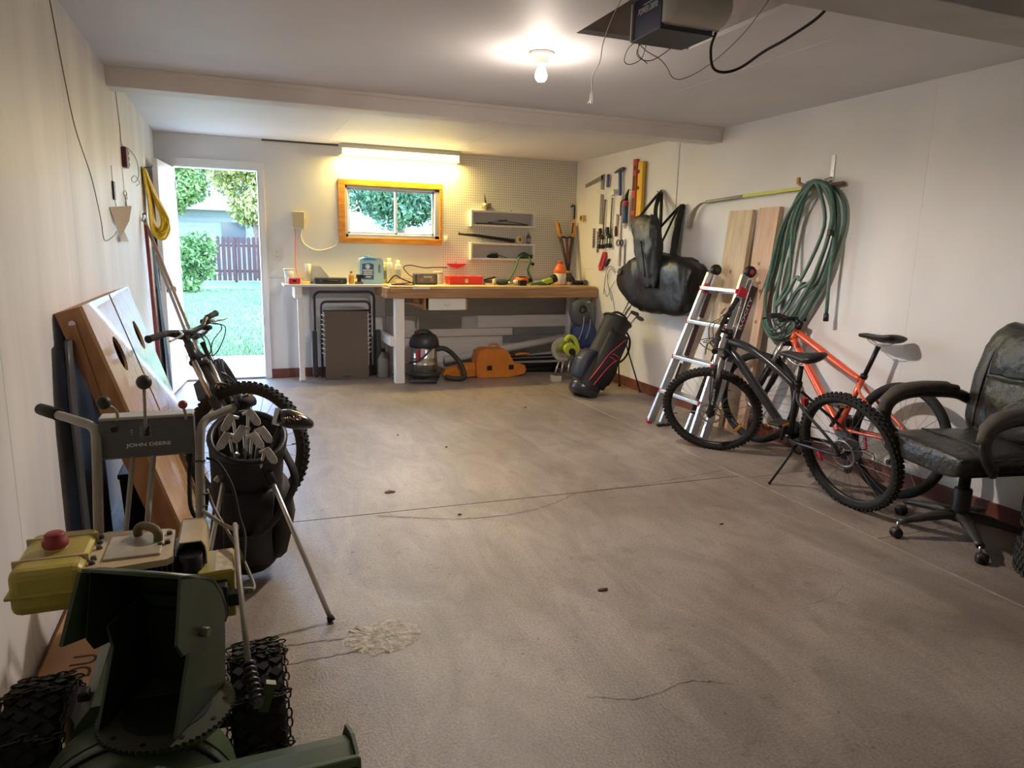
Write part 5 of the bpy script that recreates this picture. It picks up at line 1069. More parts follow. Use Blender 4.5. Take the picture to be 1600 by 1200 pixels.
G().tube([(1.72,7.2,1.03),(1.66,7.22,1.08),(1.62,7.22,1.14),(1.70,7.25,1.16),(1.85,7.26,1.135),(1.95,7.27,1.14),(2.10,7.27,1.14)], .005, 6, k=6).solo('charger_cable', rubber, 'thin black charger cable arching above the charger box', 'cable')
t = onb('clear_jar', 'cloudy plastic jar between the charger and red toolbox','jar',2.01,7.30); G().lathe([(0,0),(.05,0),(.052,.01),(.052,.10),(.046,.11),(0,.11)], n=22).obj('jar', clearp, t); G().lathe([(.048,.108),(.05,.11),(.05,.13),(0,.132)], n=22).obj('lid', mat('jar_lid', (.66,.64,.58), .5), t)
t = onb('toolbox', 'bright red open toolbox tray on the bench','toolbox',2.265,7.2); G().loft([[V((x*.185*k,y*.085*k,z)) for x,y in ((-1,-1),(1,-1),(1,1),(-1,1))] for z,k in ((0,.96),(.085,1.),(.085,.94),(.01,.9))], True, False).obj('tray', mat('toolbox_red', (.80,.05,.035), .38), t)
G().bb((-.195,-.09,.078),(.195,.09,.088), .003).obj('rim', mat('toolbox_red', (.80,.05,.035)), t); G().bb((-.018,-.094,.02),(.018,-.083,.062), .004).obj('latch', mat('latch_cream', (.75,.62,.45), .5), t)
for x in (-.12,-.02,.09): G().bb((x-.035,-.04,.02),(x+.035,.04,.095), .006).obj('divider_cup', mat('toolbox_red_dark', (.62,.04,.04), .45), t)
t = thing('scoop_tray', 'small red scoop tray hung on the pegboard above the toolbox', 'tray', (2.245,YB-.008,1.135)); G().prism([(-.10,.045),(.10,.045),(.10,.035),(.04,.006),(0,-.004),(-.04,.006),(-.10,.035)], 'y', -.06, 0).obj('scoop', mat('tray_red', (.70,.05,.08), .4), t); G().tube([(0,0,.05),(0,-.02,.055)], .004, 6).obj('peg', dsteel, t)
def tool_misc(n, lab, cat, x, y, parts):
    t = onb(n, lab, cat, x, y)
    for p in parts:
        nm, kind, m = p[:3]; g = G()
        if kind == 'b': g.box(p[3], p[4], p[5] if len(p) > 5 else None, .006)
        if kind == 'c': g.cyl(p[3], p[4], p[5], n=12)
        if kind == 't': g.tube(p[3], p[4], 8, k=4)
        if kind == 's': g.sph(p[3], p[4], 12)
        g.obj(nm, m, t)
    return t
tool_misc('staple_gun','dark staple gun on the bench right of the red toolbox','staple gun',2.53,7.15,[('body','b',dsteel,(0,0,.035),(.12,.03,.03)),('lever','t',bmetal,[(-.06,0,.05),(0,0,.065),(.07,0,.08)],.008),('nose','b',steel,(-.055,0,.02),(.02,.028,.04))])
tool_misc('work_gloves','rumpled dark green work gloves on the bench','gloves',2.67,7.12,[('palm','s',mat('glove_green', (.04,.065,.045), .8),(0,0,.03),(.09,.05,.032)),('finger','t',mat('glove_green', (.04,.065,.045)),[(.05,-.02,.03),(.10,-.03,.03),(.13,-.04,.02)],.013),('finger','t',mat('glove_green', (.04,.065,.045)),[(.05,.0,.03),(.11,-.005,.035),(.14,-.01,.02)],.013),('cuff','c',mat('glove_cuff', (.55,.50,.35), .8),(-.08,0,.03),(-.11,0,.032),.035)])
tool_misc('cordless_drill','orange and black cordless drill lying on the bench','power tool',2.90,7.12,[('motor','c',mat('drill_orange', (.80,.16,.03), .45),(-.08,0,.045),(.06,0,.05),.036),('chuck','c',bmetal,(.06,0,.05),(.11,0,.05),.022),('grip','b',mat('drill_orange', (.80,.16,.03)),(-.05,-.07,.03),(.045,.12,.045),(0,0,.2)),('battery','b',black_pl,(-.06,-.15,.03),(.08,.06,.055)),('spindle','b',black_pl,(.0,0,.085),(.08,.03,.015))])
tool_misc('spray_nozzle','pale hose nozzle beside the orange drill','nozzle',2.77,7.05,[('head','c',mat('nozzle_pale', (.62,.58,.45), .5),(0,0,.03),(.06,-.01,.035),.026),('neck','c',steel,(-.06,.0,.022),(0,0,.03),.014)])
tool_misc('glass_bulb','small white glass bulb lying on the bench','bulb',2.84,7.03,[('glass','s',white,(0,0,.03),(.03,.03,.03)),('cap','c',steel,(.025,0,.028),(.05,0,.022),.012)])
tool_misc('work_light','lime-green and black work light on the bench','work light',3.19,7.10,[('body','b',mat('lime', (.45,.60,.05), .45),(0,0,.045),(.13,.06,.05),(0,-.25,.15)),('lens','c',black_pl,(.05,0,.06),(.10,0,.08),.045),('grip','t',black_pl,[(-.10,0,.015),(-.03,0,.02),(.04,.0,.02)],.016)])
tool_misc('rope_strap','pale green strap coil lying beside the lime work light','strap',3.06,7.05,[('coil','t',gst,[(-.09,0,.012),(-.03,-.02,.02),(.05,-.01,.015),(.10,.03,.012),(.02,.04,.018),(-.06,.03,.02)],.012),('coil','t',mat('strap_pale', (.35,.45,.25), .6),[(-.06,.0,.03),(0,-.01,.04),(.07,.02,.03)],.010)])
t = onb('hand_cleaner_bottle', 'orange-topped white bottle on the right of the bench','bottle',3.385,7.20); G().lathe([(0,0),(.066,0),(.070,.012),(.070,.125),(.066,.128)], n=26).obj('lower_body', mat('bottle_milky', (.74,.66,.58), .4), t); G().lathe([(.0655,.128),(.071,.130),(.068,.165),(.045,.215),(.030,.225),(.030,.24),(0,.242)], n=26).obj('upper_body', mat('bottle_orange_c', (.82,.17,.03), .4), t); G().lathe([(.031,.235),(.033,.237),(.033,.262),(0,.264)], n=16).obj('cap', mat('bottle_cap_red', (.55,.10,.03), .4), t); G().lathe([(.0715,0),(.0715,.012)], n=26).obj('base_ring', mat('bottle_orange_c', (.82,.17,.03)), t)
# loppers standing in the corner of the bench
t = onb('loppers', 'long orange-gripped loppers standing on the bench in the corner','loppers',3.52,7.28)
for s_, top in ((-1,(3.405,7.38,1.66)),(1,(3.625,7.38,1.67))):
    top = V(top); bot = V((3.515,7.26,1.12)); mid_ = bot.lerp(top,.68)
    h_ = G().tube([bot, mid_], [.017,.019], 10).obj('handle', mat('lopper_grey', (.055,.05,.05), .45), t, w=True); G().tube([mid_, mid_.lerp(top,.5), top], [.018,.022,.020], 10).obj('grip', mat('lopper_orange', (.75,.33,.05), .5), h_, w=True); G().tube([mid_.lerp(top,.25)+V((-s_*.016,-.012,0)),mid_.lerp(top,.9)+V((-s_*.016,-.012,0))], .008, 8).obj('grip_inlay', black_pl, h_, w=True)
G().tube([(3.415,7.35,1.49),(3.47,7.34,1.495),(3.515,7.33,1.485),(3.56,7.34,1.495),(3.61,7.35,1.495)], .010, 8, k=3).obj('stopper_bar', black_pl, t, w=True)
G().beam((3.513,7.27,1.20),(3.513,7.325,1.48),.035,.01,(0,1,0),.003).obj('telescope_strut', mat('strut_red', (.22,.06,.07), .5), t, w=True)
G().lathe([(0,-.012),(.028,-.012),(.028,.012),(0,.012)], (3.515,7.26,1.10), (0,1,0), 16).obj('pivot', mat('lopper_orange', (.75,.33,.05)), t, w=True)
G().prism([(3.49,1.10),(3.54,1.10),(3.555,1.04),(3.535,.975),(3.51,.970),(3.485,1.04)], 'y', 7.23, 7.255).obj('blade', dsteel, t, w=True); G().tube([(3.53,7.25,1.08),(3.575,7.24,1.03),(3.565,7.22,.985),(3.52,7.22,.972)], .011, 8, k=4).obj('hook_blade', bmetal, t, w=True)
t = onb('grease_tin', 'small pale and dark tin at the foot of the loppers','tin',3.47,7.12); G().lathe([(0,0),(.028,0),(.028,.05),(0,.052)], n=18).obj('tin', mat('tin_pale', (.5,.48,.42), .4), t); G().lathe([(.0285,.035),(.03,.036),(.03,.056),(0,.058)], n=18).obj('lid', black_pl, t)
tool_misc('angle_grinder','small dark grinder lying at the right end of the bench','power tool',3.57,7.08,[('body','c',bmetal,(-.07,0,.03),(.04,0,.03),.024),('head','b',steel,(.055,0,.03),(.035,.045,.035)),('disc','c',dsteel,(.062,-.03,.03),(.062,-.035,.03),.03)])
t = thing('pry_bar', 'dark pry bar hung in the corner above the loppers', 'pry bar', (3.64,7.42,1.70)); G().tube([(3.60,YB-.03,1.835),(3.625,YB-.03,1.85),(3.645,YB-.03,1.83),(3.645,YB-.03,1.70)], .009, 8, k=4).obj('bar', bmetal, t, w=True); G().tube([(3.66,YB-.02,1.845),(3.62,YB-.035,1.845)], .004, 6).obj('nail', steel, t, w=True)
G().tube([(3.655,7.40,1.62),(3.66,7.30,1.30),(3.655,7.22,1.0),(3.64,7.15,.985)], .010, 8, k=4).solo('corner_pipe', mat('pipe_beige', (.55,.52,.44), .6), 'thin beige conduit leaning in the wall corner on the bench', 'pipe')
# ---- below the bench
t = thing('folding_lounger', 'folded brown mesh lounge chair with dark frame under the white shelf', 'lounge chair', (1.03,7.22,0)); lfm = mat('lounger_tube', (.045,.045,.055), .4, .4); mesh_m = mat('lounger_mesh', (.15,.12,.095), .85, var=.15, vs=120, bump=.3, bs=150)
def arch(x0, x1, y, z1, r, rr, z0=0.02): return G().tube([(x0,y,z0),(x0,y,z1-rr)]+[(x0+rr*(1-math.cos(a)),y,z1-rr+rr*math.sin(a)) for a in (.4,.8,1.2,PI/2)]+[(x1-rr*(1-math.cos(a)),y,z1-rr+rr*math.sin(a)) for a in (PI/2,1.2,.8,.4)]+[(x1,y,z1-rr),(x1,y,z0)], r, 10)
arch(.725,1.32,7.27,.885,.0135,.06).obj('outer_frame', lfm, t, w=True); arch(.785,1.27,7.235,.79,.0125,.05).obj('inner_frame', lfm, t, w=True)
for x in (.715,1.355): G().beam((x,7.23,.05),(x,7.24,.50),.05,.045,(0,1,0),.012).obj('armrest', lfm, t, w=True)
g = G(); n_ = 14; vs = [V((.812+.43*i/n_, 7.19+.018*math.sin(PI*i/n_)-.012*math.sin(j*.4), .01+.685*j/16)) for j in range(17) for i in range(n_+1)]
g.add(vs, [(j*(n_+1)+i,j*(n_+1)+i+1,(j+1)*(n_+1)+i+1,(j+1)*(n_+1)+i) for j in range(16) for i in range(n_)], True); g.add([v+V((0,.014,0)) for v in vs], [(j*(n_+1)+i,j*(n_+1)+i+1,(j+1)*(n_+1)+i+1,(j+1)*(n_+1)+i) for j in range(16) for i in range(n_)], True)
g.obj('mesh_panel', mesh_m, t, w=True)
for s_, x in ((-1,.812),(1,1.242)):
    for k in range(9): G().tube([(x-s_*.004,7.188,.65-.048*k),(x+s_*.03,7.205,.665-.048*k)], .0055, 6).obj('lacing_cord', mat('lace_white', (.62,.60,.56), .6), t, w=True)
for z in (.03,.70): G().cyl((.80,7.215,z),(1.255,7.215,z),.011).obj('cross_tube', lfm, t, w=True)
t = thing('grey_jug', 'dark grey plastic jug on the floor left of the bench leg', 'jug', (1.40,7.24,0)); gj = mat('jug_grey', (.17,.175,.185), .5); G().lathe([(0,0),(.062,0),(.066,.012),(.066,.19),(.045,.24),(.022,.262),(.020,.285),(0,.286)], n=22).obj('jug_body', gj, t); G().lathe([(.021,.27),(.024,.27),(.024,.30),(0,.302)], n=14).obj('cap', black_pl, t); G().tube([(.02,0,.26),(.055,0,.255),(.064,0,.20),(.06,0,.15)], .009, 8, k=4).obj('handle', gj, t)
# shop vacuum
t = thing('shop_vacuum', 'shop vacuum with steel drum and black lid beside the bench leg', 'vacuum', (1.775,6.98,0)); vb = mat('vac_black', (.03,.03,.032), .45); vs_ = mat('vac_steel', (.62,.60,.55), .28, 1.)
G().lathe([(0,.045),(.155,.045),(.175,.06),(.178,.085),(.150,.10),(0,.105)], n=32).obj('base', vb, t); dm_ = G().lathe([(.128,.10),(.135,.105),(.135,.17),(.138,.175),(.135,.18),(.135,.235),(.138,.24),(.135,.245),(.135,.345),(.128,.35)], n=36).obj('drum', vs_, t)
G().lathe([(.125,.34),(.150,.345),(.152,.385),(.145,.42),(.120,.465),(.07,.485),(0,.49)], n=32).obj('motor_head', vb, t); G().tube([(-.11,-.03,.44),(-.09,-.03,.50),(-.04,-.03,.515),(.03,-.03,.51),(.08,-.03,.47)], .014, 8, k=4).obj('carry_handle', vb, t)
G().bb((-.10,-.03,.478),(-.045,.03,.505), .008).obj('switch_block', mat('vac_red', (.40,.04,.06), .45), t); G().box((-.085,-.125,.27),(.055,.01,.125),(0,0,.6), .004).obj('warning_tag', mat('vac_tag_red', (.50,.04,.08), .5), t); G().box((-.04,-.137,.30),(.07,.004,.09),(0,0,.28)).obj('drum_label', mat('label_lilac', (.50,.46,.58), .5), dm_)
for a in (.4,2.0,3.6,5.2): 
    c_ = (.17*math.cos(a),.17*math.sin(a),.022); G().cyl((c_[0],c_[1]-.012,.022),(c_[0],c_[1]+.012,.022),.022,n=14).obj('castor', vb, t)
G().tube([(.12,-.06,.33),(.19,-.08,.33),(.27,-.08,.28),(.36,-.10,.17),(.395,-.13,.06),(.36,-.16,.028),(.27,-.17,.03),(.18,-.17,.05)], .026, 10, k=8).obj('hose', mat('vac_hose', (.035,.033,.032), .6, bump=.8, bs=40), t); G().cyl((.09,-.05,.335),(.145,-.07,.335),.034,n=16).obj('hose_port', vb, t)
G().tube([(-.18,-.10,.20),(-.10,-.135,.22),(-.02,-.14,.28),(.06,-.13,.36)], .010, 8, k=4).obj('drum_strap', vb, t); G().tube([(-.20,-.22,.030),(-.05,-.26,.032),(.06,-.26,.030)], [.014,.018,.026], 10).obj('floor_nozzle', vb, t)
# orange chainsaw case
t = thing('chainsaw_case', 'orange plastic chainsaw case lying on the floor under the bench', 'case', (2.5,6.98,0)); oc = mat('case_orange', (.62,.20,.025), .42, var=.15, vs=8)
cp = [(2.34,.0),(2.70,.0),(2.86,.03),(2.885,.07),(2.87,.12),(2.74,.16),(2.67,.28),(2.63,.305),(2.40,.315),(2.34,.285),(2.315,.17),(2.32,.03)]
G().prism(cp, 'y', 6.91, 6.985).prism([(x*.985+.038,z*.97+.004) for x,z in cp], 'y', 6.893, 6.91).obj('near_shell', oc, t, w=True); G().prism(cp, 'y', 6.99, 7.08).obj('far_shell', oc, t, w=True); G().prism([(1.97,.05),(2.0,.02),(2.33,.015),(2.33,.16),(2.20,.155),(2.0,.105)], 'y', 6.95, 7.03).obj('bar_scabbard', oc, t, w=True); G().prism([(2.02,.06),(2.30,.06),(2.30,.115),(2.06,.09)], 'y', 6.942, 6.95).obj('scabbard_rib', oc, t, w=True)
for x in (2.46,2.705): G().bb((x-.028,6.886,.085),(x+.028,6.895,.135), .004).obj('latch', black_pl, t, w=True)
G().tube([(2.47,6.98,.31),(2.49,6.98,.345),(2.57,6.98,.345),(2.60,6.98,.305)], .012, 8, k=4).obj('handle', oc, t, w=True)
# long bundles behind: pale pipe and dark bars
t = thing('roll_of_vinyl', 'long pale tube resting diagonally under the bench', 'tube', (2.9,7.3,0)); G().cyl((2.10,7.36,.135),(3.46,7.18,.375),.042,n=18).obj('tube', mat('vinyl_pale', (.56,.54,.53), .5), t, w=True); G().cyl((3.455,7.181,.374),(3.475,7.178,.377),.044,n=18).obj('end_ring', lg, t, w=True)
for i, (p0,p1,r,lb) in enumerate((((2.45,7.25,.03),(3.30,7.08,.03),.028,'lowest dark pipe on the floor behind the chainsaw case'),((2.55,7.33,.05),(3.40,7.20,.06),.030,'dark pipe behind the lowest one under the bench'),((2.62,7.30,.12),(3.42,7.10,.15),.016,'thin dark rod lying across the dark pipes'),((2.70,7.22,.165),(3.42,7.05,.20),.012,'thinnest dark rod on top of the dark pipes'))):
    q = thing('dark_pipe', lb, 'pipe', p0, group='dark pipes under the bench'); G().cyl(p0,p1,r,n=12).obj('pipe', bmetal, q, w=True); G().cyl(p1, V(p1)+(V(p1)-V(p0)).normalized()*.03, r*1.25, n=12).obj('coupling', dsteel, q, w=True)
G().tube([(2.80,7.02,.22),(2.88,7.0,.235),(2.95,7.0,.225)], .014, 8, k=3).solo('orange_handle', mat('case_orange', (.62,.20,.025)), 'small orange handle lying on the dark rods', 'handle')
# circular saw on a low stand
t = thing('mitre_saw', 'lime-green saw with round guard on a small folding stand', 'power saw', (3.22,6.66,0)); lime = mat('saw_lime', (.42,.50,.03), .42); gd_ = mat('guard_grey', (.42,.40,.34), .5)
G().cyl((3.17,6.60,.33),(3.17,6.64,.33),.125,n=32).obj('blade_guard', gd_, t, w=True); G().cyl((3.17,6.59,.33),(3.17,6.60,.33),.085,n=32).obj('blade', steel, t, w=True)
G().cyl((3.20,6.48,.34),(3.22,6.60,.34),.062,n=18).obj('motor', lime, t, w=True); G().tube([(3.16,6.54,.42),(3.20,6.53,.47),(3.26,6.52,.44),(3.29,6.50,.34),(3.28,6.50,.28)], .024, 10, k=5).obj('handle', lime, t, w=True); G().cyl((3.21,6.465,.32),(3.22,6.50,.32),.035,n=14).obj('motor_cap', black_pl, t, w=True)
for x, dx in ((3.12,-.05),(3.17,-.03),(3.24,-.02),(3.29,0)): G().tube([(x+.01,6.60,.215),(x+dx,6.57,.075)], .010, 8).obj('stand_leg', alu, t, w=True)
G().beam((3.05,6.56,.075),(3.38,6.58,.075),.05,.018,(0,0,1),.003).obj('stand_rail', mat('stand_dark', (.10,.10,.09), .5), t, w=True); G().bb((3.03,6.52,.0),(3.13,6.60,.062), .006).obj('stand_foot', mat('foot_pale', (.52,.49,.40), .5), t, w=True); G().bb((3.30,6.54,.0),(3.38,6.62,.062), .006).obj('stand_foot', mat('stand_dark', (.10,.10,.09)), t, w=True)
# blue and grey child carrier leaning in the corner
t = thing('child_carrier', 'blue and grey framed child carrier backpack leaning in the corner', 'carrier', (3.5,6.78,0)); cg = mat('carrier_grey', (.10,.10,.12), .65, bump=.3, bs=20); cbl = mat('carrier_blue', (.035,.06,.19), .65, bump=.3, bs=20)
arch(3.37,3.63,6.85,.80,.012,.06,.02).obj('frame', alu, t, w=True)
G().loft([[V((3.50+w_*math.cos(a),6.80-.0+d_*math.sin(a),z)) for a in [2*PI*i/18 for i in range(18)]] for z,w_,d_ in ((.30,.06,.04),(.36,.13,.07),(.48,.15,.09),(.56,.12,.08),(.60,.06,.05))]).jit(.015,9).obj('seat_pouch', cbl, t, w=True)
hd_ = G().loft([[V((3.43+w_*math.cos(a)+.02*(z-.6),6.76+d_*math.sin(a),z)) for a in [2*PI*i/18 for i in range(18)]] for z,w_,d_ in ((.55,.04,.03),(.60,.10,.05),(.70,.13,.06),(.79,.11,.05),(.83,.05,.03))]).jit(.012,9,2).obj('head_cushion', cg, t, w=True); G().torus((3.43,6.695,.735),(0,1,.1),.035,.008,20,6).obj('cushion_ring', nyl, hd_, w=True)
G().loft([[V((3.615+w_*math.cos(a),6.84+.03*math.sin(a),z)) for a in [2*PI*i/16 for i in range(16)]] for z,w_ in ((.50,.03),(.60,.045),(.74,.045),(.80,.02))]).obj('side_pad', mat('pad_grey', (.17,.18,.21), .6), t, w=True)
for x in (3.42,3.50): G().tube([(x+.03,6.70,.66),(x,6.66,.54),(x-.05,6.64,.42)], .010, 6, k=4, flat=.5).obj('strap', mat('strap_grey', (.35,.35,.36), .6), t, w=True)
G().tube([(3.44,6.69,.82),(3.50,6.68,.70),(3.55,6.68,.58)], .014, 6, k=4, flat=.5).obj('strap', cg, t, w=True)
# ---------------------------------------------------------------- right wall: hand tools
WX = XR
def wt_(n, lab, cat, y, z, group='hand tools on the right wall'): return thing(n, lab, cat, (WX,y,z), group=group)
def nail(t, y, z, l=.03): G().cyl((WX,y,z),(WX-l,y,z),.0025,n=6).obj('nail', dsteel, t, w=True)
gsq = mat('square_grey', (.34,.33,.31), .45, .7)
t = wt_('tape_measure','small yellow and black tape measure on the right wall by the corner','tape measure',7.22,1.67); G().bb((WX-.045,7.18,1.67),(WX,7.26,1.735), .010).obj('case', mat('tape_yellow', (.65,.48,.12), .45), t, w=True); G().cyl((WX-.048,7.215,1.705),(WX-.044,7.215,1.705),.022,n=16).obj('badge', mat('tape_brown', (.10,.05,.03), .5), t, w=True); G().bb((WX-.04,7.165,1.668),(WX-.008,7.182,1.682)).obj('tongue', steel, t, w=True)
t = wt_('framing_square','grey steel framing square hanging on the right wall','square',6.81,1.63); G().bb((WX-.012,6.785,1.63),(WX-.008,6.845,2.14)).obj('long_blade', gsq, t, w=True); G().prism([(6.80,2.09),(7.20,2.03),(7.21,2.065),(6.80,2.14)], 'x', WX-.012, WX-.008).obj('short_blade', gsq, t, w=True); nail(t,6.83,2.12)
bl = mat('tool_blue', (.04,.07,.32), .45)
t = wt_('plaster_float','blue-handled scraper in a white holder on the right wall','scraper',6.68,1.93); G().bb((WX-.035,6.655,2.0),(WX-.015,6.69,2.13), .005).obj('handle', bl, t, w=True); G().prism([(6.85,1.985),(6.50,1.965),(6.48,1.92),(6.56,1.905),(6.84,1.95)], 'x', WX-.055, WX-.005).obj('holder', white, t, w=True)
t = wt_('hammer','blue-handled hammer hanging on the right wall','hammer',6.40,1.94); G().beam((WX-.035,6.41,2.135),(WX-.035,6.385,1.90),.028,.03,(0,1,0),.006).obj('handle', bl, t, w=True); G().prism([(6.52,2.125),(6.45,2.150),(6.40,2.165),(6.34,2.17),(6.33,2.145),(6.40,2.135),(6.46,2.13)], 'x', WX-.05, WX-.022).obj('head', dsteel, t, w=True); nail(t,6.39,2.13,.05)
G().bb((WX-.022,6.372,1.20),(WX-.006,6.395,1.90), .003).solo('wooden_rule', mat('rule_white', (.68,.62,.60), .5), 'pale wooden yardstick hanging on the right wall under the hammer', 'ruler', 'hand tools on the right wall')
def clamp(lab, y, z0, z1, dy):
    t = wt_('bar_clamp', lab, 'clamp', y, z0); G().beam((WX-.02,y,z0+.0),(WX-.02,y+dy,z1),.007,.016,(0,1,0)).obj('bar', dsteel, t, w=True)
    G().box((WX-.035,y-.0,z0+.10),(.03,.085,.035),(.4,0,0), .006).obj('sliding_jaw', black_pl, t, w=True); G().box((WX-.035,y+.03,z0+.155),(.03,.035,.06),(-.2,0,0), .006).obj('trigger', black_pl, t, w=True)
    for q in (-.028,.032): G().cyl((WX-.015,y+q,z0-.005),(WX-.05,y+q,z0-.005),.022,n=12).obj('pad', black_pl, t, w=True); G().cyl((WX-.03,y+q,z0),(WX-.03,y+q*.9,z0+.09),.007,n=8).obj('jaw_arm', dsteel, t, w=True)
    nail(t,y+dy,z1-.01)
clamp('black bar clamp beside the framing square on the right wall',6.74,1.40,1.88,-.02); clamp('black bar clamp, the second one from the framing square',6.585,1.41,1.89,-.015)
t = wt_('file','wood chisel with red handle on the right wall','chisel',6.465,1.50); G().bb((WX-.018,6.445,1.60),(WX-.012,6.475,1.72)).obj('blade', mat('blade_grey', (.35,.33,.30), .45, .8), t, w=True); G().tube([(WX-.02,6.465,1.60),(WX-.02,6.463,1.55),(WX-.02,6.46,1.50)], [.013,.016,.013], 8).obj('handle', mat('handle_dark_red', (.16,.03,.04), .5), t, w=True); nail(t,6.46,1.715)
t = wt_('feeler_gauge','left one of two slotted steel strips on the right wall','gauge',6.96,1.38); G().bb((WX-.010,6.935,1.38),(WX-.006,6.985,1.59), .001).obj('strip', gsq, t, w=True); nail(t,6.96,1.58)
t2 = wt_('feeler_gauge','right one of two slotted steel strips on the right wall','gauge',6.865,1.33); G().bb((WX-.010,6.84,1.33),(WX-.006,6.885,1.555), .001).obj('strip', gsq, t2, w=True); nail(t2,6.862,1.545)
for tt, y0, z0 in ((t,6.96,1.40),(t2,6.862,1.35)):
    for k in range(6): G().bb((WX-.0112,y0-.012,z0+k*.03),(WX-.0098,y0+.012,z0+k*.03+.012)).obj('slot', bmetal, tt, w=True)
t = wt_('caulking_tube','red, white and blue caulking gun hanging on the right wall','caulking gun',6.25,1.58); G().tube([(WX-.045,6.245,1.60),(WX-.045,6.245,1.83)], .028, 14).obj('tube', mat('caulk_blue', (.05,.12,.28), .45), t, w=True); G().tube([(WX-.045,6.245,1.79),(WX-.045,6.245,1.835)], .0288, 14).obj('top_band', mat('caulk_red', (.50,.05,.06), .45), t, w=True); G().tube([(WX-.045,6.245,1.60),(WX-.045,6.245,1.625)], .0290, 14).obj('lower_band', white, t, w=True)
G().tube([(WX-.045,6.245,1.60),(WX-.045,6.245,1.575)], [.02,.018], 10).obj('nozzle', white, t, w=True); G().tube([(WX-.045,6.245,1.84),(WX-.045,6.24,1.89),(WX-.03,6.23,1.95)], [.022,.018,.006], 10).obj('plunger', black_pl, t, w=True); G().tube([(WX-.045,6.25,1.86),(WX-.045,6.33,1.84),(WX-.045,6.345,1.79),(WX-.045,6.34,1.70)], .008, 8, k=4).obj('trigger', mat('trigger_dark', (.10,.03,.03), .5), t, w=True); nail(t,6.23,1.945)
t = wt_('spirit_level','red and black spirit level hanging on the right wall','level',6.125,1.62); G().bb((WX-.035,6.10,1.635),(WX-.005,6.165,2.225), .004).obj('body', mat('level_red', (.50,.04,.04), .45), t, w=True)
for z0, z1 in ((1.66,1.70),(1.74,1.86),(1.93,2.07),(2.12,2.16)): G().bb((WX-.0365,6.112,z0),(WX-.034,6.148,z1)).obj('black_inlay', black_pl, t, w=True)
t = wt_('spirit_level','yellow spirit level hanging beside the red one','level',6.02,1.63); G().bb((WX-.045,5.965,1.63),(WX-.012,6.055,2.19), .004).obj('body', mat('level_yellow', (.80,.47,.02), .42), t, w=True); G().bb((WX-.046,5.962,1.63),(WX-.040,5.975,2.19)).obj('edge', mat('level_edge', (.60,.34,.02), .5), t, w=True)
for z in (1.95,2.10): G().cyl((WX-.047,6.035,z),(WX-.044,6.035,z),.018,n=14).obj('vial', bmetal, t, w=True)
nail(t,6.01,2.185,.05)
t = wt_('scissors','black-handled scissors hanging on the right wall','scissors',6.37,1.21)
for s_ in (-1,1): G().torus((WX-.02,6.37+s_*.034,1.435),(1,0,0),.028,.007,18,6).obj('finger_ring', mat('scissor_handle', (.03,.03,.06), .45), t, w=True); G().prism([(6.37+s_*.02,1.41),(6.37-s_*.002,1.33),(6.37-s_*.035,1.215),(6.37-s_*.005,1.33),(6.37+s_*.035,1.41)], 'x', WX-.020+s_*.002, WX-.018+s_*.002).obj('blade', mat('blade_grey', (.35,.33,.30)), t, w=True)
nail(t,6.37,1.46)
t = wt_('hacksaw','red folding saw hanging on the right wall below the clamps','saw',6.73,1.14); G().prism([(6.70,1.345),(6.66,1.34),(6.645,1.29),(6.72,1.15),(6.77,1.14),(6.79,1.19)], 'x', WX-.03, WX-.006).obj('handle', mat('saw_red', (.55,.04,.05), .42), t, w=True); G().prism([(6.698,1.32),(6.682,1.29),(6.73,1.19),(6.757,1.195)], 'x', WX-.032, WX-.029).obj('blade_slot', mat('slot_dark_red', (.20,.02,.03), .5), t, w=True)
t = wt_('utility_knife','black utility knife hanging beside the red saw','knife',6.62,1.19); G().beam((WX-.015,6.58,1.27),(WX-.015,6.65,1.19),.014,.028,(1,0,0),.004).obj('handle', black_pl, t, w=True); G().beam((WX-.012,6.65,1.19),(WX-.012,6.68,1.15),.002,.016,(1,0,0)).obj('blade', steel, t, w=True)
t = wt_('needle_pliers','slim pale file hanging right of the scissors','file',6.28,1.20); G().beam((WX-.012,6.285,1.42),(WX-.012,6.275,1.22),.006,.018,(1,0,0)).obj('blade', gsq, t, w=True); G().tube([(WX-.012,6.285,1.42),(WX-.012,6.286,1.47)], [.010,.007], 8).obj('tang', mat('tang_pale', (.62,.58,.50), .5), t, w=True)
t = wt_('loose_strings','blue-grey cords dangling below the tools on the right wall','cord',6.5,.62,None); cm_ = mat('cord_blue_grey', (.16,.20,.24), .6)
for pts in ([(6.44,1.14),(6.50,1.19),(6.57,1.19),(6.64,1.12),(6.68,.98),(6.69,.90)],[(6.45,1.13),(6.52,1.17),(6.59,1.10),(6.56,.96),(6.50,.84)],[(6.60,1.12),(6.57,1.0),(6.47,.90),(6.42,.75),(6.43,.62)],[(6.66,.95),(6.58,.88),(6.50,.98),(6.44,1.05)]): G().tube([(WX-.012-.01*math.sin(i),y,z) for i,(y,z) in enumerate(pts)], .0035, 6, k=6).obj('strand', cm_, t, w=True)
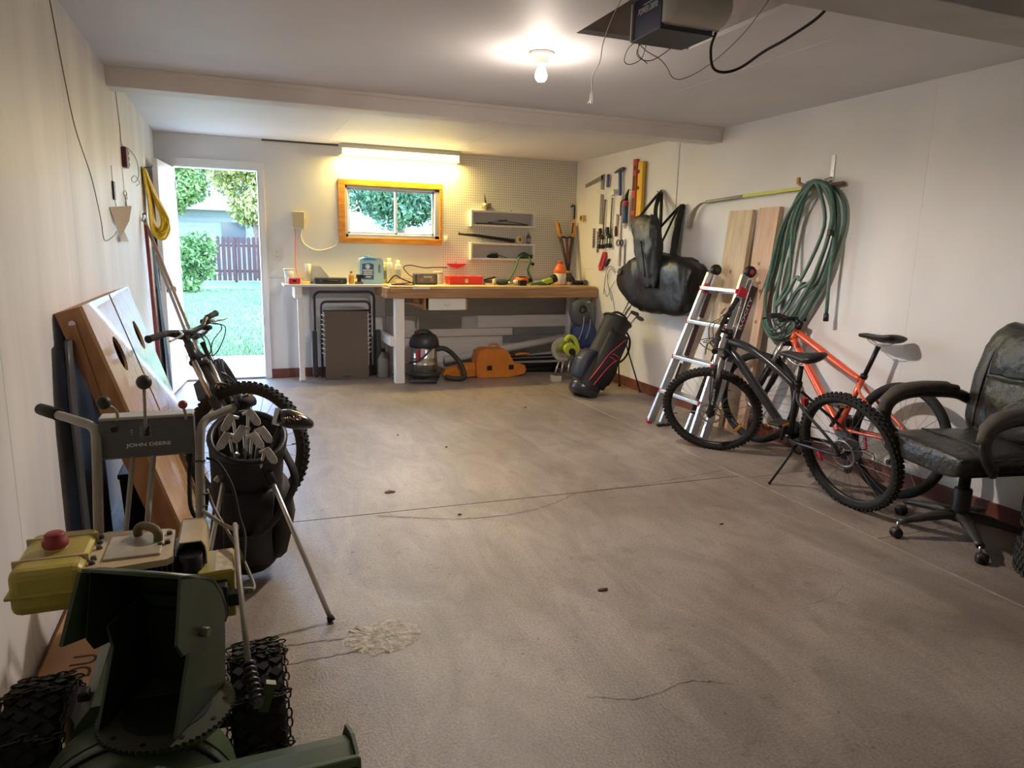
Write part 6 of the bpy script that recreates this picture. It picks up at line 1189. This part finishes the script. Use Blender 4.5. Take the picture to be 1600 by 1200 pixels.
# bags
bgm = mat('bag_black_nylon', (.0075,.0075,.0075), .42, bump=.45, bd=.02, bs=12, var=.3, vs=8); bg2 = mat('bag_olive_black', (.016,.016,.0145), .5, bump=.45, bd=.02, bs=14)
t = thing('duffel_bag', 'large black duffel bag hanging by its straps on the right wall', 'bag', (3.55,5.6,.83))
def wr_bag(rings, n=40):
    out = []
    for y, z0, z1, hx_, e in rings:
        zc, hz = (z0+z1)/2, (z1-z0)/2
        out.append([V((XR-.03-hx_+hx_*math.copysign(abs(math.cos(a))**e,math.cos(a)), y, zc+hz*math.copysign(abs(math.sin(a))**e,math.sin(a)))) for a in [2*PI*i/n for i in range(n)]])
    return wrinkle(G().loft(dense(out,5)), .022, 10., XR-.012)
bo = wr_bag([(6.22,1.09,1.14,.02,1),(6.19,1.05,1.17,.045,.9),(6.05,.96,1.22,.08,.8),(5.85,.89,1.27,.105,.7),(5.6,.84,1.31,.115,.6),(5.3,.825,1.33,.12,.55),(5.05,.835,1.31,.12,.5),(4.93,.86,1.27,.115,.5),(4.875,.88,1.24,.10,.55),(4.86,.94,1.18,.06,.8)]).obj('bag_body', bgm, t, w=True)
G().tube([(3.50,5.56,1.26),(3.56,5.50,1.40),(3.62,5.36,1.70),(3.645,5.325,1.745),(3.62,5.30,1.70),(3.56,5.26,1.45),(3.52,5.24,1.24)], .027, 6, k=6, flat=.3).obj('strap', nyl, t, w=True); G().tube([(3.45,5.75,1.24),(3.52,5.62,1.45),(3.63,5.34,1.74),(3.62,5.29,1.70),(3.52,5.22,1.42),(3.45,5.05,1.20)], .027, 6, k=6, flat=.3).obj('strap', nyl, t, w=True)
G().tube([(3.44,6.02,1.12),(3.43,5.6,1.20),(3.43,5.2,1.18)], .006, 6, k=6).obj('zip', black_pl, bo, w=True); G().cyl((XR,5.31,1.755),(XR-.06,5.31,1.765),.004,n=8).obj('wall_peg', steel, t, w=True)
G().box((3.43,5.95,1.16),(.03,.07,.05),(.3,.2,0), .01).obj('end_tab', bg2, bo, w=True)
t = thing('cinch_bag', 'narrow black drawstring bag hanging in front of the duffel', 'bag', (3.38,5.55,1.07))
out = []
for z, yc, hy, hx_ in ((1.065,5.33,.05,.015),(1.08,5.33,.10,.03),(1.20,5.36,.125,.05),(1.35,5.39,.15,.06),(1.48,5.42,.175,.06),(1.58,5.45,.185,.05),(1.635,5.46,.16,.035),(1.65,5.46,.12,.015)): out.append([V((3.375+hx_*math.copysign(abs(math.cos(a))**.7,math.cos(a)), yc+hy*math.copysign(abs(math.sin(a))**.7,math.sin(a)), z)) for a in [2*PI*i/36 for i in range(36)]])
g = wrinkle(G().loft(dense(out,6)), .024, 12., None, 3)
b1 = g.obj('bag_body', bg2, t, w=True); G().tube([(3.36,5.58,1.62),(3.50,5.66,1.74),(3.64,5.685,1.88),(3.64,5.65,1.875),(3.52,5.52,1.72),(3.40,5.34,1.60)], .018, 6, k=6, flat=.35).obj('strap', nyl, t, w=True); G().tube([(3.40,5.34,1.60),(3.55,5.58,1.76),(3.645,5.66,1.88),(3.60,5.57,1.60),(3.56,5.53,1.45),(3.50,5.48,1.34)], .018, 6, k=6, flat=.35).obj('strap', nyl, t, w=True)
G().cyl((XR,5.67,1.885),(XR-.07,5.67,1.895),.004,n=8).obj('wall_peg', steel, t, w=True); G().tube([(3.30,5.40,1.44),(3.295,5.34,1.30),(3.30,5.30,1.14)], .008, 6, k=4).obj('cord', bgm, b1, w=True)
# hockey stick on two brackets
t = thing('hockey_stick', 'black and yellow hockey stick hung level on the right wall', 'hockey stick', (XR-.03,4.3,1.79)); hk = mat('stick_dark', (.10,.10,.07), .4); hy_ = mat('stick_yellow', (.55,.52,.05), .42); hg = mat('stick_grey', (.42,.40,.34), .5, var=.3, vs=20)
G().beam((XR-.035,3.55,1.812),(XR-.035,3.64,1.808),.022,.032,(1,0,0),.003).obj('butt', mat('stick_brown', (.20,.12,.08), .6), t, w=True); G().beam((XR-.035,3.64,1.808),(XR-.035,4.10,1.796),.022,.032,(1,0,0),.003).obj('shaft', hy_, t, w=True); G().beam((XR-.035,4.10,1.796),(XR-.035,4.50,1.786),.0225,.032,(1,0,0),.003).obj('shaft', mat('stick_lime', (.50,.56,.06), .42), t, w=True)
sh_ = G().beam((XR-.035,4.50,1.786),(XR-.035,4.96,1.766),.022,.032,(1,0,0),.003).obj('shaft', hk, t, w=True)
for k in range(7): G().prism([(4.60+k*.045,1.770-k*.0018),(4.63+k*.045,1.770-k*.0018),(4.622+k*.045,1.790-k*.0018),(4.592+k*.045,1.790-k*.0018)], 'x', XR-.0465, XR-.0455).obj('print_mark', mat('print_lime', (.50,.56,.06), .5), sh_, w=True)
G().tube([(XR-.035,4.95,1.767),(XR-.037,5.03,1.755),(XR-.04,5.10,1.715),(XR-.045,5.14,1.65),(XR-.05,5.165,1.585),(XR-.05,5.17,1.555)], [.018,.02,.026,.032,.034,.026], 8, k=3, flat=.3).obj('blade', hg, t, w=True)
t = thing('strap_bracket', 'small steel strap bracket above the hose end of the hockey stick', 'bracket', (XR,3.685,1.80)); G().bb((XR-.006,3.672,1.83),(XR-.001,3.702,2.0), .001).obj('strap_plate', steel, t, w=True); G().tube([(XR-.004,3.687,1.86),(XR-.06,3.687,1.84),(XR-.065,3.687,1.80),(XR-.05,3.687,1.785)], .006, 6, k=4).obj('hook', steel, t, w=True)
t = thing('wooden_peg', 'short wooden peg holding the hose coil on the right wall', 'peg', (XR,3.90,1.80)); G().cyl((XR,3.88,1.81),(XR-.10,3.88,1.83),.013,n=12).obj('dowel', wood_pine, t, w=True); G().cyl((XR-.095,3.88,1.83),(XR-.10,3.88,1.868),.014,n=12).obj('tip', mat('peg_orange', (.62,.36,.14), .5), t, w=True)
# garden hose
t = thing('garden_hose', 'dusty green garden hose coiled in long loops on the right wall', 'hose', (3.58,3.85,.76)); hs_ = mat('hose_green', (.05,.14,.095), .5, c2=(.13,.20,.165), vs=6); r_ = random.Random(12); pts = []
for k in range(8):
    xo = 3.640-.012*k+r_.uniform(-.008,.008); j = lambda s_: r_.uniform(-s_,s_); f = k/7; ins = (.0,.14,.05,.24,.02,.19,.09,.30)[k]; dz = (.0,.13,.05,.24,.02,.18,.09,.30)[k]
    pts += [(min(xo,3.65),3.86-.02*k+j(.01),1.84-.004*k),(xo,4.02-ins*.5+j(.02),1.58),(xo-.005,4.13-ins*.9+j(.02),1.22),(xo-.01,4.18-ins+j(.02),.98+dz*.4),(xo-.01,4.04-ins*.4+j(.03),.76+dz*.8),(xo-.005,3.88+j(.03),.80+dz),(xo,3.74+ins*.2+j(.03),.97+dz*.8),(xo,3.60+ins*.4+j(.03),1.22+j(.03)),(xo,3.51+ins*.3+j(.02),1.56+j(.02)),(min(xo,3.65),3.60+ins*.2,1.77)]
pts += [(3.56,3.72,1.83),(3.56,3.58,1.76),(3.58,3.53,1.5),(3.58,3.53,1.2),(3.585,3.528,.98)]
G().tube(pts, .0115, 8, k=5).obj('coil', hs_, t, w=True); G().tube([(3.585,3.528,.985),(3.585,3.527,.935)], [.016,.018], 10).obj('end_fitting', black_pl, t, w=True); G().box((3.55,3.535,1.50),(.03,.03,.04), None, .006).obj('tie', black_pl, t, w=True)
# planks leaning behind the ladder
def plank(lab, y0, y1, xb, m, h=1.68):
    t = thing('plank', lab, 'plank', (xb,(y0+y1)/2,0), group='pine planks behind the ladder'); top = V((XR-.022,0,h)); bot = V((xb,0,.0))
    g = G(); d = (top-bot).normalized(); nn = V((d.z,0,-d.x))*.019
    vs = [bot+V((0,y0,0))+nn*0, bot+V((0,y1,0)), top+V((0,y1-.04,0)), top+V((0,y0-.04,0))]; g.add([v-nn for v in vs]+[v+nn for v in vs], [(0,1,2,3),(7,6,5,4),(0,4,5,1),(1,5,6,2),(2,6,7,3),(3,7,4,0)]); g.obj('board', m, t, w=True)
    r_ = random.Random(int(y0*100))
    for k in range(4):
        z = r_.uniform(.3,1.5); y = y0+(y1-y0)*r_.uniform(.2,.8)-.04*z/h; q = bot.lerp(top,z/h)+V((0,y,0))-nn*1.0; G().sph(q, (.002,.013,.016), 10).obj('knot', mat('pine_knot', (.30,.15,.07), .6), t, w=True)
    return t
pn1 = mat('plank_pine', (.66,.53,.37), .6, c2=(.53,.38,.23), vs=5, st=(4,4,.5), bump=.05, bs=30); pn2 = mat('plank_pine_rose', (.68,.47,.33), .6, c2=(.56,.36,.24), vs=5, st=(4,4,.5), bump=.05, bs=30)
plank('wide pine plank leaning on the wall behind the ladder, left of two', 4.42, 4.69, 3.52, pn1); plank('rosy pine plank leaning on the wall next to the hose', 4.14, 4.345, 3.52, pn2, 1.69)
# articulated aluminium ladder, folded and leaning
t = thing('folding_ladder', 'aluminium articulated ladder with red joints leaning on the right wall', 'ladder', (3.1,4.42,0))
LA = lambda y, z, off=0.: V((3.035+.376*z+off, y, z)); redj = mat('ladder_red', (.58,.03,.06), .4); stick_m = mat('ladder_sticker', (.05,.03,.035), .45); 
Lr = lambda z: 4.66-.02*z; Rr = lambda z: 4.145+.075*z
for s_, f in ((0,Lr),(1,Rr)):
    q = G(); q.beam(LA(f(0)+(.02 if s_==0 else -.02),.02), LA(f(1.2),1.2), .062, .030, (0,1,0), .004); rl = q.obj('front_rail', alu, t, w=True)
    G().beam(LA(f(0.5)+(-.07 if s_==0 else .07),.03,.045), LA(f(1.2)+(-.04 if s_==0 else .02),1.18,.045), .06, .026, (0,1,0), .003).obj('inner_rail', alu, t, w=True)
    for z0, z1 in ((.18,.50),(.56,.80),(.86,1.05)):
        G().beam(LA(f(0.5)+(-.07 if s_==0 else .07),z0,.014)+V((0,-.0145,0)), LA(f(.9)+(-.05 if s_==0 else .04),z1,.014)+V((0,-.0145,0)), .045, .003, (0,1,0)).obj('rail_sticker', stick_m, rl, w=True)
    bk_ = G().beam(LA(f(0)-.02,.02,.11), LA(f(1.2)-.02,1.16,.09), .06, .028, (0,1,0), .003).obj('rear_rail', alu, t, w=True)
    if s_ == 1:
        c_ = LA(f(.95)-.0365,.93,.095); sk = G().beam(LA(f(.6)-.036,.55,.095), LA(f(1.1)-.036,1.12,.095), .052, .002, (0,1,0)).obj('brand_sticker', stick_m, bk_, w=True)
        text('brand_lettering', 'VELOCITY', .034, mat('print_white', (.75,.75,.72)), sk, basis(LA(f(.85)-.0385,.90,.085), (.376,0,1), (-1,0,.376)), .0004, bold=.0005, width=.30)
        text('brand_lettering', 'LITTLE GIANT', .022, redj, sk, basis(LA(f(.85)-.0385,.86,.112), (.376,0,1), (-1,0,.376)), .0004, width=.30)
    hg_ = G().lathe([(0,-.02),(.040,-.02),(.044,-.012),(.044,.012),(.040,.02),(0,.02)], LA(f(1.2),1.225,.035), (0,1,0), 22).obj('hinge', black_pl, t, w=True); G().cyl(LA(f(1.2)-.024,1.225,.035), LA(f(1.2)-.02,1.225,.035), .018, n=14).obj('hinge_button', redj if s_ else dsteel, hg_, w=True)
    G().lathe([(0,-.018),(.022,-.018),(.030,-.010),(.030,.010),(.022,.018),(0,.018)], LA(f(0)+(.03 if s_==0 else -.03),.031,-.005), (0,1,0), 16).obj('foot_wheel', redj, t, w=True)
    for off in (.0,.06): G().box(LA(f(.3)+(-.07 if s_==0 else .07),.012,off+.03), (.05,.035,.024), None, .005).obj('rubber_foot', rubber, t, w=True)
    G().box(LA(f(1.08),1.075,.02), (.085,.05,.075), (0,.35,0), .008).obj('lock_bracket', redj, t, w=True)
for z in (.275,.545,.825,1.085):
    ru = G().box((LA(0,z).x, (Lr(z)+Rr(z))/2, z), (.085, Lr(z)-Rr(z)+.02, .030), (0,.0,0), .006).obj('rung', alu, t, w=True)
    for f in (Lr,Rr): G().box((LA(0,z).x-.005, f(z)+(.012 if f is Lr else -.012), z), (.078,.014,.036), None, .005).obj('rung_cap', redj, ru, w=True)
    G().box((LA(0,z,.10).x, (Lr(z)+Rr(z))/2, z-.02), (.05, Lr(z)-Rr(z)-.06, .026), None, .004).obj('rear_rung', alu, t, w=True)
# ---------------------------------------------------------------- office chair and tyres
ch_loc = V((3.275,2.245,0)); Mc = Matrix.Translation(ch_loc) @ Matrix.Rotation(math.radians(170),4,'Z')   # local +x is the sitter's forward
t = thing('office_chair', 'worn black leather office chair at the right edge', 'chair', M=Mc); lea = mat('black_leather', (.011,.0105,.0095), .36, c2=(.026,.024,.020), vs=9, bump=.6, bd=.02, bs=16, lo=.45, hi=.75); lea2 = mat('dusty_armpad', (.085,.074,.06), .7, var=.35, vs=14, bump=.2, bs=30); cpl = mat('chair_plastic', (.022,.021,.02), .45, c2=(.05,.046,.04), vs=12)
for k in range(5):
    a = math.radians(-9+72*k)-math.radians(0); dx, dy = math.cos(a), math.sin(a); q = .305
    lg_ = G().tube([(0,0,.115),(dx*.08,dy*.08,.118),(dx*.18,dy*.18,.103),(dx*q,dy*q,.078)], [.034,.032,.026,.020], 10, k=4, flat=.75).obj('base_spoke', cpl, t)
    G().cyl((dx*q,dy*q,.078),(dx*q,dy*q,.045),.008,n=8).obj('castor_stem', steel, lg_); cx_, cy_ = dx*(q+.01)-dy*.008, dy*(q+.01)+dx*.008
    cs = G()
    for s_ in (-1,1): cs.lathe([(0,-.009),(.020,-.009),(.025,-.004),(.025,.006),(.018,.010),(0,.010)], (cx_-dy*s_*.014,cy_+dx*s_*.014,.0255), (-dy,dx,0), 16)
    cs.obj('castor', black_pl, lg_); G().sph((cx_,cy_,.036),(.026,.026,.018),12).obj('castor_hood', cpl, lg_)
G().lathe([(0,.09),(.045,.09),(.045,.14),(.040,.145),(.040,.25),(.036,.255),(.026,.256),(.026,.36),(0,.36)], n=22).obj('gas_column', cpl, t)
G().bb((-.12,-.10,.345),(.14,.10,.39), .012).obj('tilt_mechanism', black_pl, t); G().tube([(.02,-.05,.36),(.05,-.22,.365),(.07,-.27,.36)], .006, 6, k=3).obj('tilt_lever', black_pl, t)
def pad(rings, n=30, sq=.55, amp=.008, seed=0):
    g = G(); out = []
    for c_, u_, v_, a_, b_ in rings:
        out.append([V(c_)+V(u_)*a_*math.copysign(abs(math.cos(q))**sq,math.cos(q))+V(v_)*b_*math.copysign(abs(math.sin(q))**sq,math.sin(q)) for q in [2*PI*i/n for i in range(n)]])
    g = wrinkle(G().loft(dense(out,4)), amp*1.1, 10., None, seed); return g
Y_, Z_ = (0,1,0), (0,0,1)
seat = pad([((.285,0,.425),Y_,Z_,.17,.02),((.28,0,.43),Y_,Z_,.215,.045),((.25,0,.44),Y_,Z_,.245,.058),((.12,0,.45),Y_,Z_,.262,.056),((-.05,0,.452),Y_,Z_,.262,.052),((-.20,0,.455),Y_,Z_,.25,.05),((-.25,0,.46),Y_,Z_,.22,.035)], seed=1).obj('seat', lea, t)
for s_ in (-1,1): G().tube([(.275,s_*.235,.475),(.12,s_*.262,.475),(-.05,s_*.262,.478),(-.2,s_*.245,.48)], .006, 6, k=5).obj('seam_piping', lea, seat)
G().tube([(.10,-.20,.508),(.105,0,.512),(.10,.20,.508)], .004, 6, k=4).obj('seam_piping', lea, seat)
un = G().bb((-.2,-.22,.382),(.22,.22,.402), .01).jit(.004,20).obj('torn_underside', mat('torn_felt', (.012,.012,.011), .9, bump=.6, bs=60), t)
# backrest in segments leaning back
def bp(z): return -.215-.22*(z-.45)-.10*max(0,z-.8)**2
bk_ = []
for z, hw_, th in ((.47,.17,.03),(.50,.225,.055),(.58,.262,.065),(.70,.278,.062),(.82,.282,.066),(.93,.262,.068),(1.00,.225,.062),(1.035,.18,.045),(1.045,.12,.02)):
    bk_.append(((bp(z),0,z),Y_,(1,0,.22),hw_,th))
back = pad(bk_, amp=.010, seed=4).obj('backrest', lea, t)
inn = []
for z, hw_, th in ((.50,.12,.03),(.54,.165,.045),(.66,.175,.05),(.76,.175,.046)): inn.append(((bp(z)+.035,0,z),Y_,(1,0,.22),hw_,th))
G_ = pad(inn, amp=.012, seed=8).obj('lumbar_cushion', lea, back)
inn = []
for z, hw_, th in ((.79,.17,.046),(.83,.175,.05),(.92,.165,.052),(.985,.14,.045),(1.01,.10,.02)): inn.append(((bp(z)+.035,0,z),Y_,(1,0,.22),hw_,th))
pad(inn, amp=.012, seed=11).obj('head_cushion', lea, back)
for s_ in (-1,1): G().tube([(bp(.52)+.06,s_*.175,.52),(bp(.66)+.066,s_*.19,.66),(bp(.8)+.066,s_*.195,.80),(bp(.93)+.062,s_*.18,.93),(bp(1.02)+.04,s_*.13,1.02)], .005, 6, k=5).obj('seam_piping', lea, back)
G().tube([(bp(.775)+.066,-.18,.775),(bp(.775)+.074,0,.775),(bp(.775)+.066,.18,.775)], .006, 6, k=4).obj('seam_piping', lea, back)
for s_ in (-1,1):
    y = s_*.305
    ar = G().tube([(.16,y-.01*s_,.44),(.215,y,.50),(.235,y,.57),(.20,y,.635),(.10,y,.67),(-.05,y,.672),(-.18,y,.66),(-.25,y-.02*s_,.63)], .022, 10, k=5, flat=1.3).obj('arm_loop', cpl, t)
    G().tube([(.255,y,.575),(.24,y,.635),(.17,y,.682),(.05,y,.70),(-.08,y,.70),(-.17,y,.688)], [.026,.036,.042,.042,.040,.028], 12, k=4, flat=.75).obj('arm_pad', lea2, ar)
    G().tube([(.16,y-.01*s_,.45),(.12,y-.05*s_,.405),(.05,y-.11*s_,.395)], .020, 8, k=3, flat=.7).obj('arm_bracket', cpl, ar)
# two tyres stacked flat
def tyre(lab, z, rz):
    t = thing('car_tyre', lab, 'tyre', (3.335,1.645,z), (0,0,rz), 'stacked car tyres'); R = .31; h = .2; tr = mat('tyre_dusty', (.030,.029,.026), .85, var=.35, vs=14)
    G().lathe([(.19,.01),(.205,0),(.26,.004),(.292,.025),(.300,.045),(.302,.10),(.300,.155),(.292,.175),(.26,.196),(.205,.2),(.19,.19),(.185,.1),(.19,.01)], n=56).obj('carcass', tr, t)
    g = G()
    for i in range(60):
        a = 2*PI*i/60
        for k, (zz, tw) in enumerate(((.040,.5),(.075,-.35),(.100,0),(.125,.35),(.160,-.5))):
            b = a+.05*(k%2); g.box((.303*math.cos(b),.303*math.sin(b),zz), (.012,.022,.024 if k != 2 else .016), Matrix.Rotation(b,3,'Z') @ Matrix.Rotation(tw,3,'X'))
    g.obj('tread_blocks', tr, t)
    for zz in (.008,.192): G().torus((0,0,zz),(0,0,1),.245,.004,48,6).obj('sidewall_ring', tr, t)
    return t
tyre('dusty car tyre at the bottom of the stack behind the chair', 0.001, .1); tyre('dusty car tyre on top of the stack behind the chair', .203, .7)
# ---------------------------------------------------------------- ceiling: opener and wires
ox0, ox1, oy0, oy1, oz = 1.59, 1.835, 2.545, 2.755, 2.215
t = thing('garage_door_opener', 'ceiling garage door opener with navy side and pale light cover', 'door opener', (1.71,2.65,oz)); nvy = mat('opener_navy', (.045,.05,.10), .4); cov = mat('opener_cover', (.50,.48,.43), .4)
G().bb((ox0,oy0,oz),(ox1,oy1,oz+.15), .004).obj('chassis', nvy, t, w=True); bp_ = G().bb((ox0-.004,oy0-.004,oz-.006),(ox1+.004,oy1+.010,oz), .002).obj('bottom_plate', mat('opener_black', (.022,.025,.03), .4), t, w=True)
g = G(); rings = []
for x, k in ((ox0+.004,.9),(ox0+.02,1.0),(ox1-.03,1.0),(ox1+.02,.9),(ox1+.04,.6)):
    rings.append([V((x, oy0-.0-.10*k*math.sin(q)**.8 if math.sin(q) > 0 else oy0, oz+.012+.075*(1-k)+ (.15*k)*(.5-.5*math.cos(q)))) for q in [PI*i/10 for i in range(11)]]+[V((x,oy0+.02,oz+.015+.14)),V((x,oy0+.02,oz+.02))])
G().loft(rings).obj('light_cover', cov, t, w=True)
text('brand_lettering', 'POWER DRIVE', .034, mat('print_grey_white', (.62,.63,.66), .5), t, basis((ox0-.0012,2.645,oz+.095), (0,-1,0), (0,0,1)), .0006, shear=.25, bold=.0006, width=.15)
G().bb((ox0-.0008,2.60,oz+.115),(ox0-.0001,2.68,oz+.119)).obj('brand_bar', mat('print_grey_white', (.62,.63,.66)), t, w=True)
G().beam((ox0-.003,oy1+.004,oz-.004),(ox0-.003,oy1+.004,oz+.14),.010,.010).obj('corner_strip', mat('strip_pale', (.62,.52,.48), .5), t, w=True)
for x in (ox0+.03,ox1-.03): G().beam((x,2.65,oz+.15),(x,2.65,H+.22),.025,.004,(0,1,0)).obj('hanger_strap', steel, t, w=True)
G().bb((1.69,YF+.2,2.262),(1.73,oy0-.02,2.30), .003).obj('rail', steel, t, w=True) if False else None
wtn = mat('wire_tan', (.22,.18,.14), .6)
G().tube([(1.30,2.20,2.29),(1.40,2.55,2.265),(1.49,2.82,2.22),(1.58,3.02,2.19),(1.62,3.16,2.165),(1.66,3.24,2.12)], .0022, 6, k=6).solo('hanging_wire', wtn, 'thin wire hanging from the hatch with frayed end', 'wire')
t = thing('antenna_wires', 'tangled thin wires hanging around the door opener', 'wire', (1.7,2.75,2.2))
for pts in ([(1.62,2.74,2.225),(1.60,2.80,2.20),(1.615,2.86,2.165),(1.65,2.87,2.155),(1.675,2.82,2.17),(1.65,2.74,2.21),(1.635,2.66,2.29),(1.63,2.60,2.40)],[(1.63,2.76,2.21),(1.64,2.80,2.18),(1.69,2.82,2.165),(1.74,2.80,2.175),(1.79,2.70,2.23),(1.82,2.62,2.29)],[(1.62,2.76,2.215),(1.68,2.79,2.195),(1.78,2.84,2.185),(1.86,2.90,2.17),(1.90,2.92,2.14),(1.95,2.92,2.135),(2.00,2.86,2.16),(2.02,2.74,2.20),(2.02,2.58,2.26),(1.98,2.40,2.325)],[(1.63,2.77,2.21),(1.66,2.82,2.185),(1.73,2.86,2.165)]): G().tube(pts, .0020, 6, k=6).obj('strand', wtn, t, w=True)
G().tube([(1.86,2.56,2.23),(1.885,2.62,2.19),(1.93,2.66,2.13),(1.985,2.66,2.115),(2.04,2.62,2.13),(2.06,2.50,2.17),(2.06,2.36,2.19),(2.07,2.20,2.24),(2.05,2.135,2.325)], .0058, 8, k=6).solo('opener_power_cable', rubber, 'black power cable drooping from the door opener', 'cable')
t = thing('frayed_wires', 'frayed wire strands at the end of the hanging wire', 'wire', (1.66,3.24,2.05))
for k in range(3): G().tube([(1.66,3.24,2.12),(1.655+.008*k,3.25,2.10),(1.662+.006*k,3.26,2.08),(1.668+.012*(k-1),3.27,2.062)], .0011, 5, k=4).obj('strand', wtn, t, w=True)
# ---------------------------------------------------------------- lamps
blb = thing('ceiling_bulb', 'bare lit light bulb in a white porcelain ceiling socket', 'light bulb', (1.5,3.5,H))
pw = mat('porcelain', (.85,.84,.82), .25)
G().lathe([(0,0),(.062,0),(.064,-.010),(.058,-.018),(.036,-.022),(.031,-.05),(.026,-.058),(0,-.058)], n=28).obj('socket', pw, blb)
em = mat('bulb_glow', (1,.80,.58), emit=14)
G().lathe([(.014,-.055),(.016,-.068),(.026,-.088),(.031,-.108),(.029,-.124),(.018,-.137),(0,-.141)], n=20).obj('bulb', em, blb)
pl = bpy.data.lights.new('bulb_light', 'POINT'); pl.energy = 4.5; pl.color = (1,.86,.74); pl.shadow_soft_size = .04
po = bpy.data.objects.new('bulb_light', pl); COL.objects.link(po); po.parent = blb; po.location = (0,0,-.19)
fx = thing('fluorescent_fixture', 'long fluorescent ceiling fixture glowing above the window', 'light', (1.635,7.40,H))
g = G().bb((-.61,-.10,-.045),(.61,.045,-.001), .004); g.obj('housing', mat('fixture_enamel', (.62,.61,.58), .4), fx)
dm = mat('diffuser_glow', (1,.90,.24), emit=2.2)
g = G(); prof = [(-.09,-.045),(-.092,-.075),(-.080,-.098),(-.03,-.108),(.02,-.098),(.03,-.075),(.03,-.045)]
g.prism(prof, 'x', -.595, .595).obj('diffuser', dm, fx)
for s_ in (-1,1): G().bb((s_*.597,-.098,-.11),(s_*.612,.045,-.001), .002).obj('end_cap', mat('fixture_enamel', (.62,.61,.58)), fx)
sl_ = bpy.data.lights.new('bulb_downlight', 'SPOT'); sl_.energy = 70; sl_.color = (1,.87,.77); sl_.spot_size = math.radians(178); sl_.spot_blend = .6; sl_.shadow_soft_size = .04
so_ = bpy.data.objects.new('bulb_downlight', sl_); COL.objects.link(so_); so_.parent = blb; so_.location = (0,0,-.17)
al_ = bpy.data.lights.new('tube_light', 'AREA'); al_.shape = 'RECTANGLE'; al_.size = 1.15; al_.size_y = .10; al_.energy = 23; al_.color = (1,.74,.20)
ao_ = bpy.data.objects.new('tube_light', al_); COL.objects.link(ao_); ao_.parent = fx; ao_.location = (0,-.03,-.112)
